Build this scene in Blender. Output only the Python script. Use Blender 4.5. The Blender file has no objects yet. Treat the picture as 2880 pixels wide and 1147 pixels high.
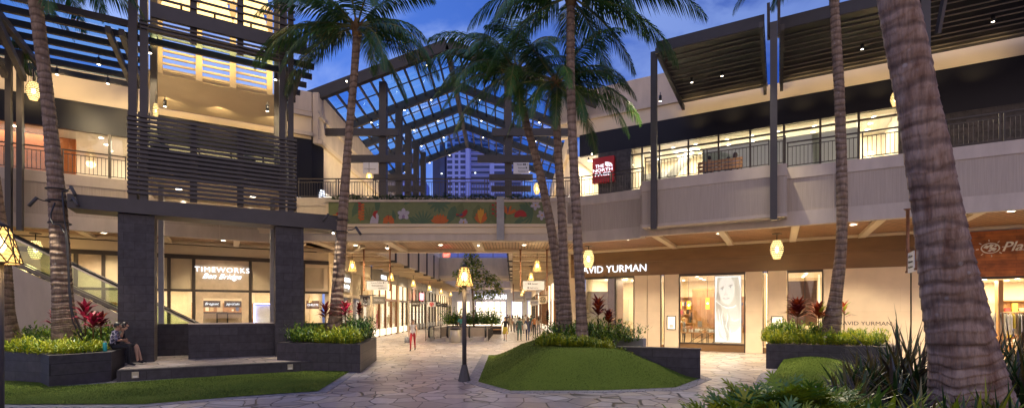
import bpy, bmesh, math, random
from mathutils import Vector, Matrix, noise
scene = bpy.context.scene
COL = scene.collection
R = math.radians
# ---------------------------------------------------------------- camera
FPX, HZ, CAMH, CX = 1380.0, 875.0, 2.1, 1440.0      # focal length and horizon row in photo pixels
cd = bpy.data.cameras.new('camera'); cam = bpy.data.objects.new('camera', cd); COL.objects.link(cam)
cam.location = (0, 0, CAMH); cam.rotation_euler = (R(90), 0, 0)
cd.sensor_width = 36; cd.lens = FPX / 2880 * 36; cd.shift_y = (HZ - 573.5) / 2880
cd.clip_start = .1; cd.clip_end = 2000
scene.camera = cam
# ---------------------------------------------------------------- world: dusk sky with clouds
w = bpy.data.worlds.new('World'); scene.world = w; w.use_nodes = True
N, L = w.node_tree.nodes, w.node_tree.links
for n in list(N): N.remove(n)
def nn(t, **k):
    n = N.new(t)
    for a, b in k.items(): setattr(n, a, b)
    return n
def wmath(op, a, b=None, clamp=False):
    n = nn('ShaderNodeMath', operation=op, use_clamp=clamp)
    for i, v in enumerate((a, b)):
        if v is None: continue
        if isinstance(v, (int, float)): n.inputs[i].default_value = v
        else: L.new(v, n.inputs[i])
    return n.outputs[0]
def wramp(fac, stops, interp='LINEAR'):
    n = nn('ShaderNodeValToRGB'); n.color_ramp.interpolation = interp
    e = n.color_ramp.elements
    while len(e) < len(stops): e.new(.5)
    for k, (p, c) in enumerate(stops): e[k].position = p; e[k].color = (*c, 1)
    L.new(fac, n.inputs[0]); return n.outputs[0]
def wmix(f, a, b):
    n = nn('ShaderNodeMix', data_type='RGBA')
    for i, v in ((0, f), (6, a), (7, b)):
        if isinstance(v, (int, float)): n.inputs[i].default_value = v
        elif isinstance(v, tuple): n.inputs[i].default_value = (*v, 1)
        else: L.new(v, n.inputs[i])
    return n.outputs[2]
tc = nn('ShaderNodeTexCoord'); sp = nn('ShaderNodeSeparateXYZ'); L.new(tc.outputs['Generated'], sp.inputs[0])
dx, dy, dz = sp.outputs
front = wramp(dz, [(0, (.26, .40, .94)), (.15, (.175, .315, .87)), (.38, (.095, .22, .74)), (.62, (.06, .16, .60)), (1, (.04, .12, .48))])
deep = wramp(dz, [(0, (.07, .16, .56)), (.3, (.020, .072, .40)), (.7, (.008, .038, .27)), (1, (.01, .04, .24))])
side = wmath('MULTIPLY_ADD', dx, 1.25, True); side.node.inputs[2].default_value = .34; side.node.use_clamp = True
base = wmix(side, front, deep)
mp = nn('ShaderNodeMapping'); mp.inputs['Scale'].default_value = (1.4, 1.4, 3.6); mp.inputs['Location'].default_value = (3.1, .7, .3); L.new(tc.outputs['Generated'], mp.inputs[0])
cn = nn('ShaderNodeTexNoise'); cn.inputs['Scale'].default_value = 2.7; cn.inputs['Detail'].default_value = 7; cn.inputs['Roughness'].default_value = .52; cn.inputs['Distortion'].default_value = .5
L.new(mp.outputs[0], cn.inputs[0])
cl = wramp(cn.outputs[0], [(.40, (0, 0, 0)), (.60, (1, 1, 1))], 'EASE')
cloud = wmix(side, (.36, .49, .92), (.17, .27, .64))
base = wmix(wmath('MULTIPLY', cl, .8), base, cloud)
# afterglow of the west, behind the camera
back = wmath('MULTIPLY_ADD', dy, -1.25, True); back.node.inputs[2].default_value = -.12; back.node.use_clamp = True
glow = wramp(dz, [(0, (1.2, .80, .60)), (.25, (1.05, .84, .80)), (.6, (.60, .62, .88)), (1, (.20, .28, .62))])
base = wmix(back, base, glow)
bg = nn('ShaderNodeBackground'); bg.inputs[1].default_value = .62; L.new(base, bg.inputs[0])
wo = nn('ShaderNodeOutputWorld'); L.new(bg.outputs[0], wo.inputs[0])
vs = scene.view_settings; scene.display_settings.display_device = 'sRGB'
vs.view_transform = 'Standard'; vs.look = 'None'; vs.exposure = .85; vs.gamma = 1; vs.use_curve_mapping = False
cy = scene.cycles; cy.use_denoising = True; cy.max_bounces = 7; cy.diffuse_bounces = 3; cy.glossy_bounces = 3
cy.transparent_max_bounces = 14; cy.sample_clamp_indirect = 4; cy.sample_clamp_direct = 8; cy.caustics_reflective = False; cy.caustics_refractive = False
try: cy.use_light_tree = True
except Exception: pass
LIGHT = 1.2
def lamp(kind, loc, power, color=(1, .74, .42), size=.1, rot=None, spot=110, parent=None, size_y=None, blend=.6):
    d = bpy.data.lights.new('lamp_light', kind); d.energy = power * LIGHT; d.color = color
    if kind == 'AREA':
        d.size = size
        if size_y: d.shape = 'RECTANGLE'; d.size_y = size_y
    else: d.shadow_soft_size = size
    if kind == 'SPOT': d.spot_size = R(spot); d.spot_blend = blend
    o = bpy.data.objects.new('lamp_light', d); COL.objects.link(o); o.location = loc
    if rot: o.rotation_euler = rot
    if parent: o.parent = parent; o.location = Vector(loc) - ORI.get(parent.name, Vector())
    return o
# ---------------------------------------------------------------- pixel helpers (photo pixels -> world)
def P(px, py, Y): return Vector(((px - CX) / FPX * Y, Y, CAMH + (HZ - py) / FPX * Y))
def G(px, py, z=0.0):
    Y = FPX * (CAMH - z) / (py - HZ); return Vector(((px - CX) / FPX * Y, Y, z))
UP = Vector((0, 0, 1))
class Fac:
    """a vertical plane: origin, direction; d = distance out of the plane towards the viewer's side"""
    def __init__(s, p, d):
        s.p = Vector((p[0], p[1], 0)); s.d = Vector((d[0], d[1], 0)).normalized(); s.n = s.d.cross(UP).normalized()
    def U(s, px, d=0):
        q = s.p + s.n * d; r = (px - CX) / FPX
        return -(q.x - r * q.y) / (s.d.x - r * s.d.y)
    def pt(s, u, d, z): return s.p + s.d * u + s.n * d + UP * z
    def Z(s, px, py, d=0): return CAMH + (HZ - py) / FPX * s.pt(s.U(px, d), d, 0).y
    def M(s, u, d, z):
        m = Matrix.Identity(4)
        for i, v in enumerate((s.d, UP, s.n)):
            for k in range(3): m[k][i] = v[k]
        m.translation = s.pt(u, d, z); return m
# ---------------------------------------------------------------- mesh builder
class MB:
    def __init__(s): s.v = []; s.f = []; s.mi = []; s.mats = []; s.sm = []
    def _m(s, m):
        if m not in s.mats: s.mats.append(m)
        return s.mats.index(m)
    def face(s, pts, m, sm=False):
        b = len(s.v); s.v += [tuple(p) for p in pts]; s.f.append(tuple(range(b, b + len(pts)))); s.mi.append(s._m(m)); s.sm.append(sm)
    def hexa(s, c, m, skip=()):
        """8 corners: bottom 4 then top 4"""
        b = len(s.v); s.v += [tuple(p) for p in c]; k = s._m(m)
        for i, q in enumerate(((3, 2, 1, 0), (4, 5, 6, 7), (0, 1, 5, 4), (1, 2, 6, 5), (2, 3, 7, 6), (3, 0, 4, 7))):
            if i in skip: continue
            s.f.append(tuple(b + j for j in q)); s.mi.append(k); s.sm.append(False)
    def box(s, c, sz, m, rz=0):
        c = Vector(c); cs, sn = math.cos(rz), math.sin(rz); a, b, h = sz[0] / 2, sz[1] / 2, sz[2] / 2
        co = []
        for z in (-h, h):
            for x, y in ((-a, -b), (a, -b), (a, b), (-a, b)): co.append(c + Vector((x * cs - y * sn, x * sn + y * cs, z)))
        s.hexa(co, m)
    def fbox(s, F, u0, u1, d0, d1, z0, z1, m):
        if u0 > u1: u0, u1 = u1, u0
        if d0 > d1: d0, d1 = d1, d0
        if z0 > z1: z0, z1 = z1, z0
        s.hexa([F.pt(u0, d1, z0), F.pt(u1, d1, z0), F.pt(u1, d0, z0), F.pt(u0, d0, z0), F.pt(u0, d1, z1), F.pt(u1, d1, z1), F.pt(u1, d0, z1), F.pt(u0, d0, z1)], m)
    def fq(s, F, u0, u1, d, z0, z1, m): s.face([F.pt(u0, d, z0), F.pt(u1, d, z0), F.pt(u1, d, z1), F.pt(u0, d, z1)], m)
    def bar(s, a, b, wd, ht, m, up=UP):
        a, b = Vector(a), Vector(b); t = (b - a).normalized(); sd = t.cross(up)
        if sd.length < 1e-4: sd = t.cross(Vector((0, 1, 0)))
        sd = sd.normalized() * wd / 2; u = sd.cross(t).normalized() * ht / 2
        s.hexa([a - sd - u, a + sd - u, b + sd - u, b - sd - u, a - sd + u, a + sd + u, b + sd + u, b - sd + u], m)
    def prism(s, poly, z0, z1, m, mt=None, skip_bottom=False):
        n = len(poly); mt = mt or m
        A = sum(poly[i][0] * poly[(i + 1) % n][1] - poly[(i + 1) % n][0] * poly[i][1] for i in range(n))
        if A < 0: poly = poly[::-1]
        s.face([(p[0], p[1], z1) for p in poly], mt)
        if not skip_bottom: s.face([(p[0], p[1], z0) for p in poly[::-1]], m)
        for i in range(n):
            p, q = poly[i], poly[(i + 1) % n]; s.face([(p[0], p[1], z0), (q[0], q[1], z0), (q[0], q[1], z1), (p[0], p[1], z1)], m)
    def tube(s, pts, rad, m, n=8, cap=True, sm=True):
        pts = [Vector(p) for p in pts]
        if isinstance(rad, (int, float)): rad = [rad] * len(pts)
        b = len(s.v); k = s._m(m); ref = None
        for i, p in enumerate(pts):
            t = (pts[min(i + 1, len(pts) - 1)] - pts[max(i - 1, 0)])
            t = t.normalized() if t.length > 1e-9 else UP
            if ref is None: ref = t.orthogonal().normalized()
            ref = (ref - t * ref.dot(t)); ref = ref.normalized() if ref.length > 1e-6 else t.orthogonal().normalized()
            bn = t.cross(ref)
            for j in range(n):
                a = 2 * math.pi * j / n; s.v.append(tuple(p + (ref * math.cos(a) + bn * math.sin(a)) * rad[i]))
        for i in range(len(pts) - 1):
            for j in range(n):
                s.f.append((b + i * n + j, b + i * n + (j + 1) % n, b + (i + 1) * n + (j + 1) % n, b + (i + 1) * n + j)); s.mi.append(k); s.sm.append(sm)
        if cap:
            s.f.append(tuple(b + j for j in range(n))[::-1]); s.mi.append(k); s.sm.append(False)
            e = b + (len(pts) - 1) * n; s.f.append(tuple(e + j for j in range(n))); s.mi.append(k); s.sm.append(False)
    def lathe(s, c, prof, m, n=16, sm=True, cap=True):
        c = Vector(c); b = len(s.v); k = s._m(m)
        for r, z in prof:
            for j in range(n):
                a = 2 * math.pi * j / n; s.v.append((c.x + r * math.cos(a), c.y + r * math.sin(a), c.z + z))
        for i in range(len(prof) - 1):
            for j in range(n):
                s.f.append((b + i * n + j, b + i * n + (j + 1) % n, b + (i + 1) * n + (j + 1) % n, b + (i + 1) * n + j)); s.mi.append(k); s.sm.append(sm)
        if cap:
            s.f.append(tuple(b + j for j in range(n))[::-1]); s.mi.append(k); s.sm.append(False)
            e = b + (len(prof) - 1) * n; s.f.append(tuple(e + j for j in range(n))); s.mi.append(k); s.sm.append(False)
    def ball(s, c, r, m, n=10, sc=(1, 1, 1)):
        c = Vector(c); k = s._m(m); b = len(s.v); h = n // 2 + 1
        for i in range(h + 1):
            th = math.pi * i / h
            for j in range(n):
                a = 2 * math.pi * j / n
                s.v.append((c.x + r * sc[0] * math.sin(th) * math.cos(a), c.y + r * sc[1] * math.sin(th) * math.sin(a), c.z + r * sc[2] * math.cos(th)))
        for i in range(h):
            for j in range(n):
                s.f.append((b + i * n + j, b + (i + 1) * n + j, b + (i + 1) * n + (j + 1) % n, b + i * n + (j + 1) % n)); s.mi.append(k); s.sm.append(True)
    def disc(s, c, r, m, n=16, flip=False):
        c = Vector(c); pts = [(c.x + r * math.cos(2 * math.pi * j / n), c.y + r * math.sin(2 * math.pi * j / n), c.z) for j in range(n)]
        s.face(pts[::-1] if flip else pts, m)
    def leaf(s, base, tip, wd, m, side=None, sag=0.0, fold=.0):
        """a tapering blade of 4 quads/tris with a bend"""
        base, tip = Vector(base), Vector(tip); t = tip - base
        sd = (side or t.cross(UP)); sd = sd.normalized() * wd / 2 if sd.length > 1e-6 else Vector((wd / 2, 0, 0))
        m1 = base + t * .45 + UP * sag; b = len(s.v); k = s._m(m)
        for p in (base - sd * .35, base + sd * .35, m1 - sd, m1 + sd, tip): s.v.append(tuple(p))
        s.f += [(b, b + 1, b + 3, b + 2), (b + 2, b + 3, b + 4)]; s.mi += [k, k]; s.sm += [False, False]
ORI = {}
def obj(name, mb, parent=None, label=None, cat=None, group=None, kind=None, origin=None):
    me = bpy.data.meshes.new(name)
    if parent is not None: org = ORI[parent.name]
    elif origin is not None: org = Vector(origin)
    elif kind == 'structure': org = Vector()
    else:
        xs = [v[0] for v in mb.v]; ys = [v[1] for v in mb.v]; zs = [v[2] for v in mb.v]
        org = Vector(((min(xs) + max(xs)) / 2, (min(ys) + max(ys)) / 2, min(zs)))
    me.from_pydata([(v[0] - org.x, v[1] - org.y, v[2] - org.z) for v in mb.v], [], mb.f)
    for m in mb.mats: me.materials.append(m)
    me.polygons.foreach_set('material_index', mb.mi); me.polygons.foreach_set('use_smooth', mb.sm); me.update()
    o = bpy.data.objects.new(name, me); COL.objects.link(o)
    if parent is not None: o.parent = parent
    else: o.location = org
    ORI[o.name] = org
    return tag(o, label, cat, group, kind)
def tag(o, label=None, cat=None, group=None, kind=None):
    for k, v in (('label', label), ('category', cat), ('group', group), ('kind', kind)):
        if v: o[k] = v
    return o
def thing(name, loc, label, cat, group=None):
    o = bpy.data.objects.new(name, None); COL.objects.link(o); o.location = loc; o.empty_display_size = .2
    ORI[o.name] = Vector(loc); return tag(o, label, cat, group)
def kids(o): return [c for c in COL.objects if c.parent == o]
def dup(o, loc, label=None, rz=None, sc=None, parent=None):
    c = o.copy(); COL.objects.link(c); c.parent = parent
    ch = TREE.get(o.name) or kids(o); TREE[o.name] = ch
    if parent is None:
        c.location = loc
        if rz is not None: c.rotation_euler = (0, 0, rz)
        if sc: c.scale = (sc, sc, sc) if isinstance(sc, (int, float)) else sc
        if label: c['label'] = label
        ORI[c.name] = Vector(loc)
    for k in ch: dup(k, None, parent=c)
    return c
TREE = {}
_txt = {}
def text(name, s, F, u, d, z, h, m, parent, align='CENTER', shear=0, ext=.01, width=None, label=None, bold=0, spacing=1.0):
    """lettering standing on plane F; h = capital height"""
    c = bpy.data.curves.new('t', 'FONT'); c.body = s; c.size = h / .70; c.align_x = align; c.align_y = 'BOTTOM_BASELINE'; c.extrude = ext; c.shear = shear; c.offset = bold; c.space_character = spacing
    c.resolution_u = 3
    o = bpy.data.objects.new('t', c); COL.objects.link(o); bpy.context.view_layer.update()
    me = bpy.data.meshes.new_from_object(o.evaluated_get(bpy.context.evaluated_depsgraph_get())); bpy.data.objects.remove(o)
    if width:
        xs = [v.co.x for v in me.vertices]; k = width / max(1e-6, max(xs) - min(xs))
        for v in me.vertices: v.co.x *= k
    M = F.M(u, d, z); org = ORI[parent.name]
    me.transform(Matrix.Translation(-org) @ M); me.materials.clear(); me.materials.append(m)
    ob = bpy.data.objects.new(name, me); COL.objects.link(ob); ob.parent = parent; ORI[ob.name] = org
    return tag(ob, label)
# ---------------------------------------------------------------- materials
def newmat(name):
    m = bpy.data.materials.new(name); m.use_nodes = True; nt = m.node_tree
    b = nt.nodes['Principled BSDF']; return m, nt, b
def mat(name, col, rough=.6, metal=0, var=.12, vs=3.0, bump=0, bs=40, spec=.5, col2=None, stretch=(1, 1, 1), detail=4, coord='Object', randv=0):
    m, nt, b = newmat(name); n, l = nt.nodes, nt.links
    b.inputs['Roughness'].default_value = rough; b.inputs['Metallic'].default_value = metal; b.inputs['Specular IOR Level'].default_value = spec
    tcn = n.new('ShaderNodeTexCoord'); g = n.new('ShaderNodeNewGeometry'); mpn = n.new('ShaderNodeMapping'); mpn.inputs['Scale'].default_value = stretch
    l.new(g.outputs['Position'], mpn.inputs[0])
    nz = n.new('ShaderNodeTexNoise'); nz.inputs['Scale'].default_value = vs; nz.inputs['Detail'].default_value = detail; nz.inputs['Roughness'].default_value = .6
    l.new(mpn.outputs[0], nz.inputs[0])
    rp = n.new('ShaderNodeValToRGB'); c2 = col2 or tuple(min(1, c * (1 + var)) for c in col); c1 = col if col2 else tuple(c * (1 - var) for c in col)
    rp.color_ramp.elements[0].position = .32; rp.color_ramp.elements[1].position = .68
    rp.color_ramp.elements[0].color = (*c1, 1); rp.color_ramp.elements[1].color = (*c2, 1); l.new(nz.outputs[0], rp.inputs[0])
    out = rp.outputs[0]
    if randv:
        oi = n.new('ShaderNodeObjectInfo'); hs = n.new('ShaderNodeHueSaturation'); mr = n.new('ShaderNodeMapRange'); mr.inputs[3].default_value = 1 - randv; mr.inputs[4].default_value = 1 + randv
        l.new(oi.outputs['Random'], mr.inputs[0]); l.new(mr.outputs[0], hs.inputs['Value']); l.new(out, hs.inputs['Color']); out = hs.outputs[0]
    l.new(out, b.inputs['Base Color'])
    if bump:
        nb = n.new('ShaderNodeTexNoise'); nb.inputs['Scale'].default_value = bs; nb.inputs['Detail'].default_value = 3; l.new(mpn.outputs[0], nb.inputs[0])
        bp = n.new('ShaderNodeBump'); bp.inputs['Strength'].default_value = bump; bp.inputs['Distance'].default_value = .02; l.new(nb.outputs[0], bp.inputs['Height']); l.new(bp.outputs[0], b.inputs['Normal'])
    return m
def emis(name, col, st, base=(.8, .8, .8)):
    m, nt, b = newmat(name); b.inputs['Base Color'].default_value = (*base, 1); b.inputs['Emission Color'].default_value = (*col, 1); b.inputs['Emission Strength'].default_value = st; b.inputs['Roughness'].default_value = .5
    return m
def plane_coord(nt, F):
    """texture coordinate along a facade: x = along, y = up"""
    n, l = nt.nodes, nt.links; g = n.new('ShaderNodeNewGeometry'); dp = n.new('ShaderNodeVectorMath'); dp.operation = 'DOT_PRODUCT'; dp.inputs[1].default_value = F
    l.new(g.outputs['Position'], dp.inputs[0]); s = n.new('ShaderNodeSeparateXYZ'); l.new(g.outputs['Position'], s.inputs[0]); c = n.new('ShaderNodeCombineXYZ')
    l.new(dp.outputs['Value'], c.inputs[0]); l.new(s.outputs[2], c.inputs[1]); return c.outputs[0]
def tiles(name, dirv, col, col2, mortar, bw, bh, ms=.006, rough=.55, off=.5, horizontal=False, bump=.3, var=.5, nscale=6, spec=.4):
    m, nt, b = newmat(name); n, l = nt.nodes, nt.links; b.inputs['Roughness'].default_value = rough; b.inputs['Specular IOR Level'].default_value = spec
    if horizontal:
        g = n.new('ShaderNodeNewGeometry'); mp_ = n.new('ShaderNodeMapping'); mp_.inputs['Rotation'].default_value = (0, 0, dirv); l.new(g.outputs['Position'], mp_.inputs[0]); co = mp_.outputs[0]
    else: co = plane_coord(nt, dirv)
    br = n.new('ShaderNodeTexBrick'); l.new(co, br.inputs[0]); br.offset = off
    for k, v in (('Color1', (*col, 1)), ('Color2', (*col2, 1)), ('Mortar', (*mortar, 1)), ('Scale', 1), ('Mortar Size', ms), ('Brick Width', bw), ('Row Height', bh), ('Mortar Smooth', .1), ('Bias', 0)): br.inputs[k].default_value = v
    g2 = n.new('ShaderNodeNewGeometry'); nz = n.new('ShaderNodeTexNoise'); nz.inputs['Scale'].default_value = nscale; nz.inputs['Detail'].default_value = 5; l.new(g2.outputs['Position'], nz.inputs[0])
    mr = n.new('ShaderNodeMapRange'); mr.inputs[1].default_value = .3; mr.inputs[2].default_value = .7; mr.inputs[3].default_value = 1 - var * .5; mr.inputs[4].default_value = 1 + var * .5; l.new(nz.outputs[0], mr.inputs[0])
    hs = n.new('ShaderNodeHueSaturation'); l.new(mr.outputs[0], hs.inputs['Value']); l.new(br.outputs[0], hs.inputs['Color']); l.new(hs.outputs[0], b.inputs['Base Color'])
    bp = n.new('ShaderNodeBump'); bp.invert = True; bp.inputs['Strength'].default_value = bump; bp.inputs['Distance'].default_value = .01; l.new(br.outputs['Fac'], bp.inputs['Height']); l.new(bp.outputs[0], b.inputs['Normal'])
    return m
def flagstone(name):
    m, nt, b = newmat(name); n, l = nt.nodes, nt.links
    g = n.new('ShaderNodeNewGeometry'); nz = n.new('ShaderNodeTexNoise'); nz.inputs['Scale'].default_value = 1.3; nz.inputs['Detail'].default_value = 2; l.new(g.outputs['Position'], nz.inputs[0])
    mx = n.new('ShaderNodeVectorMath'); mx.operation = 'MULTIPLY_ADD'; mx.inputs[1].default_value = (.22, .22, 0); l.new(nz.outputs['Color'], mx.inputs[0]); l.new(g.outputs['Position'], mx.inputs[2])
    fl = n.new('ShaderNodeVectorMath'); fl.operation = 'MULTIPLY'; fl.inputs[1].default_value = (1, 1, 0); l.new(mx.outputs[0], fl.inputs[0])
    vo = n.new('ShaderNodeTexVoronoi'); vo.feature = 'F1'; vo.inputs['Scale'].default_value = 1.75; vo.inputs['Randomness'].default_value = .95; l.new(fl.outputs[0], vo.inputs[0])
    ve = n.new('ShaderNodeTexVoronoi'); ve.feature = 'DISTANCE_TO_EDGE'; ve.inputs['Scale'].default_value = 1.75; ve.inputs['Randomness'].default_value = .95; l.new(fl.outputs[0], ve.inputs[0])
    s = n.new('ShaderNodeSeparateColor'); l.new(vo.outputs['Color'], s.inputs[0])
    rp = n.new('ShaderNodeValToRGB'); e = rp.color_ramp.elements; e[0].color = (.27, .215, .19, 1); e[1].color = (.56, .51, .49, 1); e[1].position = 1
    for p_, c_ in ((.2, (.45, .39, .37)), (.42, (.33, .285, .28)), (.6, (.52, .44, .36)), (.8, (.40, .355, .36))):
        x = e.new(p_); x.color = (*c_, 1)
    l.new(s.outputs[0], rp.inputs[0])
    n2 = n.new('ShaderNodeTexNoise'); n2.inputs['Scale'].default_value = 7; n2.inputs['Detail'].default_value = 6; l.new(g.outputs['Position'], n2.inputs[0])
    mr = n.new('ShaderNodeMapRange'); mr.inputs[1].default_value = .3; mr.inputs[2].default_value = .7; mr.inputs[3].default_value = .78; mr.inputs[4].default_value = 1.18; l.new(n2.outputs[0], mr.inputs[0])
    hs = n.new('ShaderNodeHueSaturation'); l.new(mr.outputs[0], hs.inputs['Value']); l.new(rp.outputs[0], hs.inputs['Color'])
    st = n.new('ShaderNodeMapRange'); st.inputs[1].default_value = .014; st.inputs[2].default_value = .036; l.new(ve.outputs[0], st.inputs[0])
    mc = n.new('ShaderNodeMix'); mc.data_type = 'RGBA'; mc.inputs[6].default_value = (.055, .045, .045, 1); l.new(st.outputs[0], mc.inputs[0]); l.new(hs.outputs[0], mc.inputs[7]); l.new(mc.outputs[2], b.inputs['Base Color'])
    rr = n.new('ShaderNodeMapRange'); rr.inputs[3].default_value = .24; rr.inputs[4].default_value = .52; l.new(n2.outputs[0], rr.inputs[0]); l.new(rr.outputs[0], b.inputs['Roughness'])
    ad = n.new('ShaderNodeMath'); ad.operation = 'MULTIPLY_ADD'; ad.inputs[1].default_value = .35; l.new(n2.outputs[0], ad.inputs[0]); l.new(st.outputs[0], ad.inputs[2])
    bp = n.new('ShaderNodeBump'); bp.inputs['Strength'].default_value = .55; bp.inputs['Distance'].default_value = .02; l.new(ad.outputs[0], bp.inputs['Height']); l.new(bp.outputs[0], b.inputs['Normal'])
    return m
def glass(name, tint=(.9, .95, .95), refl=.10, rough=.02, refl_tint=(1, 1, 1)):
    m, nt, b = newmat(name); n, l = nt.nodes, nt.links; n.remove(b)
    t = n.new('ShaderNodeBsdfTransparent'); t.inputs[0].default_value = (*tint, 1); gl = n.new('ShaderNodeBsdfGlossy'); gl.inputs['Roughness'].default_value = rough; gl.inputs[0].default_value = (*refl_tint, 1)
    lw = n.new('ShaderNodeLayerWeight'); lw.inputs[0].default_value = .5; pw = n.new('ShaderNodeMath'); pw.operation = 'POWER'; pw.inputs[1].default_value = 5; l.new(lw.outputs['Facing'], pw.inputs[0]); ad = n.new('ShaderNodeMath'); ad.operation = 'MULTIPLY_ADD'; ad.inputs[1].default_value = .85; ad.inputs[2].default_value = refl; ad.use_clamp = True; l.new(pw.outputs[0], ad.inputs[0])
    mx = n.new('ShaderNodeMixShader'); l.new(ad.outputs[0], mx.inputs[0]); l.new(t.outputs[0], mx.inputs[1]); l.new(gl.outputs[0], mx.inputs[2]); l.new(mx.outputs[0], n['Material Output'].inputs[0])
    return m
def shade(name, col, st, tr=.25):
    """lit lampshade material: glowing, slightly see-through"""
    m, nt, b = newmat(name); n, l = nt.nodes, nt.links; n.remove(b)
    t = n.new('ShaderNodeBsdfTransparent'); e = n.new('ShaderNodeEmission'); e.inputs[1].default_value = st
    g = n.new('ShaderNodeNewGeometry'); nz = n.new('ShaderNodeTexNoise'); nz.inputs['Scale'].default_value = 22; l.new(g.outputs['Position'], nz.inputs[0])
    rp = n.new('ShaderNodeValToRGB'); rp.color_ramp.elements[0].color = (*[c * .7 for c in col], 1); rp.color_ramp.elements[1].color = (*col, 1); rp.color_ramp.elements[0].position = .35; rp.color_ramp.elements[1].position = .6
    l.new(nz.outputs[0], rp.inputs[0]); l.new(rp.outputs[0], e.inputs[0])
    mx = n.new('ShaderNodeMixShader'); mx.inputs[0].default_value = 1 - tr; l.new(t.outputs[0], mx.inputs[1]); l.new(e.outputs[0], mx.inputs[2]); l.new(mx.outputs[0], n['Material Output'].inputs[0])
    return m
def bark(name, col1, col2, ring=5.0):
    m, nt, b = newmat(name); n, l = nt.nodes, nt.links; b.inputs['Roughness'].default_value = .85
    g = n.new('ShaderNodeNewGeometry')
    m1 = n.new('ShaderNodeMapping'); m1.inputs['Scale'].default_value = (4, 4, .9); l.new(g.outputs['Position'], m1.inputs[0])
    n1 = n.new('ShaderNodeTexNoise'); n1.inputs['Scale'].default_value = 1.6; n1.inputs['Detail'].default_value = 6; n1.inputs['Roughness'].default_value = .65; l.new(m1.outputs[0], n1.inputs[0])
    m2 = n.new('ShaderNodeMapping'); m2.inputs['Scale'].default_value = (22, 22, 2.5); l.new(g.outputs['Position'], m2.inputs[0])
    n2 = n.new('ShaderNodeTexNoise'); n2.inputs['Scale'].default_value = 1.5; n2.inputs['Detail'].default_value = 3; l.new(m2.outputs[0], n2.inputs[0])
    wv = n.new('ShaderNodeTexWave'); wv.bands_direction = 'Z'; wv.inputs['Scale'].default_value = ring; wv.inputs['Distortion'].default_value = 5.5; wv.inputs['Detail'].default_value = 4; wv.inputs['Detail Scale'].default_value = 1.2; l.new(g.outputs['Position'], wv.inputs[0])
    rp = n.new('ShaderNodeValToRGB'); e = rp.color_ramp.elements; e[0].position = .3; e[1].position = .72; e[0].color = (*col1, 1); e[1].color = (*col2, 1); l.new(n1.outputs[0], rp.inputs[0])
    dk = n.new('ShaderNodeValToRGB'); e = dk.color_ramp.elements; e[0].position = .0; e[0].color = (.42, .39, .39, 1); e[1].position = .36; e[1].color = (1, 1, 1, 1); l.new(wv.outputs[0], dk.inputs[0])
    mu = n.new('ShaderNodeMix'); mu.data_type = 'RGBA'; mu.blend_type = 'MULTIPLY'; mu.inputs[0].default_value = .8; l.new(rp.outputs[0], mu.inputs[6]); l.new(dk.outputs[0], mu.inputs[7])
    cr = n.new('ShaderNodeMapRange'); cr.inputs[1].default_value = .35; cr.inputs[2].default_value = .5; cr.inputs[3].default_value = .78; cr.inputs[4].default_value = 1.05; l.new(n2.outputs[0], cr.inputs[0])
    hs = n.new('ShaderNodeHueSaturation'); l.new(cr.outputs[0], hs.inputs['Value']); l.new(mu.outputs[2], hs.inputs['Color'])
    vo = n.new('ShaderNodeTexVoronoi'); vo.inputs['Scale'].default_value = 6; l.new(g.outputs['Position'], vo.inputs[0])
    sl = n.new('ShaderNodeMapRange'); sl.inputs[1].default_value = .22; sl.inputs[2].default_value = .12; sl.inputs[3].default_value = 0; sl.inputs[4].default_value = .55; l.new(vo.outputs['Distance'], sl.inputs[0])
    nm = n.new('ShaderNodeTexNoise'); nm.inputs['Scale'].default_value = 1.1; l.new(g.outputs['Position'], nm.inputs[0]); nr = n.new('ShaderNodeMapRange'); nr.inputs[1].default_value = .5; nr.inputs[2].default_value = .62; l.new(nm.outputs[0], nr.inputs[0])
    ml = n.new('ShaderNodeMath'); ml.operation = 'MULTIPLY'; l.new(sl.outputs[0], ml.inputs[0]); l.new(nr.outputs[0], ml.inputs[1])
    li = n.new('ShaderNodeMix'); li.data_type = 'RGBA'; l.new(ml.outputs[0], li.inputs[0]); l.new(hs.outputs[0], li.inputs[6]); li.inputs[7].default_value = (.40, .37, .36, 1)
    l.new(li.outputs[2], b.inputs['Base Color'])
    sm_ = n.new('ShaderNodeMath'); sm_.operation = 'MULTIPLY_ADD'; sm_.inputs[1].default_value = .8; l.new(n2.outputs[0], sm_.inputs[0]); l.new(wv.outputs[0], sm_.inputs[2])
    bp = n.new('ShaderNodeBump'); bp.inputs['Strength'].default_value = .8; bp.inputs['Distance'].default_value = .03; l.new(sm_.outputs[0], bp.inputs['Height']); l.new(bp.outputs[0], b.inputs['Normal'])
    return m
def leafmat(name, c1, c2, rough=.45, trans=.15, vs=1.5, randv=.2, spec=.4):
    m = mat(name, c1, rough=rough, vs=vs, col2=c2, randv=randv, spec=spec); nt = m.node_tree; n, l = nt.nodes, nt.links; b = n['Principled BSDF']
    tr = n.new('ShaderNodeBsdfTranslucent'); src = b.inputs['Base Color'].links[0].from_socket; l.new(src, tr.inputs[0])
    mx = n.new('ShaderNodeMixShader'); mx.inputs[0].default_value = trans; l.new(b.outputs[0], mx.inputs[1]); l.new(tr.outputs[0], mx.inputs[2]); l.new(mx.outputs[0], n['Material Output'].inputs[0])
    return m
LD = (.866, .5, 0); LV = (-.5, .866, 0); RD = (.879, -.477, 0)
M = {}
M['stone'] = flagstone('crazy_flagstone')
M['border'] = tiles('border_paver', .4, (.21, .20, .23), (.26, .25, .28), (.07, .07, .08), .4, .2, .012, rough=.6, horizontal=True)
M['lawn'] = mat('turf', (.075, .115, .016), .95, vs=55, col2=(.135, .19, .030), bump=1.0, bs=90, spec=.1)
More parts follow.
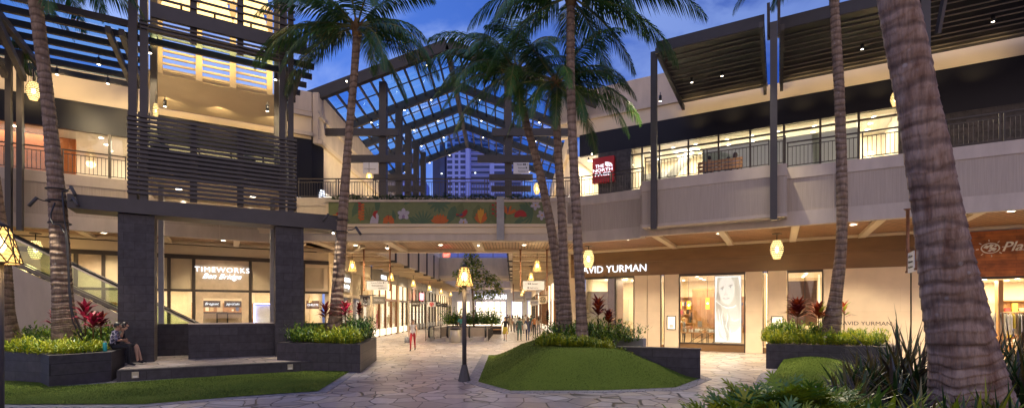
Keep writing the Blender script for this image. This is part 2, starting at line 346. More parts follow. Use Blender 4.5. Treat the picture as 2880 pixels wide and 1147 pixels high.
M['stucco'] = mat('stucco_cream', (.56, .48, .40), .85, var=.11, vs=1.1, stretch=(1.6, 1.6, .4), detail=7, bump=.25, bs=120, spec=.2)
M['stucco2'] = mat('stucco_lower_band', (.52, .45, .385), .85, var=.10, vs=1.6, stretch=(1.6, 1.6, .35), detail=7, bump=.2, bs=110, spec=.2)
M['groove'] = mat('ribbed_stucco', (.44, .375, .315), .9, var=.09, vs=3, stretch=(12, 12, .3), bump=.55, bs=9, spec=.15)
M['cream'] = mat('cream_paint', (.66, .55, .40), .6, var=.04, vs=.8)
M['darkm'] = mat('dark_grey_metal', (.060, .056, .060), .5, var=.10, vs=2.0, spec=.4)
M['darkm2'] = mat('canopy_grey_metal', (.034, .033, .040), .55, var=.10, vs=2.0, spec=.4)
M['bronze'] = mat('bronze_frame', (.045, .036, .03), .4, metal=.3, var=.15)
M['rail'] = mat('railing_black_brown', (.035, .028, .026), .45, var=.15)
M['blackband'] = mat('black_spandrel_glass', (.010, .011, .020), .42, var=.1, vs=.3, spec=.22)
M['tile'] = tiles('basalt_tile', LD, (.034, .032, .041), (.050, .047, .057), (.018, .017, .022), .62, .30, .007)
M['tileV'] = tiles('basalt_tile_side', LV, (.052, .050, .058), (.068, .064, .072), (.028, .027, .031), .62, .30, .007)
M['tileR'] = tiles('basalt_tile_planter', (.95, -.3, 0), (.036, .033, .041), (.055, .049, .057), (.018, .017, .021), .9, .32, .008)
M['soffit'] = tiles('soffit_planks', .52, (.27, .165, .09), (.34, .22, .125), (.035, .022, .015), 30, .17, .018, rough=.55, horizontal=True, off=0, bump=.5, var=.3)
M['soffitR'] = tiles('soffit_planks_right', -.5, (.24, .125, .06), (.31, .17, .085), (.03, .02, .012), 30, .17, .018, rough=.55, horizontal=True, off=0, bump=.5, var=.3)
M['soffitC'] = tiles('soffit_planks_bridge', 1.571, (.29, .19, .11), (.36, .24, .145), (.04, .025, .016), 30, .17, .018, rough=.55, horizontal=True, off=0, bump=.5, var=.3)
M['brown'] = mat('bronze_brown_panel', (.155, .085, .034), .42, var=.14, vs=.9, stretch=(1, 1, 4), spec=.5)
M['lime'] = tiles('limestone_panel', RD, (.76, .63, .47), (.79, .66, .50), (.62, .50, .37), 3.2, 1.05, .003, rough=.6, bump=.1, var=.10, nscale=2)
M['woodwall'] = tiles('orange_wood_boards', RD, (.38, .125, .03), (.26, .075, .02), (.06, .02, .01), 1.9, .14, .004, rough=.45, var=.7, nscale=3)
M['orange'] = tiles('orange_wood_panel', LD, (.44, .125, .02), (.36, .09, .015), (.3, .1, .03), 3.0, .3, .004, rough=.4, var=.4, nscale=2)
M['ledger'] = tiles('dark_ledger_stone', RD, (.040, .036, .036), (.065, .055, .052), (.02, .018, .018), 1.0, .32, .008, var=.8)
M['white'] = mat('white_paint', (.78, .75, .70), .5, var=.03)
M['signw'] = mat('sign_white', (.72, .72, .74), .5, var=.02)
M['ink'] = mat('sign_ink', (.03, .03, .035), .5, var=.02)
M['copper'] = mat('copper_pole', (.22, .10, .05), .4, metal=.5, var=.25, vs=8)
M['glass'] = glass('shop_glass', (.93, .95, .94), .07)
M['glassg'] = glass('balustrade_glass', (.74, .86, .74), .09)
M['glassb'] = glass('roof_glass', (.40, .74, 1.0), .10, rough=.1, refl_tint=(.5, .7, 1))
M['glassc'] = glass('canopy_glass', (.46, .74, .92), .10, rough=.05)
M['ceil'] = emis('warm_panel_glow', (1, .84, .60), .75)  # glow put into panes and bases for room light; also on light columns
M['strip'] = emis('warm_light_strip', (1, .70, .36), 4)
M['down'] = emis('downlight_lens', (1, .88, .66), 14)
M['wsign'] = emis('white_sign_light', (.80, .87, 1), 1.1)
M['bulb'] = emis('lamp_bulb', (1, .80, .45), 22)
M['shade'] = shade('lampshade_glow', (1, .56, .15), 1.7, .14)
M['shadew'] = shade('lantern_glow', (1, .68, .26), 1.7, .18)
M['lattice'] = mat('lattice_brown', (.10, .065, .03), .6, var=.15)
M['floorw'] = mat('shop_floor', (.62, .52, .42), .3, var=.08)
M['wallw'] = mat('shop_wall', (.72, .62, .47), .7, var=.06)
M['oak'] = mat('oak', (.42, .22, .09), .45, var=.25, vs=5, stretch=(1, 1, .3))
M['soil'] = mat('soil', (.035, .025, .02), .95, var=.4, vs=9, bump=.6, bs=30)
M['concrete'] = mat('grey_wall', (.33, .33, .34), .8, var=.1, bump=.2)
M['steel'] = mat('steel', (.5, .48, .45), .3, metal=.9, var=.05)
M['black'] = mat('black_plastic', (.015, .015, .018), .45, var=.1)
M['red'] = mat('red_panel', (.42, .012, .016), .5, var=.05)
M['bark'] = bark('palm_bark', (.15, .098, .070), (.33, .25, .19), 1.3)
M['bark2'] = bark('palm_bark_old', (.15, .075, .047), (.40, .29, .225), 1.15)
M['frond'] = leafmat('palm_leaflet', (.026, .082, .022), (.07, .16, .03), .35, .3, 1.2, .25, spec=.6)
M['frondy'] = leafmat('palm_leaflet_yellow', (.09, .11, .02), (.15, .13, .02), .5, .15)
M['rachis'] = mat('palm_rachis', (.13, .14, .03), .5, var=.2)
M['boot'] = mat('palm_crownshaft', (.16, .09, .03), .7, var=.4, vs=6)
M['lime1'] = leafmat('fern_lime', (.25, .30, .010), (.44, .45, .03), .5, .25, 5)
M['lime2'] = leafmat('fern_mid', (.13, .21, .012), (.22, .30, .02), .5, .2, 5)
M['green'] = leafmat('leaf_green', (.045, .12, .02), (.09, .19, .03), .4, .15, 4)
M['green2'] = leafmat('leaf_dark', (.016, .05, .014), (.035, .085, .02), .4, .12, 4)
M['teal'] = leafmat('leaf_bluegreen', (.05, .14, .035), (.14, .23, .04), .35, .15, 3, spec=.6)
M['olive'] = leafmat('leaf_olive', (.17, .23, .015), (.30, .32, .03), .4, .2, 4)
M['darkstrap'] = leafmat('strap_dark', (.08, .08, .025), (.19, .15, .045), .35, .08, 3, spec=.6)
M['purple'] = leafmat('strap_purple', (.05, .035, .035), (.09, .07, .05), .35, .08, 3, spec=.6)
M['pink'] = leafmat('ti_pink', (.30, .012, .05), (.50, .03, .10), .4, .2, 5)
M['maroon'] = leafmat('ti_maroon', (.09, .010, .016), (.16, .02, .022), .35, .15, 5)
M['rust'] = leafmat('ti_rust', (.24, .03, .012), (.34, .07, .02), .35, .15, 5)
rnd = random.Random(7)
# ================================================================ facades (planes)
F1 = Fac((-10.5, 28.1), LD)            # shop front of the left building
FP = Fac((-16.35, 20.8), LD)           # upper walkway parapet, left
LP = Fac((-10.4, 18.3), LD)            # pavilion column front
LF = Fac((-7.11, 17.25), LD)           # platform front
ES = Fac((-16.5, 20.5), LD)            # escalator side
FR = Fac((12.71, 24.46), RD)           # shop front of the right building
FRp = Fac((12.0, 18.3), RD)            # upper walkway parapet, right
SW = Fac((-10.9, 28.3), (.0, 1))       # left corridor wall (faces +x)
SE = Fac((3.5, 90), (0, -1))           # right corridor wall (faces -x)
BR = Fac((0, 24), (1, 0))              # bridge front
ZS, ZP = 5.6, 7.66                     # soffit height, parapet height
def poly3(pts, z): return [(p[0], p[1], z) for p in pts]
def inset_out(poly, d):
    """offset a polygon outwards"""
    n = len(poly); A = sum(poly[i][0] * poly[(i + 1) % n][1] - poly[(i + 1) % n][0] * poly[i][1] for i in range(n)); s = 1 if A > 0 else -1
    out = []
    for i in range(n):
        a, b, c = Vector(poly[i - 1][:2]), Vector(poly[i][:2]), Vector(poly[(i + 1) % n][:2])
        e1 = (b - a).normalized(); e2 = (c - b).normalized(); n1 = Vector((e1.y, -e1.x)) * s; n2 = Vector((e2.y, -e2.x)) * s
        m = (n1 + n2); k = d / max(.35, (1 + n1.dot(n2)) / 1); p = b + m * k; out.append((p.x, p.y))
    return out
# ================================================================ ground
g = MB(); g.face([(-260, -60, 0), (260, -60, 0), (260, 400, 0), (-260, 400, 0)], M['stone'])
obj('ground_paving', g, kind='structure')
def g2(px, py, z=0): p = G(px, py, z); return (p.x, p.y)
lawnL = [g2(-330, 1055), g2(0, 1066), g2(114, 1078), g2(138, 1089), g2(300, 1079), g2(866, 1044), g2(984, 1045), g2(894, 1101), g2(640, 1118), g2(400, 1138), (-10.9, 10.98), (-16, 11.2)]
b_ = MB(); o_ = inset_out(lawnL, .28); b_.prism(o_, .0, .012, M['border']); obj('paving_border', b_, kind='structure')
def gridlawn(name, poly, zf, step=.22, top=M['lawn']):
    xs = [p[0] for p in poly]; ys = [p[1] for p in poly]
    bm = bmesh.new(); vs_ = [bm.verts.new((p[0], p[1], 0)) for p in poly]; bm.faces.new(vs_)
    for ax, lo, hi in ((0, min(xs), max(xs)), (1, min(ys), max(ys))):
        k = lo + step
        while k < hi:
            no = (1, 0, 0) if ax == 0 else (0, 1, 0); co = (k, 0, 0) if ax == 0 else (0, k, 0)
            bmesh.ops.bisect_plane(bm, geom=bm.verts[:] + bm.edges[:] + bm.faces[:], plane_co=co, plane_no=no); k += step
    bmesh.ops.triangulate(bm, faces=[f for f in bm.faces if len(f.verts) > 4])
    for v in bm.verts: v.co.z = zf(v.co.x, v.co.y)
    bmesh.ops.recalc_face_normals(bm, faces=bm.faces)
    if sum(f.normal.z for f in bm.faces) < 0: bmesh.ops.reverse_faces(bm, faces=bm.faces)
    me = bpy.data.meshes.new(name); bm.to_mesh(me); bm.free(); me.materials.append(top)
    me.polygons.foreach_set('use_smooth', [True] * len(me.polygons))
    o = bpy.data.objects.new(name, me); COL.objects.link(o); o['kind'] = 'structure'; ORI[name] = Vector(); return o
gridlawn('lawn', lawnL, lambda x, y: .03 + .02 * noise.noise(Vector((x * .6, y * .6, 0))), .5)
def edge_dist(x, y, poly):
    d = 1e9
    for i in range(len(poly)):
        a, b = Vector(poly[i]), Vector(poly[(i + 1) % len(poly)]); p = Vector((x, y)); e = b - a; t = max(0, min(1, (p - a).dot(e) / e.dot(e))); d = min(d, (p - a - e * t).length)
    return d
# central mound
mound = [g2(1345, 1074), g2(1437, 1099), g2(1700, 1098), g2(1900, 1090), g2(1968, 1064), (5.9, 16.0), (3.6, 17.6), (3.3, 21.0), (1.2, 22.6), g2(1375, 999)]
MW = Fac((5.9, 15.55), (-.75, .58))
mc = Vector((2.35, 17.4))
def zm(x, y):
    d = edge_dist(x, y, mound); t = min(1, d / 2.3); t = t * t * (3 - 2 * t); return .02 + .93 * t * (1 - .15 * max(0, min(1, (x - 3.6) / 2.5)))
b_ = MB(); b_.prism(inset_out(mound, .34), 0, .013, M['border']); obj('paving_border', b_, kind='structure')
gridlawn('grass_mound', mound, zm, .2)
mR = [g2(2165, 1060), g2(2172, 1052), g2(2210, 1038), (14.6, 16.0), (13.6, 13.4), g2(2420, 1084), g2(2300, 1085), g2(2160, 1083)]
def zr(x, y): d = edge_dist(x, y, mR); fx = math.exp(-((x - 10.35) / 1.5) ** 2); return .02 + .50 * fx * min(1, max(0, (y - 14.0) / 2.6)) ** .8 * min(1, d / .5)
b_ = MB(); b_.prism(inset_out(mR, .34), 0, .012, M['border']); obj('paving_border', b_, kind='structure')
mR2 = [g2(2165, 1060), g2(2205, 1036), (11.2, 17.75), (13.0, 17.2), (13.6, 13.4), g2(2420, 1084), g2(2300, 1085), g2(2150, 1083)]
gridlawn('grass_slope', mR2, lambda x, y: .02 + .48 * math.exp(-((x - 10.7) / 1.35) ** 2) * min(1, max(0, (y - 13.9) / 3.0)) ** 1.2, .2)
# ================================================================ planters
def planter(name, poly, h, label, z0=0, lip=.34, t=None, fill=None, group=None):
    t = thing(name, (sum(p[0] for p in poly) / len(poly), sum(p[1] for p in poly) / len(poly), z0), label, 'planter', group)
    a = MB(); inner = inset_out(poly, -lip); n = len(poly)
    for i in range(n):
        p, q, r, s = poly[i], poly[(i + 1) % n], inner[(i + 1) % n], inner[i]
        A = [(p[0], p[1]), (q[0], q[1]), (r[0], r[1]), (s[0], s[1])]
        ar = sum(A[k][0] * A[(k + 1) % 4][1] - A[(k + 1) % 4][0] * A[k][1] for k in range(4))
        a.prism(A, z0, h, M['tileR'])
    obj('planter_wall', a, t)
    s = MB(); s.prism(inset_out(poly, -lip + .01), z0, h - .08, M['soil']); obj('soil', s, t)
    return t
C = Vector((-12.06, 14.77)); vv = Vector((-.5, .866))
c2_ = C + vv * 2.25
plL = [g2(-300, 1050), g2(114, 1078), g2(138, 1089), (C.x, C.y), (c2_.x, c2_.y), (-14.9, 18.9), (-15.6, 20.6), (-20.5, 17.8), (-22, 15.6)]
planter('planter', plL, .88, 'long dark basalt planter with a sitting ledge under the cabled palm')
plM = [(-8.5, 17.75), g2(870, 1042), g2(1013, 1047), g2(1059, 1012), (-6.3, 22.6), (-8.6, 22.0)]
planter('planter', plM, .97, 'six sided dark stone planter right of the pavilion columns')
plR = [(9.37, 18.1), (12.6, 16.5), (14.0, 17.6), (13.8, 19.0), (10.75, 20.3)]
planter('planter', plR, .90, 'dark rectangular planter in front of the limestone jewellery shop')
# low wall closing the mound, grey wall behind it
wt = thing('retaining_wall', (5.2, 16.1, 0), 'low dark stone wall holding the right flank of the grass mound', 'wall')
w1 = MB(); a0, a1 = Vector((5.92, 15.42)), Vector((3.55, 16.35)); wf = Fac(a0, (a1 - a0)); ln = (a1 - a0).length
w1.fbox(wf, 0, ln, -.15, .15, 0, .90, M['tileR']); obj('wall_body', w1, wt)
w2 = MB(); w2.fbox(wf, -.03, ln + .02, -.18, .18, .90, .94, M['darkm']); obj('coping', w2, wt)
wt = thing('planter_wall', (4.2, 18.3, 0), 'pale grey low wall behind the ferns on the mound', 'wall')
w1 = MB(); wf = Fac((4.75, 17.9), (-.9, .9)); w1.fbox(wf, -.1, 2.2, -.1, .1, 0, 1.12, M['concrete']); obj('wall_body', w1, wt)
# ================================================================ pavilion platform
pt_ = thing('stone_platform', (-9.5, 17.5, 0), 'raised stone platform with flagstone top and dark front step', 'platform')
u0, u1 = -5.35, .3
a = MB(); a.fbox(LF, u0, u1, -.30, 0, 0, .35, M['tile']); obj('step_front', a, pt_)
a = MB(); q = [LF.pt(u0, -.30, 0), LF.pt(u1, -.30, 0), LF.pt(u1 + .1, -4.2, 0), LF.pt(u1 + .6, -9.6, 0), LF.pt(-6.6, -9.6, 0), LF.pt(-6.5, -2.6, 0), LF.pt(u0, -2.5, 0)]
a.prism([(p.x, p.y) for p in q], 0, .346, M['stone']); obj('platform_paving', a, pt_)
def steplight(F, u, z, label):
    t = thing('step_light', F.pt(u, .0, z), label, 'light', 'square step lights on dark stone')
    a = MB(); a.fbox(F, u - .085, u + .085, .002, .045, z - .09, z + .09, M['steel']); obj('housing', a, t)
    a = MB(); a.fbox(F, u - .06, u + .06, .046, .052, z - .075, z - .02, M['white']); obj('lens', a, t)
steplight(LF, LF.U(381), .19, 'square metal step light on the platform front, below the seated couple')
steplight(LF, LF.U(816), .19, 'square metal step light at the right end of the platform front')
steplight(LP, LP.U(814), 1.15, 'square metal light low on the right basalt column')
# ================================================================ pavilion
pv = thing('pavilion', (LP.pt(0, -.5, 0).x, LP.pt(0, -.5, 0).y, .35), 'dark basalt and steel pavilion with louvred balcony, two stone columns under it', 'pavilion')
for pa, pb in ((331, 434), (775, 854)):
    a = MB(); a.fbox(LP, LP.U(pa), LP.U(pb), -.85, 0, .35, 5.415, M['tile']); obj('column', a, pv)
a = MB(); U = LP.U
ul, ur = U(192), U(960)
a.hexa([LP.pt(ul, .14, 5.45), LP.pt(ur, .14, 5.40), LP.pt(ur, -.95, 5.40), LP.pt(ul, -.95, 5.45), LP.pt(ul, .14, 5.9), LP.pt(ur, .14, 6.0), LP.pt(ur, -.95, 6.0), LP.pt(ul, -.95, 5.9)], M['darkm'])
obj('beam', a, pv)
for (pa, d, wz, base) in ((530, -.62, 1.62, 0), (440, -2.5, 1.57, 1)):
    a = MB(); e = LP.U(850, -.6) if not base else LP.U(560, -2.5)
    a.fbox(LP, LP.U(pa if not base else 425, d), e, d - .3, d, .35, wz, M['tile']); a.fbox(LP, LP.U(pa if not base else 425, d) - .01, e, d - .33, d + .03, wz, wz + .04, M['steel'] if not base else M['darkm']); obj('low_wall', a, pv)
a = MB(); a.fbox(LP, LP.U(856, -1.2), 3.9, -1.8, -1.5, .0, 1.6, M['tile']); obj('low_wall', a, pv)
PO = -.65      # post plane offset behind the column fronts
for pa, pb in ((445, 460), (760, 773)):
    a = MB(); a.fbox(LP, LP.U(pa, -2.4), LP.U(pb, -2.4), -2.6, -2.4, 1.62, 7.0, M['concrete']); obj('inner_post', a, pv)
posts = ((360, 385), (393, 415), (786, 803), (811, 826))
for k, (pa, pb) in enumerate(posts):
    for dd in (PO, PO - 2.6):
        ua, ub = LP.U(pa, PO), LP.U(pb, PO)
        a = MB(); a.fbox(LP, ua, ub, dd - .25, dd, 6.0 if dd == PO else 7.3, 17.6, M['darkm']); obj('post', a, pv)
# louvred screen
SU0, SU1 = LP.U(357, PO + .1), LP.U(835, PO + .1)
n = 18; z0, z1 = 6.30, 9.02
a = MB()
for k in range(n):
    z = z0 + (z1 - z0) * k / (n - 1); a.fbox(LP, SU0, SU1, PO + .005, PO + .085, z - .046, z + .046, M['darkm'])
    a.fbox(LP, SU0, SU0 + .07, PO - 2.9, PO, z - .046, z + .046, M['darkm']); a.fbox(LP, SU1 - .07, SU1, PO - 2.9, PO, z - .046, z + .046, M['darkm'])
obj('louvre_screen', a, pv)
for pc in (544, 676):
    c_ = LP.U(pc, PO); a = MB(); a.fbox(LP, c_ - .11, c_ + .11, PO - .14, PO - .002, 6.15, 9.06, M['darkm']); obj('screen_post', a, pv)
    a = MB(); a.fbox(LP, c_ - .11, c_ + .11, PO - .14, PO - .002, 12.05, 17.6, M['darkm']); obj('screen_post', a, pv)
# balcony floor, upstand, glass, lit soffit
ua, ub = LP.U(395, PO), LP.U(800, PO)
a = MB(); a.fbox(LP, ua, ub, PO - .45, PO - .30, 7.06, 7.98, M['darkm']); obj('balcony_upstand', a, pv)
a = MB(); a.fbox(LP, ua, ub, PO - 4.0, PO - .45, 7.1, 7.3, M['stucco2']); obj('balcony_floor', a, pv)
a = MB(); a.fbox(LP, ua - .1, ub + .1, -5.1, PO - .3, 7.0, 7.055, M['cream']); obj('balcony_soffit', a, pv)
a = MB(); a.fq(LP, ua, ub, PO - .33, 7.98, 8.75, M['glassg']); obj('balcony_glass', a, pv)
a = MB(); a.fbox(LP, ua, ub, PO - .37, PO - .29, 7.985, 8.01, M['steel']); obj('glass_rail', a, pv)
# canopy: deep slats running along the building, glass above
OC = Fac((-8.36, 20.75), LD); SLN = 7
cz = 12.4
def canopy_slat(k): return -5.9 * k / (SLN - 1)
cn_ = thing('slatted_canopy', (-14, 20, 12), 'slatted metal canopy with blue glass above the upper left walkway', 'canopy')
for k in range(SLN):
    d = canopy_slat(k); a = MB(); ext = [0, .1, -.1, -.4, -.6, -.9, -1.1][k] * .5
    if k < 2: a.fbox(OC, -16, ext + (.0), d - .14, d, cz - .07, cz + .15, M['darkm2']); obj('slat', a, cn_)
    else:
        a.fbox(OC, -16, OC.U(402, d), d - .14, d, cz - .07, cz + .15, M['darkm2']); obj('slat', a, cn_)
        a = MB(); a.fbox(OC, OC.U(800, d), ext, d - .14, d, cz - .07, cz + .15, M['darkm2']); obj('slat', a, cn_)
a = MB()
for ga, gb, gd in ((-16, OC.U(402, -3), -5.9), (OC.U(800, -3), -.5, -5.9), (OC.U(402, -3) + .01, OC.U(800, -3) - .01, -1.1)): a.face([OC.pt(ga, -.2, cz + .2), OC.pt(gb, -.2, cz + .2), OC.pt(gb, gd, cz + .2), OC.pt(ga, gd, cz + .2)], M['glassc'])
obj('glass_sheet', a, cn_)
for pa in (8, 62, 345, 378, 793, 822):
    uu = OC.U(pa, -3); a = MB(); a.bar(OC.pt(uu, -.15, cz - .28), OC.pt(uu, -5.9, cz - .28), .16, .24, M['darkm']); obj('rafter', a, cn_)
    a = MB(); a.bar(OC.pt(uu, -.3, cz - .45), OC.pt(uu + .0, -2.6, cz - 1.9), .14, .2, M['darkm']); 
    if pa in (8, 62): a = MB(); a.bar(OC.pt(uu, -.3, cz - .42), OC.pt(uu, -3.2, cz - 1.5), .16, .26, M['darkm']); obj('rafter', a, cn_)
for pa, pb in ((20, 37), (52, 68)):
    a = MB(); uu = FP.U(pa, .25); a.fbox(FP, uu, FP.U(pb, .25), .26, .5, 5.2, 12.1, M['darkm']); obj('post', a, cn_)
# tower louvres above the balcony
a = MB(); a.fbox(LP, LP.U(425, PO), LP.U(880, PO) - .25, PO, PO + .16, 12.58, 13.1, M['darkm']); obj('tower_beam', a, pv)
a = MB()
for k in range(3): a.fbox(LP, LP.U(395, PO), LP.U(800, PO), PO + .004, PO + .07, 12.14 + k * .14, 12.20 + k * .14, M['darkm'])
for k in range(15): a.fbox(LP, LP.U(395, PO) - 1.0, LP.U(830, PO), PO + .004, PO + .07, 13.3 + k * .29, 13.37 + k * .29, M['darkm'])
obj('tower_louvre', a, pv)
# inner trellis at the back of the tower
IB = -4.1
a = MB(); ui0, ui1 = LP.U(448, IB), LP.U(760, IB)
for px in (448, 560, 655, 758): c_ = LP.U(px, IB); a.fbox(LP, c_ - .12, c_ + .12, IB - .12, IB, 11.9, 15.6, M['cream'])
obj('trellis_posts', a, pv) if 0 else None
for px in (448, 560, 655, 758):
    c_ = LP.U(px, IB); a = MB(); a.fbox(LP, c_ - .12, c_ + .12, IB - .002, IB + .12, 12.0, 15.9, M['cream']); obj('trellis_post', a, pv)
a = MB()
for k in range(15): a.fbox(LP, ui0, ui1, IB - .08, IB - .004, 12.2 + k * .27, 12.28 + k * .27, M['cream'])
obj('trellis', a, pv)
a = MB(); a.fbox(LP, ui0, ui1, IB - 1.2, IB - 1.05, 12.2, 12.72, M['cream']); obj('roof_upstand', a, pv)
a = MB(); a.fbox(LP, LP.U(400, IB), LP.U(790, IB), -8.35, IB - .15, 12.05, 12.18, M['cream']); obj('tower_ceiling', a, pv)
# big lanterns in the tower
LAN = []
def lantern_tower(px, py0, s, label):
    p = LP.pt(LP.U(px, -2.0), -2.0, 0); z = CAMH + (HZ - py0) / FPX * p.y
    t = thing('stacked_lantern', (p.x, p.y, z), label, 'lantern', 'glowing cone lanterns in the tower')
    for k in range(3):
        a = MB(); a.lathe((p.x, p.y, z + k * 1.15 * s), [(.66 * s, 0), (.30 * s, 1.25 * s)], M['shadetower'], 18, cap=False); obj('lamp_shade', a, t)
    a = MB(); a.tube([(p.x, p.y, z - .1), (p.x, p.y, z + 3.6 * s)], .04, M['bronze']); obj('stem', a, t)
    lamp('POINT', (p.x, p.y, z + .5), 40, (1, .68, .30), .3, parent=t)
M['shadetower'] = shade('tower_lantern_glow', (1, .66, .24), 2.0, .10)
lantern_tower(604, 62, 1.0, 'glowing cone lantern stack in the middle of the louvred tower')
lantern_tower(706, 84, 1.0, 'glowing cone lantern stack at the right of the louvred tower')
lantern_tower(510, 34, 1.0, 'glowing cone lantern stack at the left of the louvred tower')
# ================================================================ railing builder
def railing(F, u0, u1, d, z, label, h=1.0, bay=1.9, cat='railing', sp=.135):
    if u0 > u1: u0, u1 = u1, u0
    p = F.pt((u0 + u1) / 2, d, z); t = thing('railing', p, label, cat, 'black metal railings')
    n = max(1, round((u1 - u0) / bay)); w_ = (u1 - u0) / n
    a = MB(); a.fbox(F, u0 - .02, u1 + .02, d - .035, d + .035, z + h - .03, z + h + .012, M['rail']); obj('handrail', a, t)
    for k in range(n):
        a0, a1 = u0 + k * w_, u0 + (k + 1) * w_
        for x in ([a0 + .02, a0 + .14] if k else [a0 + .02]):
            a = MB(); a.fbox(F, x - .02, x + .02, d - .022, d + .022, z, z + h - .031, M['rail']); obj('post', a, t)
        a = MB(); s0, s1 = a0 + (.162 if k else .042), a1 - .002
        for zz in (z + h - .17, z + .09): a.fbox(F, s0, s1, d - .015, d + .015, zz - .014, zz + .014, M['rail'])
        m_ = int((s1 - s0) / sp)
        for j in range(1, m_ + 1):
            x = s0 + (s1 - s0) * j / (m_ + 1); a.fbox(F, x - .009, x + .009, d - .009, d + .009, z + .105, z + h - .185, M['rail'])
        obj('railing_panel', a, t)
    a = MB(); a.fbox(F, u1 - .02, u1 + .02, d - .022, d + .022, z, z + h - .031, M['rail']); obj('post', a, t)
    return t
def parapet(F, u0, u1, t, z0=5.4, band=True, th=.25, d=0):
    a = MB(); a.fbox(F, u0, u1, d - th, d, z0, 5.95, M['stucco2']); obj('fascia_band', a, t)
    a = MB(); a.fbox(F, u0, u1, d - th, d - .03, 5.95, 7.22, M['groove']); obj('ribbed_panel', a, t)
    a = MB(); a.fbox(F, u0, u1, d - th, d, 7.22, ZP, M['stucco2']); obj('parapet_cap', a, t)
    k = math.ceil(u0 / 3.4)
    while k * 3.4 < u1:
        if k * 3.4 > u0 + .2:
            a = MB(); a.fbox(F, k * 3.4 - .012, k * 3.4 + .012, d - .05, d + .003, z0 + .01, ZP - .01, M['stucco']); obj('panel_joint', a, t)
        k += 1
GOODS = [mat('goods_%d' % i, c, .5, var=.2, vs=9) for i, c in enumerate([(.5, .05, .05), (.05, .08, .2), (.55, .42, .25), (.7, .68, .62), (.03, .03, .03), (.35, .18, .08), (.6, .5, .1)])]
def shelves(F, u0, u1, d, z0, z1, t, seed, n=4, frac=.5):
    r = random.Random(seed); m = max(1, int((u1 - u0) / 1.6)); w_ = (u1 - u0) / m
    for k in range(m):
        if r.random() > frac: continue
        a0 = u0 + k * w_ + .12; a1 = a0 + w_ - .3; a = MB(); a.fbox(F, a0, a1, d - .02, d, z0, z1, M['oak'])
        for q in range(n + 1): z = z0 + (z1 - z0) * q / n; a.fbox(F, a0, a1, d + .002, d + .3, z - .02, z + .02, M['oak'])
        sh = obj('wall_shelf', a, t); a = MB()
        for q in range(n):
            z = z0 + (z1 - z0) * q / n + .022; u = a0 + .05
            while u < a1 - .15: g_w = r.uniform(.07, .2); a.fbox(F, u, u + g_w, d + .05, d + .22, z, z + r.uniform(.08, (z1 - z0) / n * .75), GOODS[r.randrange(7)]); u += g_w + r.uniform(.03, .12)
        obj('shelf_goods', a, sh, kind='stuff')
def interior(F, u0, u1, z0, z1, dep, t, power, wall=None, ceil=None, floor=None, col=(1, .80, .52), strips=True):
    """lit room behind a shop front"""
    wall = wall or M['wallw']
    a = MB(); a.fq(F, u0, u1, -dep, z0, z1, wall); a.face([F.pt(u0, -.3, z0), F.pt(u0, -dep, z0), F.pt(u0, -dep, z1), F.pt(u0, -.3, z1)], wall); a.face([F.pt(u1, -.3, z0), F.pt(u1, -dep, z0), F.pt(u1, -dep, z1), F.pt(u1, -.3, z1)], wall); obj('room_wall', a, t)
    a = MB(); a.face([F.pt(u0, -.05, z1), F.pt(u1, -.05, z1), F.pt(u1, -dep, z1), F.pt(u0, -dep, z1)], ceil or M['white']); obj('room_ceiling', a, t)
    a = MB(); a.face([F.pt(u0, -.05, z0), F.pt(u1, -.05, z0), F.pt(u1, -dep, z0), F.pt(u0, -dep, z0)], floor or M['floorw']); obj('room_floor', a, t)
    n = max(1, round((u1 - u0) / 4.5)); ang = math.atan2(F.d.y, F.d.x)
    for k in range(n):
        u = u0 + (u1 - u0) * (k + .5) / n
        lamp('AREA', F.pt(u, -dep * .55, z1 - .06), power / n, col, (u1 - u0) / n * .6, (0, 0, ang), size_y=dep * .5, parent=t)
        if strips:
            a = MB()
            for dd in (.3, .55, .8):
                for uu in (-.3, 0, .3): c_ = F.pt(u + uu * (u1 - u0) / n, -dep * dd, z1 - .012); a.disc(c_, .09, M['down'], 10, flip=True)
            obj('ceiling_spot_lens', a, t)
# ================================================================ left building
lb = thing('shop_building', (-17, 26, 0), 'left cream shop building with watch shop below and upper walkway behind the pavilion', 'building')
# ground floor wall
def f1(n, u0, u1, d0, d1, z0, z1, m, par=None): a = MB(); a.fbox(F1, u0, u1, d0, d1, z0, z1, m); return obj(n, a, par or lb)
f1('wall', -16, 0, -.25, 0, 4.96, 5.7, M['cream'])
f1('shadow_gap_strip', -16, 0, 0, .02, 5.42, 5.46, M['bronze'])  # solid dark strip drawn in for the shade of the ceiling gap
f1('header', -16, 0, -.2, .05, 4.75, 4.955, M['bronze'])
f1('transom', -16, 0, -.2, .04, 3.10, 3.22, M['bronze'])
f1('floor_edge', -16, .2, -9, 0, 5.71, 7.28, M['stucco2'])
pxs = [170, 213, 291, 475, 545, 704, 800, 854]
us = [F1.U(p) for p in pxs]
for k, u in enumerate(us): f1('mullion', u - .07, u + .07, -.2, .045, .0, 4.748, M['bronze'])
panes = [(-16, us[0])] + [(us[i], us[i + 1]) for i in range(len(us) - 1)] + [(us[-1], -.05)]
M['panelbeige'] = mat('beige_fabric_panel', (.50, .42, .29), .7, var=.05, bump=.2, bs=200)
M['travertine'] = mat('travertine', (.56, .44, .31), .6, var=.18, vs=2.2, detail=7)
for k, (a0, a1) in enumerate(panes):
    f1('upper_panel', a0 + .072, a1 - .072, -.12, -.02, 3.222, 4.748, M['travertine'] if k in (5, 2, 0) else M['panelbeige'])
    w_ = f1('window', a0 + .072, a1 - .072, -.10, -.07, .5, 3.098, M['glass'])
    f1('window_base', a0 + .072, a1 - .072, -.2, 0, .02, .499, M['bronze'])
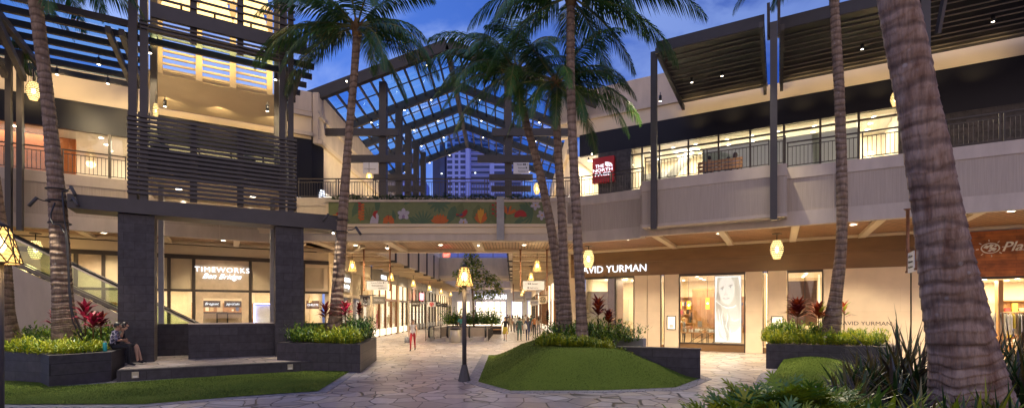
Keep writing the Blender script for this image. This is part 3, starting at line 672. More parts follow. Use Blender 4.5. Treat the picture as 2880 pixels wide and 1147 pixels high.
# picture frame surround of the centre window
c0, c1 = us[4] + .08, us[5] - .08
for q in ((c0, c0 + .32, .5, 2.78), (c1 - .32, c1, .5, 2.78), (c0, c1, 2.79, 3.09)): f1('stone_surround', q[0], q[1], -.3, .035, q[2], q[3], M['travertine'])
for q in ((us[7] + .09, -.06),):
    f1('panel_moulding', q[0], q[1], -.0195, .03, 4.56, 4.74, M['cream']); f1('panel_moulding', q[0], q[1], -.0195, .03, 3.23, 3.40, M['cream']); f1('panel_moulding', -.28, -.06, -.0195, .03, 3.41, 4.55, M['cream'])
interior(F1, -15.5, -.3, .02, 3.6, 5.5, lb, 400, col=(1, .76, .46)); shelves(F1, -15, -.6, -5.4, .6, 2.6, lb, 5, 4, .7)
text('sign_lettering', 'TIMEWORKS', F1, (us[4] + us[5]) / 2, .03, 4.12, .26, M['wsign'], lb, width=2.45, ext=.02, bold=0, spacing=1.15, label='white lit letters TIMEWORKS')
text('sign_lettering', 'Ben Bridge', F1, (us[4] + us[5]) / 2 - .05, .03, 3.78, .27, M['wsign'], lb, width=1.75, ext=.02, shear=.45, bold=.0, label='white lit script Ben Bridge')
for px, s_ in ((595, 'Breguet'), (655, 'Jaeger-LeCoultre')):
    a = MB(); c_ = F1.U(px, -.6); a.fbox(F1, c_ - .4, c_ + .4, -.68, -.6, 2.32, 2.66, M['black']); sb = obj('hanging_sign', a, lb)
    text('sign_lettering', s_, F1, c_, -.59, 2.44, .13, M['wsign'], sb, width=.62, ext=.004, shear=.35)
# display niches and cases inside the watch shop
for px, w_, h_ in ((592, .80, 1.75), (655, .75, 1.7)):
    c_ = F1.U(px, -2.2); f1('display_niche', c_ - w_, c_ + w_, -2.4, -2.3, .3, h_ + .3, M['travertine']); f1('niche_frame', c_ - w_ - .05, c_ - w_ + .02, -2.3, -2.2, .3, h_ + .3, M['bronze']); f1('niche_frame', c_ + w_ - .02, c_ + w_ + .05, -2.3, -2.2, .3, h_ + .3, M['bronze']); f1('niche_frame', c_ - w_, c_ + w_, -2.3, -2.2, h_ + .25, h_ + .32, M['bronze'])
    f1('display_card', c_ - w_ * .5, c_ + w_ * .5, -2.29, -2.25, .35, h_ - .35, M['signw'])
def showcase(F, u, d, t, w_=1.2, z=0, top=1.0, glow=True, dm=.55):
    s = MB(); s.fbox(F, u - w_ / 2, u + w_ / 2, d - dm, d, z, z + top - .25, M['oak']); c_ = obj('display_case', s, t)
    s = MB(); s.fbox(F, u - w_ / 2, u + w_ / 2, d - dm, d, z + top - .249, z + top, M['glass']); obj('case_glass', s, c_)
    s = MB()
    r = random.Random(int(u * 100)); 
    for k in range(9): uu = u + (r.random() - .5) * w_ * .85; s.fbox(F, uu - .04, uu + .04, d - .4 + r.random() * .25, d - .1, z + top - .24, z + top - .24 + .05 + r.random() * .12, M['signw'])
    obj('jewellery_stand', s, c_)
    if glow: lamp('AREA', F.pt(u, d - dm / 2, z + top + .9), 5, (1, .9, .75), .6, parent=t)
for px in (500, 525, 735, 720): showcase(F1, F1.U(px, -1.4), -1.4, lb, 1.1)
a = MB(); a.fq(F1, F1.U(712, -2.5), F1.U(790, -2.5), -2.5, .5, 2.55, M['blueglow']) if 'blueglow' in M else None
M['bluestrip'] = emis('blue_light_strip', (.25, .35, 1), 5)
for q in ((F1.U(714, -2.5), F1.U(714, -2.5) + .05, .4, 2.5), (F1.U(714, -2.5), F1.U(790, -2.5), 2.5, 2.55)): f1('blue_light_strip', q[0], q[1], -2.55, -2.5, q[2], q[3], M['bluestrip'])
f1('white_display_wall', F1.U(716, -2.6), F1.U(790, -2.6), -2.7, -2.6, .2, 2.45, M['signw'])
# glowing sign seen past the column: lettering on a wood box
c_ = F1.U(880, -1.0); f1('hanging_sign', c_ - .36, c_ + .36, -1.1, -1.0, 2.25, 2.72, M['oak'])
text('sign_lettering', 'CHELSTE', F1, c_, -.98, 2.42, .12, M['wsign'], lb, width=.6)
# upper storey
f1('black_glass_band', -16, -.93, -.2, 0, 10.42, 11.75, M['blackband'])
f1('cream_band', -16, -.93, -.3, .03, 11.752, 13.3, M['cream'])
f1('roof_parapet', F1.U(800), -.93, -.3, .05, 13.302, 14.4, M['stucco'])
f1('cornice', F1.U(800), -.90, .051, .16, 13.0, 13.2, M['stucco']); f1('cornice', F1.U(800), -.88, .052, .24, 11.9, 12.1, M['stucco'])
for px in (-10, 62, 150, 308, 365, 470, 560, 650, 740): u = F1.U(px); f1('upper_mullion', u - .05, u + .05, -.15, .02, 7.3, 10.418, M['bronze'])
f1('upper_glass', -15.8, F1.U(790), -.08, -.06, 7.32, 10.41, M['glass'])
f1('black_glass_wall', F1.U(790), -.93, -.2, .01, 7.3, 10.418, M['blackband'])
interior(F1, -15.7, F1.U(795), 7.3, 10.6, 4.5, lb, 260, col=(1, .87, .66))
f1('orange_wood_wall', -15.6, F1.U(212, -2), -2.2, -2.05, 7.32, 10.55, M['orange'])
f1('orange_wood_counter', F1.U(560, -2.5), F1.U(700, -2.5), -2.9, -2.5, 7.32, 8.7, M['orange'])
parapet(FP, -7, 6.63, lb); railing(FP, -6.5, FP.U(352), -.12, ZP, 'upper walkway railing left of the louvred balcony', h=1.0)
# soffit, cross beams, trim
a = MB(); q = [FP.pt(-7, -.25, 0), FP.pt(6.9, -.25, 0), (-10.2, 28.1, 0), (-10.9, 28.3, 0), F1.pt(-.3, -.1, 0), F1.pt(-16, -.1, 0)]
a.prism([(p[0], p[1]) for p in q], ZS + .004, ZS + .10, M['soffit']); obj('soffit', a, lb)
for k in range(-3, 4):
    u = 2.9 * k + 1.2; a = MB(); a.bar(FP.pt(u, -.26, ZS - .06), FP.pt(u, -3.35, ZS - .06), .26, .16, M['cream']); obj('soffit_beam', a, lb)
a = MB(); a.fbox(FP, -7, 6.5, -.55, -.252, ZS - .12, ZS + .003, M['cream']); obj('soffit_trim', a, lb)
a = MB(); a.fbox(F1, -16, .1, .05, .40, ZS - .12, ZS + .002, M['cream']); obj('soffit_trim', a, lb)
# corridor side wall of this building, ground floor: panelled bays up to Y 38
def sw(n, F, u0, u1, d0, d1, z0, z1, m, par=lb): a = MB(); a.fbox(F, u0, u1, d0, d1, z0, z1, m); return obj(n, a, par)
CH = Fac((-10.5, 28.1), (-.04, 1))
sw('side_wall', CH, 0, 9.7, -.3, 0, 4.9, 5.7, M['cream']); sw('side_header', CH, 0, 9.5, -.25, .03, 4.66, 4.899, M['cream'])
for q in (0.08, 2.1, 4.6, 7.4, 9.45): sw('side_pier', CH, q, q + .22, -.25, .02, 0, 4.659, M['cream'])
for a0, a1 in ((.3, 2.1), (2.32, 4.6), (4.82, 7.4), (7.62, 9.45)):
    sw('side_panel', CH, a0, a1, -.2, -.1, 3.2, 4.655, M['panelbeige']); sw('side_transom', CH, a0, a1, -.2, .0, 3.0, 3.199, M['cream']); sw('side_window', CH, a0, a1, -.15, -.12, .5, 2.999, M['glass']); sw('side_sill', CH, a0, a1, -.2, 0, 0, .499, M['cream'])
sw('sign_panel', CH, 2.5, 4.4, -.099, -.05, 3.35, 4.5, M['concrete'])
text('sign_lettering', 'TIMEWORKS', CH, 3.5, -.04, 4.0, .26, M['wsign'], lb, width=1.8, ext=.01, bold=.01)
text('sign_lettering', 'Ben Bridge', CH, 3.6, -.04, 3.6, .24, M['wsign'], lb, width=1.3, ext=.01, shear=.4)
# upper side wall
sw('upper_side_wall', SW, -.7, 18, -.3, 0, 11.55, 14.4, M['stucco']); sw('cornice', SW, -.7, 18, .001, .12, 13.0, 13.2, M['stucco']); sw('cornice', SW, -.72, 18, .002, .2, 11.5, 11.75, M['cream'])
UC = Fac((-11.30, 27.63), (.4, .75))
sw('upper_chamfer_glass', UC, 0, .85, -.2, .01, 7.3, 11.9, M['blackband']); sw('chamfer_stucco', UC, 0, .85, -.2, .03, 11.9, 14.4, M['stucco'])
sw('upper_shop_wall', SW, .1, 60, -.3, -.02, 7.3, 11.54, M['wallw'])
sw('upper_shop_window', SW, .5, 3.2, -.015, .01, 7.5, 9.0, M['ceil']); sw('upper_shop_window', SW, 6, 12, -.015, .01, 7.5, 9.2, M['ceil'])  # glowing sheets stand in for lit rooms behind
# ================================================================ escalator
es = thing('escalator', (-17, 20, 0), 'escalator with glass sides rising to the left behind the palm planter', 'escalator')
ue = lambda px: ES.U(px)
uA, uB = -8.0, 3.6                                   # along the run
zh = lambda u: 3.18 - .577 * u                       # handrail height
a = MB(); a.face([ES.pt(uA, 0, 0), ES.pt(3.35, 0, 0), ES.pt(3.35, 0, zh(3.35) - 1.15), ES.pt(uA, 0, zh(uA) - 1.15)], M['stucco2'])
a.face([ES.pt(uA, 0, zh(uA) - 1.15), ES.pt(3.35, 0, zh(3.35) - 1.15), ES.pt(3.35, -.25, zh(3.35) - 1.15), ES.pt(uA, -.25, zh(uA) - 1.15)], M['steel']); obj('escalator_wall', a, es)
M['greysteel'] = mat('brushed_grey_steel', (.16, .155, .14), .35, metal=.6, var=.1)
def rail_line(d, name):
    a = MB(); a.tube([ES.pt(uA, d, zh(uA)), ES.pt(uB - .5, d, zh(uB - .5)), ES.pt(uB - .1, d, zh(uB - .3)), ES.pt(uB + .9, d, zh(uB) + .12), ES.pt(uB + 1.0, d, zh(uB) - .1)], .045, M['black'], 8); obj('handrail', a, es)
    a = MB(); a.face([ES.pt(uA, d, zh(uA) - .95), ES.pt(uB, d, zh(uB) - .95), ES.pt(uB, d, zh(uB) - .05), ES.pt(uA, d, zh(uA) - .05)], M['glassg']); obj('glass_side', a, es)
    a = MB(); a.bar(ES.pt(uA, d, zh(uA) - .09), ES.pt(uB, d, zh(uB) - .09), .06, .05, M['steel']); obj('handrail_profile', a, es)
    a = MB(); a.bar(ES.pt(uA, d, zh(uA) - 1.02), ES.pt(uB, d, zh(uB) - 1.02), .14, .13, M['greysteel']); obj('skirt', a, es)
rail_line(-.12, 'a'); rail_line(-1.25, 'b')
a = MB()
for k in range(28):
    u = uB - .3 - k * .4; a.fbox(ES, u - .4, u, -1.15, -.25, zh(u) - 1.4, zh(u) - 1.05, M['darkm'])
obj('steps', a, es)
# ================================================================ bridge
bd = thing('footbridge', (-3, 26, 5.4), 'cream footbridge with planted mural front crossing over the mall entrance', 'bridge')
def bb(n, x0, x1, y0, y1, z0, z1, m, par=bd): a = MB(); a.box(((x0 + x1) / 2, (y0 + y1) / 2, (z0 + z1) / 2), (x1 - x0, y1 - y0, z1 - z0), m); return obj(n, a, par)
bb('parapet_cap', -10.55, 2.3, 24, 24.25, 7.24, ZP, M['stucco2'])
bb('parapet', -10.55, 2.3, 24.03, 24.25, 5.95, 7.239, M['stucco'])
bb('edge_beam', -12.3, 3.1, 23.35, 23.9, 5.46, 6.10, M['stucco2']); bb('edge_moulding', -12.2, 3.0, 23.22, 23.9, 6.101, 6.24, M['cream']); bb('edge_moulding', -12.2, 3.0, 23.30, 23.349, 5.80, 6.10, M['cream'])
bb('back_beam', -11.0, 3.6, 27.6, 28.0, 5.42, 5.97, M['cream']); bb('back_parapet', -7.5, -.3, 27.75, 27.98, 5.972, 7.5, M['stucco2'])
bb('deck', -10.6, 3.2, 24.26, 27.7, 7.1, 7.3, M['stucco2'])
a = MB(); a.prism([(-11.2, 23.9), (3.3, 23.9), (3.6, 27.6), (-10.7, 27.6)], ZS + .004, ZS + .1, M['soffitC']); obj('soffit', a, bd)
for x in (-9.6, -6.1, -1.75, 2.3): bb('cross_beam', x - .22, x + .22, 23.91, 27.59, 5.46, ZS + .003, M['cream'])
bb('pilaster', P(1397, 0, 23.2).x, P(1418, 0, 23.2).x, 23.14, 23.21, 5.46, 7.5, M['concrete'])
# planter box with painted mural
px0, px1 = P(924, 0, 23.2).x, P(1546, 0, 23.2).x
pb_ = thing('planter_box', ((px0 + px1) / 2, 23.4, 6.24), 'long planter box with a painted tropical flower mural hung on the footbridge', 'planter')
bb('box_rim', px0 - .15, px1 + .9, 23.16, 23.98, 7.26, 7.36, M['stucco2'], pb_); bb('box_end', px1 + .02, px1 + .85, 23.22, 23.98, 6.24, 7.259, M['stucco2'], pb_); bb('box_end', px0 - .14, px0 - .01, 23.22, 23.98, 6.24, 7.259, M['cream'], pb_)
mur = MB(); MF = Fac((0, 23.2), (1, 0)); hx = lambda px: P(px, 0, 23.2).x; hz = lambda py: CAMH + (HZ - py) / FPX * 23.2
def flat(n, c): M[n] = mat(n, c, .7, var=.08, vs=6); return M[n]
for n_, c_ in (('mg', (.135, .16, .07)), ('mg2', (.06, .11, .06)), ('mg3', (.10, .125, .05)), ('mred', (.30, .02, .02)), ('mor', (.42, .10, .018)), ('mye', (.50, .24, .025)), ('mwh', (.38, .35, .42)), ('mpu', (.22, .15, .25)), ('mdk', (.05, .05, .05)), ('mbl', (.05, .06, .12))): flat('mural_' + n_, c_)
mm = lambda k: M['mural_' + k]
mur.hexa([MF.pt(px0, 0, 6.24), MF.pt(px1, 0, 6.24), MF.pt(px1, -.05, 6.24), MF.pt(px0, -.05, 6.24), MF.pt(px0, 0, 7.26), MF.pt(px1, 0, 7.26), MF.pt(px1, -.05, 7.26), MF.pt(px0, -.05, 7.26)], mm('mg'))
lay = [0]
def mshape(pts, m):
    lay[0] += 1; d = .0015 + .00012 * lay[0]
    q = [(max(px0 + .01, min(px1 - .01, hx(x))), max(6.25, min(7.25, hz(y)))) for x, y in pts]
    mur.face([MF.pt(x, d, z) for x, z in q][::-1], m)
def petal(cx, cy, ang, ln, wd, m, k0=.0):
    ca, sa = math.cos(ang), math.sin(ang); pts = []
    for t, s in ((k0, .05), (.3, .8), (.6, 1), (.85, .7), (1, 0), (.85, -.7), (.6, -1), (.3, -.8), (k0, -.05)):
        x, y = t * ln, s * wd / 2; pts.append((cx + x * ca - y * sa, cy + (x * sa + y * ca)))
    mshape(pts, m)
mr_ = random.Random(4)
# big background leaves
for cx, cy, L_, W_, an in ((990, 610, 60, 22, -1.1), (1060, 600, 50, 16, -1.5), (1105, 590, 30, 11, 1.4), (1120, 592, 30, 12, 1.2), (1135, 575, 28, 11, -.6), (1150, 610, 30, 14, .8), (1300, 570, 45, 26, 1.9), (1345, 575, 55, 40, 1.5), (1395, 640, 70, 20, -1.8), (1400, 560, 60, 16, 1.2), (1445, 630, 30, 14, -.5), (1460, 575, 35, 20, .5), (955, 570, 30, 12, .7), (1260, 630, 55, 24, -1.2)):
    petal(cx, cy, an, L_, W_, mm('mg2' if mr_.random() < .65 else 'mg3'))
def fan(cx, cy, n, a0, a1, ln, wd, m):
    for k in range(n): petal(cx, cy, a0 + (a1 - a0) * k / (n - 1), ln, wd, m)
fan(1190, 628, 9, -2.9, -.25, 38, 5, mm('mg2')); fan(1235, 566, 7, .2, 2.9, 34, 8, mm('mg2')); fan(1500, 600, 9, 1.9, 4.4, 44, 5, mm('mg2')); fan(1375, 625, 7, -2.6, -1.0, 45, 4, mm('mg3')); fan(1040, 620, 6, -2.8, -1.3, 40, 5, mm('mg3'))
# heliconias
for k in range(6): petal(1018, 574 + k * 8, 3.4, 12, 6, mm('mor') if k > 2 else mm('mred')); petal(1014, 578 + k * 8, -.3, 12, 6, mm('mor'))
for k in range(7): petal(1392, 572 + k * 6, (3.4 if k % 2 else -.3), 10, 6, mm('mred'))
petal(1012, 606, 1.4, 16, 6, mm('mor'))
# anthurium, cardinal, hibiscus, orchid
petal(945, 600, .2, 24, 16, mm('mred'), .0); petal(935, 604, .2, 18, 5, mm('mye'))
mshape([(1040, 629), (1044, 612), (1052, 602), (1060, 598), (1065, 606), (1065, 618), (1063, 629)], mm('mwh')); mshape([(1048, 603), (1052, 594), (1064, 592), (1057, 604), (1058, 616), (1050, 608)], mm('mred'))
for an in (-2.6, -1.9, -1.1, -.4, .3, 2.9): petal(1093, 622, an, 17, 12, mm('mor'))
petal(1093, 620, -1.6, 18, 2, mm('mred'))
for an in (-1.57, -.4, .75, 2.4, 3.55): petal(1135, 603, an, 18, 12, mm('mwh'))
petal(1135, 603, 1.57, 12, 9, mm('mpu'))
for cx, cy in ((1232, 628), (1243, 628)): fan(cx, cy, 6, -2.7, -.5, 22, 8, mm('mor'))
fan(1238, 630, 5, -2.2, -.9, 30, 7, mm('mye' if 0 else 'mor'))
mshape([(1282, 600), (1295, 604), (1305, 592), (1312, 589), (1316, 594), (1310, 606), (1301, 612), (1292, 609), (1284, 606)], mm('mred')); petal(1300, 604, 2.9, 20, 4, mm('mdk')); petal(1303, 602, 2.8, 12, 6, mm('mbl'))
for an in (-2.2, -1.0, -.1, 3.3): petal(1303, 626, an, 13, 9, mm('mwh'))
petal(1304, 627, -1.5, 6, 5, mm('mye'))
for an, l_ in ((-2.3, 26), (-2.0, 32), (-1.75, 40), (-1.4, 42), (-1.1, 34), (-.8, 26), (-1.57, 44)): petal(1352, 628, an, l_, 9, mm('mor' if l_ < 40 else 'mye'))
for an in (-2.3, -1.9, -1.2, -.6, -.4): petal(1428, 603, an, 27, 6, mm('mor'))
petal(1428, 602, -1.5, 22, 3, mm('mbl'))
for k in range(14): petal(1464, 608, -3.2 + k * .24, 19, 5, mm('mred'))
petal(1408, 600, .9, 22, 2.4, mm('mred')); petal(1404, 612, -.8, 18, 2.4, mm('mred'))
for cx, cy in ((1506, 577), (1524, 605)):
    for k in range(5): petal(cx, cy, .4 + k * 1.257, 15, 9, mm('mwh'))
    petal(cx - 3, cy, 0, 6, 5, mm('mye'))
obj('mural_panel', mur, pb_)
railing(BR, -10.5, 2.3, -.12, ZP, 'long black railing on top of the footbridge', h=.95)
# vines in the box (trailing plants)
a = MB(); r = random.Random(3)
for k in range(4200):
    x = px0 + r.random() * (px1 - px0); dens = .5 + .5 * noise.noise(Vector((x * 1.1, 0, 0)) ) + .15
    if r.random() > dens: continue
    z = 7.36 + r.random() * (.06 + .30 * dens); y = 23.2 + r.random() * .55; an = r.random() * 6.28; s = .09 + r.random() * .09
    b0 = Vector((x, y, z)); a.leaf(b0, b0 + Vector((math.cos(an) * s, math.sin(an) * s * .6 - .02, r.uniform(-.05, .08))), .07, M['green'] if r.random() < .6 else M['green2'])
obj('trailing_plant_foliage', a, kind='stuff', label='trailing green vines growing along the mural planter box')
# ================================================================ glazed gable roof
gr_ = thing('glass_roof', (-3.8, 28, 7.3), 'blue glazed gable roof on steel posts over the mall passage', 'roof')
xr = lambda y: -3.68 - (y - 28) * .022
YR = [28.0, 33.0, 36.6, 40.1, 44.6]; ZR = 17.25; SL = 2.95 / 7.8
for k, y in enumerate(YR):
    for sg in (-1, 1):
        e = Vector((xr(y) + sg * 8.6, y, ZR - 8.6 * SL)); a = MB(); a.bar((xr(y), y, ZR), e, .28 if k else .35, .52 if k else .62, M['darkm'] if k else M['darkm2'], up=UP); obj('rafter', a, gr_)
a = MB(); a.bar((xr(28), 27.9, ZR - .1), (xr(44.6), 44.7, ZR - .1), .3, .4, M['darkm']); obj('ridge_beam', a, gr_)
for sg in (-1, 1):
    for j in range(1, 13):
        o_ = j * .66; a = MB(); a.bar((xr(28) + sg * o_, 28.1, ZR - o_ * SL + .1), (xr(44.6) + sg * o_, 44.6, ZR - o_ * SL + .1), .10, .16, M['darkm']); obj('purlin', a, gr_)
    for j, y in enumerate([30.5, 34.8, 38.3, 42.3]):
        a = MB(); a.bar((xr(y), y, ZR + .1), (xr(y) + sg * 8.4, y, ZR + .1 - 8.4 * SL), .05, .06, M['rail']); obj('tie_rod', a, gr_)
    a = MB(); z_ = lambda o: ZR - o * SL + .24
    for j in range(13):
        o0, o1 = j * .66, (j + 1) * .66 - .02
        for y0, y1 in zip([28.1, 29.9, 31.6, 33.3, 35, 36.8, 38.6, 40.4, 42.5], [29.88, 31.58, 33.28, 34.98, 36.78, 38.58, 40.38, 42.48, 44.6]):
            a.face([(xr(y0) + sg * o0, y0, z_(o0)), (xr(y0) + sg * o1, y0, z_(o1)), (xr(y1) + sg * o1, y1, z_(o1)), (xr(y1) + sg * o0, y1, z_(o0))], M['glassb'])
    obj('glass_pane', a, gr_)
    # spotlights under the rafters
    for y in YR[1:]:
        for o_ in (1.6, 3.4, 5.6):
            b0 = Vector((xr(y) + sg * o_, y - .2, ZR - o_ * SL - .2)); a = MB(); a.tube([b0, b0 + Vector((0, -.05, -.25))], .06, M['black'], 8); s_ = obj('spotlight', a, gr_)
            a = MB(); a.disc(b0 + Vector((0, -.05, -.262)), .06, M['down'], 8, flip=True); obj('spotlight_lens', a, s_)
# columns with cross arms, both sides of the opening
for k, y in enumerate((29, 33, 36, 39, 42)):
    for x, sg in ((-7.6, 1), (-.22, -1)):
        if sg == -1 and k > 2: continue
        a = MB(); top = ZR - abs(x - xr(y)) * SL - .2; a.box((x, y, (7.3 + top) / 2), (.42, .42, top - 7.3), M['darkm']); obj('column', a, gr_)
        for zz, l0, l1 in ((12.55, -3.8, .95), (11.0, -1.9, 1.8)) if k < 1 else ((11.0, -1.6, 1.3), (9.3, -1.3, 1.6)):
            a = MB(); a.box((x + (l0 + l1) / 2 * sg, y - .3, zz), (l1 - l0, .18, .42), M['darkm']); obj('cross_arm', a, gr_)
# ================================================================ mall passage: decks, parapets, shops
co = thing('mall_passage', (-4, 60, 0), 'two storey mall passage running away under the footbridge, walkway decks on both sides', 'building')
def cb(n, x0, x1, y0, y1, z0, z1, m, par=co): return bb(n, x0, x1, y0, y1, z0, z1, m, par)
cb('left_deck', -10.85, -7.7, 28.02, 88, 7.1, 7.3, M['stucco2']); cb('left_soffit', -10.8, -7.85, 28.02, 88, ZS + .004, ZS + .1, M['soffitC'])
cb('right_deck', -.1, 3.5, 28.02, 88, 7.1, 7.3, M['stucco2']); cb('right_soffit', .05, 3.45, 28.02, 88, ZS + .004, ZS + .1, M['soffitC'])
y = 28.02; k = 0
while y < 50:
    y1 = y + 3.9
    cb('parapet_panel', -7.84, -7.6, y + .12, y1 - .12, 5.4, ZP, M['stucco2']); cb('parapet_fin', -7.86, -7.5, y1 - .11, y1 + .11, 5.25, 7.5, M['darkm'])
    cb('parapet_panel', -.2, .04, y + .12, y1 - .12, 5.4, ZP, M['stucco2']); cb('parapet_fin', -.3, .05, y1 - .11, y1 + .11, 5.3, 7.5, M['darkm'])
    for z_ in (5.7, 6.2, 6.7): cb('parapet_bracket', -.34, -.21, y1 - .25, y1 - .12, z_, z_ + .18, M['darkm'])
    y = y1
cb('parapet_panel', -7.84, -7.6, 56, 88, 5.4, ZP, M['stucco2']); cb('parapet_panel', -.2, .04, 56, 88, 5.4, ZP, M['stucco2'])
for y in [29 + 3.0 * k for k in range(18)]:
    cb('deck_beam', -10.79, -7.86, y - .15, y + .15, 5.38, ZS, M['cream']); cb('deck_beam', .06, 3.44, y - .15, y + .15, 5.38, ZS, M['cream'])
cb('far_bridge', -7.58, -.21, 51, 55, 5.5, ZP, M['stucco2']); cb('far_bridge_edge', -7.58, -.21, 50.9, 50.99, 5.5, 5.8, M['cream'])
cb('far_bridge', -7.58, -.21, 72, 75, 5.5, 7.2, M['stucco2'])
railing(Fac((0, 51), (1, 0)), -7.5, -.25, -.05, ZP, 'black railing on the second footbridge farther down the passage', h=1.0)
SW0 = Fac((-10.85, 38), (0, 1)); SE0 = Fac((3.5, 88), (0, -1))
def shop(F, u0, u1, name_label, sign, par_kind, fascia, glow, fr, seed, base_lit=True, power=200, signmat=None, swd=1.6):
    t = thing('boutique', F.pt((u0 + u1) / 2, 0, 0), name_label, 'shop')
    a = MB(); a.fbox(F, u0 + .02, u1 - .02, -.3, 0, 4.55, 5.59, fascia); obj('fascia', a, t)
    for q in (u0, u1 - .3): a = MB(); a.fbox(F, q + .01, q + .29, -.3, .06, 0, 4.549, M['cream']); obj('pier', a, t)
    n = max(2, round((u1 - u0 - .6) / 2.2)); w_ = (u1 - u0 - .6) / n; r = random.Random(seed)
    for k in range(n):
        a0 = u0 + .3 + k * w_; a = MB(); a.fbox(F, a0 + .05, a0 + w_ - .05, -.12, -.08, .65, 3.0, M['glass']); w2_ = obj('window', a, t)
        a = MB(); a.fbox(F, a0 + .002, a0 + .049, -.15, .02, 0, 4.548, fr); a.fbox(F, a0 + w_ - .049, a0 + w_ - .002, -.15, .02, 0, 4.548, fr); a.fbox(F, a0 + .05, a0 + w_ - .05, -.15, .01, 3.001, 3.2, fr); obj('window_frame', a, w2_)
        a = MB(); a.fbox(F, a0 + .05, a0 + w_ - .05, -.14, -.1, 3.201, 4.548, glow); obj('upper_window_panel', a, t)
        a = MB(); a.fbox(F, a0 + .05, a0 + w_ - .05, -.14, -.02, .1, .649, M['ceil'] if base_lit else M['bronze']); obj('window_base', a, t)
        # display figures / goods
        a = MB(); c_ = F.pt(a0 + w_ / 2 + r.uniform(-.2, .2), -1.0, .6)
        if r.random() < .6: a.lathe(c_, [(.12, 0), (.24, .25), (.13, .8), (.20, 1.15), (.06, 1.35), (.09, 1.5), (.02, 1.62)], [M['signw'], M['black'], M['frondy'], M['red']][r.randrange(4)], 10)
        else: a.box(c_ + UP * .45, (.5, .5, .9), M['oak']); a.box(c_ + UP * 1.05, (.25, .25, .3), M['red'])
        obj('window_display', a, t)
    interior(F, u0 + .1, u1 - .1, .02, 3.3, 3.2, t, power * .62, strips=False, col=(1, .80, .52)); shelves(F, u0 + .3, u1 - .3, -3.1, .3, 2.6, t, seed + 40, 5, .85)
    if sign: text('sign_lettering', sign, F, (u0 + u1) / 2 - (u1 - u0) * .1, .02, 4.8, .34, signmat or M['wsign'], t, width=swd, ext=.02, bold=.008)
    return t
M['upl'] = emis('lit_blind', (1, .74, .42), .72); M['greyf'] = mat('grey_fascia', (.22, .21, .19), .5, var=.1)  # blind emission stands in for room light shining through
M['stonef'] = mat('mottled_stone', (.30, .27, .22), .5, col2=(.5, .46, .38), vs=2.5)
shop(SW0, 0, 8.6, 'brown framed shop with glowing blinds, first along the left side of the passage', 'COACH', 0, M['greyf'], M['upl'], M['copper'], 1)
shop(SW0, 8.7, 13.2, 'grey shop bay with glowing blind, second along the left side of the passage', None, 0, M['greyf'], M['upl'], M['bronze'], 2)
shop(SW0, 13.3, 24, 'stone fronted shop with small red sign on the left side of the passage', None, 0, M['stonef'], M['stonef'], M['bronze'], 3, False)
shop(SW0, 24.1, 32, 'dark fronted sportswear shop on the left side of the passage', 'SEE', 0, M['greyf'], M['greyf'], M['bronze'], 4, False)
shop(SW0, 32.1, 50, 'pale shop nearest the department store on the left side of the passage', None, 0, M['stonef'], M['cream'], M['bronze'], 5, False)
shop(SE0, 0, 16, 'bright shop nearest the department store on the right side of the passage', None, 0, M['cream'], M['upl'], M['bronze'], 6)
shop(SE0, 16.1, 30, 'orange lit shop midway on the right side of the passage', None, 0, M['brown'], M['upl'], M['copper'], 7)
shop(SE0, 30.1, 42, 'shop with white light columns on the right side of the passage', None, 0, M['cream'], M['upl'], M['copper'], 8)
shop(SE0, 42.1, 52, 'gold framed shop bay behind the three palms on the right side of the passage', None, 0, M['cream'], M['upl'], M['copper'], 9)
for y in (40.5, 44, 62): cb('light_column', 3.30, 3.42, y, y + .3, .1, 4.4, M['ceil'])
# red sign on the stone shop front
a = MB(); a.fbox(SW0, 17.5, 18.2, .3, .9, 3.3, 4.2, M['black']); o_ = thing('blade_sign', SW0.pt(17.9, .6, 3.3), 'small black box sign with a red lit edge on the stone shop', 'sign'); obj('sign_box', a, o_)
M['redlit'] = emis('red_sign_light', (1, .05, .08), 6)
a = MB(); a.fbox(SW0, 17.3, 17.49, .45, .85, 3.35, 4.15, M['redlit']); obj('sign_face', a, o_)
# department store at the end
ds = thing('department_store', (-3, 89, 0), 'department store with bright entrance closing the end of the passage', 'shop')
DF = Fac((0, 89), (1, 0))
def db(n, u0, u1, d0, d1, z0, z1, m): a = MB(); a.fbox(DF, u0, u1, d0, d1, z0, z1, m); return obj(n, a, ds)
db('wall', -11, 4, -.5, 0, 4.0, 10, M['concrete']); 
for u in (-10.9, -7.6, -1.0, 1.9): db('pier', u, u + .9, -.5, .2, 0, 3.99, M['concrete'])
db('canopy_light', -6.6, -1.1, .01, .5, 3.0, 3.12, M['ceil']); db('entrance_glass', -6.6, -1.1, -.3, -.2, 2.05, 3.9, M['upl']); db('entrance_glass', -6.6, -1.1, -.3, -.2, .0, 1.95, M['ceil']); db('side_window', -9.9, -7.7, -.3, -.2, 0, 3.9, M['upl']); db('side_window', -.0, 1.8, -.3, -.2, 0, 3.9, M['ceil']); db('side_window', 2.9, 4, -.3, -.2, 0, 3.9, M['upl'])  # entrance and side panes emit in place of a lit room
for u in (-6.6, -5.5, -4.4, -3.3, -2.2, -1.15): db('door_frame', u, u + .1, -.19, -.1, 0, 3.9, M['bronze'])
text('sign_lettering', 'NORDSTROM', DF, P(1380, 0, 88.9).x, .03, 4.35, .85, M['wsign'], ds, width=P(1424, 0, 89).x - P(1336, 0, 89).x, ext=.1, bold=.01)
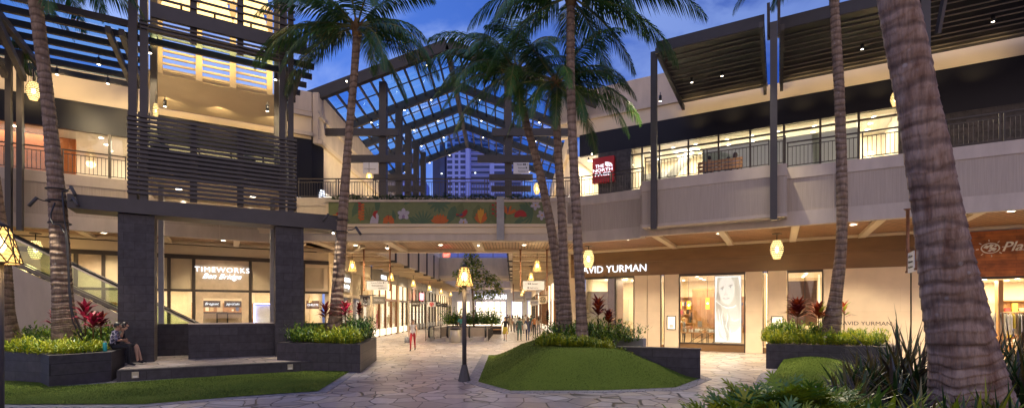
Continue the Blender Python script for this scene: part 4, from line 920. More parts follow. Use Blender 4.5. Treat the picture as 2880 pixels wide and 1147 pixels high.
# escalator well with railing and planter bench in the middle of the passage
def gp(px, Y): return P(px, 0, Y).x
wl = thing('stairwell', (-4, 40, 0), 'stairwell kerb and glass ends of the escalators going down in the passage', 'stairwell')
x0w, x1w = gp(1196, 34.6), gp(1373, 34.6)
cb('well_wall', x0w + .05, x1w - .05, 41.5, 41.6, -0, .75, M['stucco2'], wl)
def arm(x, y, label):
    t = thing('escalator_newel', (x, y, 0), label, 'escalator', 'black escalator ends in the passage')
    a = MB(); a.box((x, y + .8, .12), (.22, 1.7, .24), M['steel']); obj('base', a, t)
    a = MB(); a.tube([(x, y + 1.7, 1.0), (x, y + .35, 1.0), (x, y + .08, .9), (x, y, .65), (x, y + .06, .4), (x, y + .3, .28)], .07, M['black'], 8); obj('handrail', a, t)
    a = MB(); a.face([(x, y + .2, .25), (x, y + 1.7, .25), (x, y + 1.7, .95), (x, y + .3, .93)], M['glassg']); obj('glass_side', a, t)
arm(gp(1207, 34.6), 34.4, 'leftmost black escalator end below the passage railing'); arm(gp(1259, 34.6), 34.4, 'second black escalator end beside the steel bin'); arm(gp(1320, 34.6), 34.4, 'third black escalator end right of the lamp post'); arm(gp(1366, 34.6), 34.4, 'rightmost black escalator end by the railing corner')
WF = Fac((x0w, 34.8), (.12, 1)); railing(WF, 0, 8, 0, 0, 'railing along the left side of the stairwell', h=1.0, sp=.25)
WF2 = Fac((x1w, 34.8), (.0, 1)); railing(WF2, 0, 8, 0, 0, 'railing along the right side of the stairwell', h=1.0, sp=.25)
railing(Fac((0, 42.8), (1, 0)), x0w + 1, x1w, 0, 0, 'railing across the far end of the stairwell', h=1.0, sp=.2)
pl = thing('planter_bench', (-3.8, 46, 0), 'dark planter with wooden bench edge behind the stairwell', 'planter')
a = MB(); a.box((gp(1330, 45), 46.5, .35), (5.2, 3, .7), M['tileR']); obj('planter_wall', a, pl); a = MB(); a.box((gp(1330, 45), 44.8, .45), (5.3, .35, .08), M['oak']); obj('bench_seat', a, pl)
tb = thing('trash_bin', (gp(1281, 33.2), 33.2, 0), 'round steel litter bin standing by the stairwell', 'bin')
a = MB(); a.lathe((gp(1281, 33.2), 33.2, 0), [(.34, 0), (.36, .05), (.36, .82), (.34, .86)], M['steel'], 18); obj('body', a, tb)
a = MB(); a.lathe((gp(1281, 33.2), 33.2, .86), [(.37, 0), (.37, .08), (.2, .12)], M['bronze'], 18); obj('lid', a, tb)
# ================================================================ right building
rb = thing('shop_building', (14, 24, 0), 'right shop building with limestone jewellery shop below and glazed shop above', 'building')
def fr_(n, u0, u1, d0, d1, z0, z1, m, par=None, F=None): a = MB(); a.fbox(F or FR, u0, u1, d0, d1, z0, z1, m); return obj(n, a, par or rb)
RU = FR.U
uL = RU(1606); uE = RU(2642)
fr_('brown_fascia', uL, uE, -.3, .0, 4.10, 4.86, M['brown']); fr_('brown_fascia', uL, uE, -.3, .012, 4.865, 5.70, M['brown'])
fr_('floor_edge', uL, 14, -6, 0, 5.71, 7.28, M['stucco2'])
def pan(a, b, kind):
    u0, u1 = RU(a), RU(b)
    if kind == 'L': fr_('limestone_panel', u0 + .006, u1 - .006, -.3, .02, 0, 4.098, M['lime'])
    elif kind == 'S':
        fr_('slot_frame', u0, u0 + .04, -.3, .01, 0, 4.098, M['bronze']); fr_('slot_frame', u1 - .04, u1, -.3, .01, 0, 4.098, M['bronze']); fr_('slot_light', u0 + .04, u1 - .04, -.9, -.85, .3, 4.0, M['wallw']); fr_('slot_base', u0 + .04, u1 - .04, -.3, 0, 0, .28, M['brown'])
        fr_('light_strip', u1 - .07, u1 - .045, -.5, -.4, .3, 4.0, M['strip'])
        fr_('slot_glass', u0 + .041, u1 - .041, -.1, -.08, .281, 4.09, M['glass'])
    elif kind == 'W':
        fr_('window_frame', u0, u0 + .05, -.2, .03, .0, 4.098, M['bronze']); fr_('window_frame', u1 - .05, u1, -.2, .03, 0, 4.098, M['bronze']); fr_('window_frame', u0 + .05, u1 - .05, -.2, .03, 3.98, 4.098, M['bronze']); fr_('window_frame', u0 + .05, u1 - .05, -.2, .03, .38, .44, M['bronze'])
        fr_('window_base', u0 + .05, u1 - .05, -.2, .0, 0, .379, M['brown']); fr_('window', u0 + .05, u1 - .05, -.09, -.07, .441, 3.979, M['glass'])
pan(1640, 1731, 'W'); pan(1731, 1784, 'W'); pan(1784, 1820, 'L'); pan(1821, 1857, 'L'); pan(1857, 1869, 'S'); pan(1869, 1909, 'L'); pan(1910, 2096, 'W'); pan(2097, 2144, 'L'); pan(2145, 2160, 'S'); pan(2160, 2213, 'L'); pan(2214, 2315, 'W'); pan(2316, 2560, 'L'); pan(2564, 2642, 'L')
fr_('panel_seam', RU(2560.5), RU(2563.5), -.3, .0, 0, 4.098, M['bronze'])
fr_('dark_return', RU(1706), RU(1731), -1.6, -.21, .4, 4.0, M['brown']); 
interior(FR, RU(1642), RU(2640), .02, 4.05, 6.0, rb, 560, col=(1, .76, .46)); shelves(FR, RU(1642) + 1, RU(2640) - 2, -5.9, .8, 3.0, rb, 6, 4, .6)
fr_('green_artwork', RU(1675, -4), RU(1684, -4), -5.9, -5.85, 2.5, 3.3, mat('green_art', (.02, .25, .12), .5))
# art panels, screen, pendants, tables in the shop
fr_('framed_art', RU(1737, -4), RU(1768, -4), -4.1, -4.0, 1.3, 2.9, mat('art_canvas', (.50, .40, .25), .6, col2=(.30, .36, .34), vs=1.6))
a = MB(); s0, s1 = RU(1948, -3.5), RU(2025, -3.5)
for k in range(24): u = s0 + (s1 - s0) * k / 23; a.fbox(FR, u - .022, u + .022, -3.6, -3.5, .5, 3.35, M['oak'])
a.fbox(FR, s0 - .03, s1 + .03, -3.61, -3.49, 3.352, 3.44, M['oak']); obj('slatted_screen', a, rb)
fr_('wall_picture', RU(1942, -3.9), RU(1962, -3.9), -4.0, -3.9, 1.6, 2.05, M['bronze'])
M['amber'] = shade('amber_pendant', (1, .33, .03), 2.6, .3)
for px, py0, py1, d in ((1937, 846, 869, -2.6), (1990, 836, 869, -1.6), (1912, 848, 868, -3.2)):
    c_ = FR.pt(RU(px, d), d, 0); zz0 = CAMH + (HZ - py1) / FPX * c_.y; zz1 = CAMH + (HZ - py0) / FPX * c_.y
    t = thing('pendant_lamp', (c_.x, c_.y, zz0), 'amber cylinder pendant %s inside the jewellery shop window' % {1937: 'left of the slatted screen', 1990: 'in front of the slatted screen', 1912: 'at the left window edge'}[px], 'lamp', 'amber pendants in the jewellery shop')
    a = MB(); a.lathe((c_.x, c_.y, zz0), [(.11, 0), (.11, zz1 - zz0)], M['amber'], 14, cap=False); obj('lamp_shade', a, t)
    a = MB(); a.ball((c_.x, c_.y, (zz0 + zz1) / 2), .05, M['bulb'], 8); obj('bulb', a, t)
    a = MB(); a.tube([(c_.x, c_.y, zz1), (c_.x, c_.y, 4.04)], .012, M['bronze'], 6); obj('cord', a, t)
def jtable(px0, px1, d, label):
    u0, u1 = RU(px0, d), RU(px1, d); m_ = FR.pt((u0 + u1) / 2, d - .35, 0); t = thing('display_table', m_, label, 'table', 'glass topped jewellery tables')
    a = MB(); a.fbox(FR, u0, u1, d - .7, d, .90, .95, M['oak']); obj('table_top', a, t)
    a = MB(); a.fbox(FR, u0 + .03, u1 - .03, d - .67, d - .03, .952, 1.15, M['glass']); obj('glass_case', a, t)
    for uu in (u0 + .05, u1 - .05):
        for dd in (d - .05, d - .65): a = MB(); a.fbox(FR, uu - .02, uu + .02, dd - .02, dd + .02, .02, .90, M['bronze']); obj('leg', a, t)
    a = MB(); a.bar(FR.pt(u0 + .05, d - .05, .1), FR.pt(u1 - .05, d - .05, .85), .03, .03, M['bronze']); obj('brace', a, t)
    r = random.Random(px0)
    for k in range(5):
        uu = u0 + .15 + (u1 - u0 - .3) * (k + r.random() * .6) / 5; a = MB(); c_ = FR.pt(uu, d - .2 - r.random() * .3, .953); a.lathe(c_, [(.07, 0), (.05, .03), (.055, .12), (.02, .16)], M['signw'], 8); obj('jewellery_stand', a, t)
jtable(1916, 1975, -.9, 'glass jewellery table at the left of the big shop window'); jtable(1985, 2030, -1.1, 'glass jewellery table half hidden by the lit portrait'); jtable(1942, 2010, -2.6, 'rear jewellery table before the slatted screen'); jtable(1735, 1770, -1.8, 'jewellery table seen through the narrow shop window')
fr_('counter', RU(1735, -1.0), RU(1766, -1.0), -1.3, -.9, .02, .75, M['oak']); fr_('monitor', RU(1962, -2.3), RU(1974, -2.3), -2.34, -2.3, 1.2, 1.55, M['steel'])
# wall display boxes
for a_, b_2 in ((1876, 1901), (2169, 2203)):
    u0, u1 = RU(a_), RU(b_2); lo = 1.15; hi = 1.82
    for q in ((u0, u0 + .04, lo, hi), (u1 - .04, u1, lo, hi), (u0, u1, lo - .04, lo), (u0, u1, hi, hi + .04)): fr_('display_box_frame', q[0], q[1], .021, .06, q[2], q[3], M['bronze'])
    fr_('display_box_light', u0 + .041, u1 - .041, .021, .03, lo, hi, emis('display_box_glow%d' % a_, (1, .82, .5), .9)); fr_('display_bust', (u0 + u1) / 2 - .1, (u0 + u1) / 2 + .1, .031, .055, lo + .05, lo + .25, M['signw'])
# smoked window back panel
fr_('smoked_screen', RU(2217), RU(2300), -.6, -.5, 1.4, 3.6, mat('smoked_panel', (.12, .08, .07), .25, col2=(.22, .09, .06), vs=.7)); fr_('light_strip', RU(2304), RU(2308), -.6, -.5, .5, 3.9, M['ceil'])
fr_('window_mullion', RU(2263), RU(2264.5), -.07, .0, .45, 3.97, M['bronze'])
lt = M['wsign']
text('sign_lettering', 'DAVID YURMAN', FR, (RU(1622) + RU(1818)) / 2, .05, 4.34, .40, lt, rb, width=RU(1818) - RU(1622), ext=.03, bold=-.004, label='white lit letters DAVID YURMAN on the brown fascia')
text('sign_lettering', 'DAVID YURMAN', FR, (RU(2355) + RU(2508)) / 2, .025, 1.47, .17, M['ink'], rb, width=RU(2508) - RU(2357), ext=.006, label='small dark letters DAVID YURMAN on the limestone')
# lit portrait
lp_ = thing('light_box', FR.pt(RU(2046), .1, .45), 'tall glowing light box with the portrait of a long haired person', 'sign')
M['lbx'] = emis('lightbox_white', (.90, .97, 1), .60)
for n_, c_, s_ in (('hair', (.74, .68, .54), .75), ('hair2', (.34, .29, .25), .5), ('skin', (1, .93, .84), 1.0), ('skin2', (.86, .74, .66), .85), ('lip', (.50, .28, .28), .6), ('eye', (.20, .21, .25), .55), ('top', (1, 1, 1), 1.15)): M['lb_' + n_] = emis('portrait_' + n_, c_, s_ * .46)
u0, u1 = RU(2010), RU(2083)
a = MB(); a.fbox(FR, u0, u1, -.30, -.22, .50, 3.93, M['lbx']); obj('light_face', a, lp_)
a = MB(); 
for q in ((u0 - .03, u0 - .002, .47, 3.96), (u1 + .002, u1 + .03, .47, 3.96), (u0, u1, .47, .499), (u0, u1, 3.932, 3.96)): a.fbox(FR, q[0], q[1], -.31, -.2, q[2], q[3], M['steel'])
obj('frame', a, lp_)
pm = MB(); W_, H_ = u1 - u0, 3.43; pl_ = [0]
def pp(pts, m):
    pl_[0] += 1; d = -.2185 + pl_[0] * .0012; pm.face([FR.pt(u0 + min(.995, max(.005, x)) * W_, d, .50 + min(.997, max(.003, y)) * H_) for x, y in pts], m)
def ell(cx, cy, rx, ry, m, n=18, rot=0, a0=0, a1=6.283):
    pp([(cx + rx * math.cos(t) * math.cos(rot) - ry * math.sin(t) * math.sin(rot), cy + (rx * math.cos(t) * math.sin(rot) + ry * math.sin(t) * math.cos(rot)) ) for t in [a0 + (a1 - a0) * k / n for k in range(n)]], m)
def strand(pts, w0, m):
    l_, r_ = [], []
    for k, (x, y) in enumerate(pts):
        x2, y2 = pts[min(k + 1, len(pts) - 1)]; x1_, y1_ = pts[max(k - 1, 0)]; tx, ty = (x2 - x1_) * 1.0, (y2 - y1_) * 2.6; L_ = math.hypot(tx, ty) or 1; ww = w0 * math.sin(math.pi * (k + .4) / (len(pts) - .2)); l_.append((x - ty / L_ * ww, y + tx / L_ * ww / 2.6)); r_.append((x + ty / L_ * ww, y - tx / L_ * ww / 2.6))
    for k in range(len(pts) - 1):
        pass
    pp(l_ + r_[::-1], m)
LB = lambda k: M['lb_' + k]
pp([(.08, .98), (.9, .98), (.98, .8), (.98, .2), (.7, .02), (.2, .02), (.05, .3), (.03, .6), (.06, .8)], LB('hair'))
pp([(.10, .78), (.2, .70), (.22, .55), (.34, .40), (.52, .30), (.60, .02), (.44, .02), (.30, .15), (.12, .3), (.03, .48), (.04, .66)], LB('hair2'))
pp([(.46, .60), (.80, .58), (.98, .42), (.98, .10), (.66, .02), (.50, .02), (.60, .22), (.56, .4)], LB('skin2'))
pp([(.15, .88), (.22, .965), (.40, .99), (.60, .98), (.72, .92), (.76, .82), (.74, .70), (.66, .62), (.54, .575), (.42, .575), (.30, .61), (.20, .69), (.15, .78)], LB('skin'))
ell(.27, .825, .085, .010, LB('hair2'), rot=.25); ell(.61, .86, .085, .009, LB('hair2'), rot=.1)
ell(.28, .803, .070, .013, LB('lbx') if 'lb_lbx' in M else M['lbx']); ell(.285, .803, .034, .013, LB('eye')); ell(.28, .815, .075, .006, LB('eye'))
ell(.60, .832, .062, .012, M['lbx']); ell(.60, .832, .032, .012, LB('eye')); ell(.60, .843, .068, .005, LB('eye'))
pp([(.41, .82), (.45, .74), (.50, .718), (.44, .712), (.38, .715), (.35, .724), (.40, .75)], LB('skin2'))
ell(.37, .717, .022, .005, LB('eye')); ell(.48, .718, .018, .004, LB('eye'))
pp([(.28, .665), (.36, .676), (.42, .671), (.49, .678), (.60, .664), (.50, .655), (.42, .651), (.34, .655)], LB('lip')); pp([(.34, .664), (.42, .667), (.54, .664), (.42, .660)], M['lbx']); pp([(.31, .655), (.42, .646), (.55, .655), (.46, .637), (.38, .638)], LB('skin2'))
strand([(.02, .66), (.12, .62), (.30, .57), (.55, .54), (.80, .58), (.97, .66)], .07, LB('hair')); strand([(.02, .63), (.20, .58), (.45, .52), (.70, .53), (.98, .60)], .030, M['lbx']); strand([(.10, .62), (.30, .56), (.55, .53)], .02, LB('hair2'))
pp([(.74, .96), (.88, .9), (.97, .75), (.97, .55), (.88, .50), (.80, .60), (.77, .72), (.78, .84)], LB('hair'))
for k in range(9): x = .08 + k * .055; strand([(x, .52 - .01 * k), (x + .05 * math.sin(k), .38), (x + .10 - .02 * k, .24), (x + .14, .1)], .014, [LB('hair'), M['lbx'], LB('hair2')][k % 3])
pp([(.55, .26), (.62, .14), (.80, .16), (.98, .24), (.98, .01), (.60, .01)], LB('top')); strand([(.60, .40), (.70, .33), (.82, .32), (.98, .36)], .008, M['lbx'])
for k in range(6): ell(.66 + k * .05, .335 - .012 * math.sin(k), .02, .008, LB('top'))
strand([(.02, .34), (.16, .26), (.32, .12), (.44, .03)], .10, LB('skin')); strand([(.05, .02), (.2, .05), (.42, .02)], .05, M['lbx'])
obj('portrait', pm, lp_)
# ---- upper storey right
fr_('black_glass_band', RU(1630), 12, -.25, .0, 11.27, 12.55, M['blackband']); fr_('cream_band', RU(1560), 12, -.3, .02, 12.552, 13.35, M['cream'])
fr_('stucco_parapet', RU(1560), RU(1975), -.3, .06, 13.352, 15.1, M['stucco']); fr_('stucco_ledge', RU(1560), RU(1975), .061, .14, 13.35, 13.5, M['stucco'])
upm = [1806, 1855, 1936, 2021, 2110, 2205, 2307, 2415, 2530]
for p_ in upm: fr_('upper_mullion', RU(p_) - .045, RU(p_) + .045, -.1, .03, 7.3, 11.265, M['bronze'])
fr_('upper_transom', RU(1775), RU(2530), -.08, .025, 10.86, 10.94, M['bronze'])
fr_('upper_glass', RU(1775), RU(2528), -.06, -.04, 7.32, 11.26, M['glass'])
fr_('ledger_wall', RU(1683), RU(1775), -.4, .05, 7.3, 11.265, M['ledger']); fr_('ledger_wall', RU(2532), 12, -.4, .05, 7.3, 10.6, M['ledger']); fr_('black_glass_band', RU(2532), 12, -.3, .02, 10.602, 11.265, M['blackband'])
fr_('upper_glass', RU(1612), RU(1682), -.06, -.04, 7.32, 11.26, M['glass'])
interior(FR, RU(1612), RU(1778), 7.3, 11.3, 4, rb, 240, col=(1, .88, .70)); interior(FR, RU(1780), RU(2530), 7.3, 11.3, 3.6, rb, 430, col=(1, .88, .66))
M['film'] = mat('pale_green_film', (.50, .58, .50), .5, var=.05, vs=.5)
fr_('frosted_panel', RU(1975, -.5), RU(2420, -.5), -.7, -.6, 7.32, 10.8, M['film'])
fr_('shop_stair', RU(1780), RU(1880), -2.5, -2.4, 7.4, 10.4, M['concrete'])
a = MB(); s0, s1 = FR.pt(RU(1800), -1.6, 8.2), FR.pt(RU(1930), -1.8, 11.2); a.bar(s0, s1, .3, .45, M['white']); obj('stair_beam', a, rb)
nf = thing('shop_sign', FR.pt(RU(1700), .1, 8.6), 'red square shop sign with glowing white letters on dark stone', 'sign')
a = MB(); a.fbox(FR, RU(1671), RU(1731), .06, .3, 9.5, 10.95, M['red']); obj('sign_panel', a, nf)
uc = (RU(1671) + RU(1731)) / 2 - .02
for k, s_ in enumerate(('THE', 'NORTH', 'FACE')): text('sign_lettering', s_, FR, uc - (.18 if k == 0 else .0), .32, 10.36 - k * .24, .18, M['wsign'], nf, width=(.50, 1.15, .92)[k], ext=.01, bold=0, label='white lit word ' + s_)
a = MB()
for k, rr in enumerate((.44, .32, .20)):
    pts = [FR.pt(uc + .14 + rr * math.sin(t) - .0, .32, 10.36 + rr * .62 * math.cos(t)) for t in [math.pi / 2 * j / 8 for j in range(9)]]; pts2 = [FR.pt(uc + .14 + (rr - .07) * math.sin(t), .32, 10.36 + (rr - .07) * .62 * math.cos(t)) for t in [math.pi / 2 * j / 8 for j in range(9)]]
    for j in range(8): a.face([pts[j], pts[j + 1], pts2[j + 1], pts2[j]][::-1], M['wsign'])
obj('dome_mark', a, nf)
# parapets right: bridge corner, main, bay
pts = [(2.3, 24.0), (3.3, 23.75), (4.6, 23.1), (5.95, 22.2)]
for i in range(3):
    F_ = Fac(pts[i], Vector(pts[i + 1]) - Vector(pts[i])); L_ = (Vector(pts[i + 1]) - Vector(pts[i])).length
    a = MB(); a.fbox(F_, 0, L_, -.25, 0, 5.42, 5.95, M['stucco2']); obj('fascia_band', a, rb); a = MB(); a.fbox(F_, 0, L_, -.25, -.02, 5.95, 7.22, M['groove']); obj('ribbed_panel', a, rb); a = MB(); a.fbox(F_, 0, L_, -.25, 0, 7.22, ZP, M['stucco2']); obj('parapet_cap', a, rb)
    railing(F_, .02, L_ - .02, -.12, ZP, ['first short railing right of the footbridge corner', 'second short railing by the red shop sign', 'third short railing ending at the balcony bay'][i], h=.98)
v0 = FRp.U(1806)
parapet(FRp, v0 - .1, 14, rb)
FB = Fac(FRp.pt(v0, .62, 0).xy, RD)                # projecting bay
bu0, bu1 = FB.U(1806), FB.U(2213)
a = MB(); a.fbox(FB, bu0, bu1, -.9, 0, 5.80, 7.22, M['groove']); obj('bay_panel', a, rb); a = MB(); a.fbox(FB, bu0 - .01, bu1 + .01, -.9, .02, 7.221, ZP + .01, M['stucco2']); obj('bay_cap', a, rb); a = MB(); a.fbox(FB, bu0 - .01, bu1 + .01, -.9, .02, 5.68, 5.799, M['stucco2']); obj('bay_edge', a, rb)
railing(FB, bu0 + .1, FB.U(2162), -.12, ZP, 'railing around the bench balcony bay', h=1.03); railing(FB, FB.U(2180), bu1 - .05, -.12, ZP, 'short railing piece right of the balcony post', h=1.08)
railing(FRp, FRp.U(2214), FRp.U(2640), -.12, ZP, 'railing in front of the glazed upper shop', h=1.0); railing(FRp, FRp.U(2642), FRp.U(3000), -.12, ZP, 'railing in front of the dark ledger wall', h=1.0)
a = MB(); q = [(3.3, 24.1, 0), (4.65, 23.5, 0), (6.05, 22.6, 0), FRp.pt(v0 + .15, -.25, 0), FRp.pt(14, -.25, 0), FR.pt(14, -.1, 0), FR.pt(uL, -.1, 0)]
a.prism([(p[0], p[1]) for p in q], ZS + .006, ZS + .1, M['soffitR']); obj('soffit', a, rb)
a = MB(); q = [(3.3, 24.1, 0), (4.65, 23.5, 0), (6.05, 22.6, 0), FRp.pt(v0 + .15, -.25, 0), FRp.pt(14, -.25, 0), FR.pt(14, -.1, 0), FR.pt(uL, -.1, 0)]
a.prism([(p[0], p[1]) for p in q], 7.1, 7.3, M['stucco2']); obj('deck', a, rb)
for k in range(8):
    u = v0 + .4 + 2.75 * k; a = MB(); a.bar(FRp.pt(u, -.26, ZS - .06), FRp.pt(u, -5.6, ZS - .06), .28, .16, M['cream']); obj('soffit_beam', a, rb)
a = MB(); a.fbox(FRp, v0, 14, -.6, -.252, ZS - .12, ZS + .003, M['cream']); obj('soffit_trim', a, rb)
a = MB(); a.fbox(FR, uL, 14, .02, .35, ZS - .10, ZS + .002, M['cream']); obj('soffit_trim', a, rb)
# canopies right
M['slatc'] = mat('canopy_slat', (.32, .28, .22), .6, var=.1)
def canopy(F, u0, u1, depth, z, label, both=True):
    t = thing('slatted_canopy', F.pt((u0 + u1) / 2, -depth / 2, z), label, 'canopy', 'dark slatted canopies of the right building')
    a = MB(); a.fbox(F, u0, u1, -.12, 0, z - .02, z + .44, M['darkm2']); obj('fascia', a, t)
    a = MB(); a.fbox(F, u0, u1, -depth, -.12, z + .16, z + .22, M['black']); obj('roof_sheet', a, t)
    a = MB(); k = 0; d = .35
    while d < depth - .2:
        a.fbox(F, u0 + .02, u1 - .02, -d - .03, -d, z + .11, z + .155, M['slatc']); d += .40 if k % 2 else .56; k += 1
    obj('slat', a, t)
    for u in ((u0 + .1, u1 - .1) if both else (u0 + .1,)):
        a = MB(); a.bar(F.pt(u, .35, z - .12), F.pt(u, -depth, z - .12), .14, .22, M['darkm']); obj('rafter', a, t)
    for sgn in (.3, .7):
        c_ = F.pt(u0 + (u1 - u0) * sgn * .8, -depth * .5, z - .22); a = MB(); a.tube([c_, c_ + UP * .22], .06, M['black'], 8); s_ = obj('spotlight', a, t); a = MB(); a.disc(c_ - UP * .002, .05, M['down'], 8, flip=True); obj('spotlight_lens', a, s_)
    return t
CF = Fac((6.03, 20.7), RD)
canopy(CF, 0.05, CF.U(2150), 6.2, 13.0, 'dark slatted canopy over the bench balcony')
CF2 = Fac(CF.pt(0, -.55, 0).xy, RD); canopy(CF2, CF2.U(2192), 17, 5.6, 13.0, 'dark slatted canopy over the glazed upper shop at far right')
for px, dd, zb, zt in ((1840, .08, 5.55, 14.0), (2176, .08, 5.55, 14.0)):
    u = FB.U(px, .1); t = thing('canopy_post', FB.pt(u, .15, zb), 'slim grey steel post %s the balcony bay' % ('at the left end of' if px < 2000 else 'at the right end of'), 'post')
    a = MB(); a.fbox(FB, u - .12, u + .12, .03, .25, zb, zt - 1.0, M['darkm']); obj('shaft', a, t)
    for s_ in ((-.222, .122) if px > 2000 else ()): a = MB(); a.hexa([FB.pt(u + s_, .03, 12.6), FB.pt(u + s_ + .1, .03, 12.6), FB.pt(u + s_ + .1, -.3, 12.6), FB.pt(u + s_, -.3, 12.6), FB.pt(u + s_, .5, 13.62), FB.pt(u + s_ + .1, .5, 13.62), FB.pt(u + s_ + .1, .2, 13.62), FB.pt(u + s_, .2, 13.62)], M['darkm']); obj('fork_arm', a, t)
u = FRp.U(2601, .1); t = thing('canopy_post', FRp.pt(u, .15, 7.7), 'slim grey steel post behind the huge leaning palm', 'post')
a = MB(); a.fbox(FRp, u - .13, u + .13, .03, .25, 5.6, 13.6, M['darkm']); obj('shaft', a, t)
for s_ in (-.25, .35): a = MB(); a.bar(FRp.pt(u + s_, .05, 11.6), FRp.pt(u + s_ * 1.8, .9, 14.2), .1, .2, M['darkm']); obj('fork_arm', a, t)
# ---- clothes shop at far right
shop(SE0, 52.1, 58.5, 'gold lit shop corner right behind the three palm trunks', None, 0, M['cream'], M['upl'], M['copper'], 12)
ws_ = Fac((3.5, 46), (0, -1))
a = MB(); a.fbox(ws_, 0, 16.5, -.3, 0, 7.3, 13.4, M['stucco']); obj('upper_side_wall', a, rb); a = MB(); a.fbox(ws_, 0, 16.52, .001, .2, 11.5, 11.8, M['cream']); obj('cornice', a, rb)
a = MB(); a.fbox(ws_, 12.5, 16.2, .001, .01, 7.4, 9.2, M['ceil']); obj('upper_shop_window', a, rb)  # glowing sheet in place of a lit room
M['letc'] = mat('letter_cream', (.88, .84, .72), .5)
cs = thing('boutique', FR.pt(RU(2700), 0, 0), 'clothes shop with orange wooden board fascia behind the huge palm', 'shop')
fr_('wood_fascia', uE + .02, 14, -.3, .10, 3.55, 5.45, M['woodwall'], cs); fr_('steel_edge', uE + .02, 14, -.25, .08, 3.45, 3.548, M['bronze'], cs)
for p_ in (2650, 2752, 2890): fr_('door_frame', RU(p_) - .04, RU(p_) + .04, -.2, -.1, 0, 3.449, M['bronze'], cs)
interior(FR, uE + .05, 13.8, .02, 3.5, 4.5, cs, 330, col=(1, .84, .52)); shelves(FR, uE + 1, 13.5, -4.4, .5, 2.6, cs, 8, 4, .7)
fr_('wood_pillar', RU(2808, -1), RU(2822, -1), -1.4, -1.0, .02, 3.45, M['oak'], cs); fr_('sale_counter', RU(2750, -2.8), RU(2850, -2.8), -3.3, -2.8, .02, .55, M['oak'], cs)
text('sign_lettering', 'Planet Blue', FR, RU(2812), .16, 4.58, .38, M['letc'], cs, align='LEFT', shear=.35, ext=.03, bold=.004, label='cream script lettering on orange boards')
a = MB(); gc = RU(2781); gz = 4.72
def ring(cx, cz, rx, rz_, th, m, d0, d1):
    n = 24
    for k in range(n):
        t0, t1 = 6.2832 * k / n, 6.2832 * (k + 1) / n; q = [(cx + rx * math.cos(t0), cz + rz_ * math.sin(t0)), (cx + rx * math.cos(t1), cz + rz_ * math.sin(t1)), (cx + (rx - th) * math.cos(t1), cz + (rz_ - th) * math.sin(t1)), (cx + (rx - th) * math.cos(t0), cz + (rz_ - th) * math.sin(t0))]
        a.hexa([FR.pt(x, d1, z) for x, z in q] + [FR.pt(x, d0, z) for x, z in q], m)
ring(gc, gz, .30, .22, .035, M['letc'], .14, .19)
for x, z, s_ in ((-.12, .06, .10), (.02, .10, .09), (.1, -.05, .10), (-.02, -.1, .06), (.02, .0, .06), (.16, .08, .05)): a.hexa([FR.pt(gc + x + dx_ * s_, d_, gz + z + dz_ * s_ * .8) for d_ in (.19, .14) for dx_, dz_ in ((-1, -.3), (.2, -1), (1, .3), (-.1, 1))], M['letc'])
for k in range(8):
    t_ = 6.283 * k / 8 + .1; p0, p1 = FR.pt(gc + .36 * math.cos(t_), .165, gz + .28 * math.sin(t_)), FR.pt(gc + .45 * math.cos(t_), .165, gz + .36 * math.sin(t_)); a.tube([p0, p1], .018, M['letc'], 6)
obj('globe_emblem', a, cs)
cols = [(.7, .68, .62), (.05, .05, .06), (.12, .14, .4), (.55, .5, .42), (.75, .74, .72), (.2, .16, .13), (.7, .55, .08), (.10, .12, .30)]
cm = [mat('cloth_%d' % i, c, .8, var=.15, vs=6) for i, c in enumerate(cols)]
def rack(px0, px1, d, zt, label, seed):
    u0, u1 = RU(px0, d), RU(px1, d); t = thing('clothes_rack', FR.pt((u0 + u1) / 2, d, 0), label, 'clothes rack', 'clothes racks')
    a = MB(); a.tube([FR.pt(u0, d, .02), FR.pt(u0, d, zt), FR.pt(u1, d, zt), FR.pt(u1, d, .02)], .018, M['steel'], 6); obj('frame', a, t)
    r = random.Random(seed); u = u0 + .08
    while u < u1 - .06:
        ln = .65 + r.random() * .35; w_ = .20; m_ = cm[r.randrange(len(cm))] if r.random() > .35 else cm[4]
        a = MB(); a.hexa([FR.pt(u, d + w_ * 1.1, zt - ln), FR.pt(u + .035, d + w_ * 1.1, zt - ln), FR.pt(u + .035, d - w_, zt - ln), FR.pt(u, d - w_, zt - ln), FR.pt(u, d + w_, zt - .14), FR.pt(u + .03, d + w_, zt - .14), FR.pt(u + .03, d - w_, zt - .14), FR.pt(u, d - w_, zt - .14)], m_)
        a.hexa([FR.pt(u, d + w_, zt - .139), FR.pt(u + .03, d + w_, zt - .139), FR.pt(u + .03, d - w_, zt - .139), FR.pt(u, d - w_, zt - .139), FR.pt(u, d + .03, zt - .03), FR.pt(u + .03, d + .03, zt - .03), FR.pt(u + .03, d - .03, zt - .03), FR.pt(u, d - .03, zt - .03)], m_)
        obj('hanging_garment', a, t); u += .075 + r.random() * .05
rack(2756, 2800, -.9, 2.05, 'clothes rack of pale and patterned garments nearest the palm', 1); rack(2815, 2895, -1.0, 2.05, 'clothes rack with blue and yellow garments at the picture edge', 2); rack(2760, 2860, -2.6, 1.9, 'rear clothes rack deep inside the clothes shop', 3)
for px in (2772, 2858):
    t = thing('display_shelf', FR.pt(RU(px, -.8), -.8, 0), 'low wooden shelf of folded clothes %s' % ('beside the palm' if px < 2800 else 'under the blue garments'), 'shelf')
    for zz in (.35, .75): a = MB(); a.fbox(FR, RU(px, -.8) - .5, RU(px, -.8) + .5, -1.2, -.7, zz, zz + .03, M['oak']); obj('shelf_board', a, t)
    for q in (-.48, .48): a = MB(); a.fbox(FR, RU(px, -.8) + q - .02, RU(px, -.8) + q + .02, -1.2, -.7, .02, .34, M['bronze']); obj('leg', a, t)
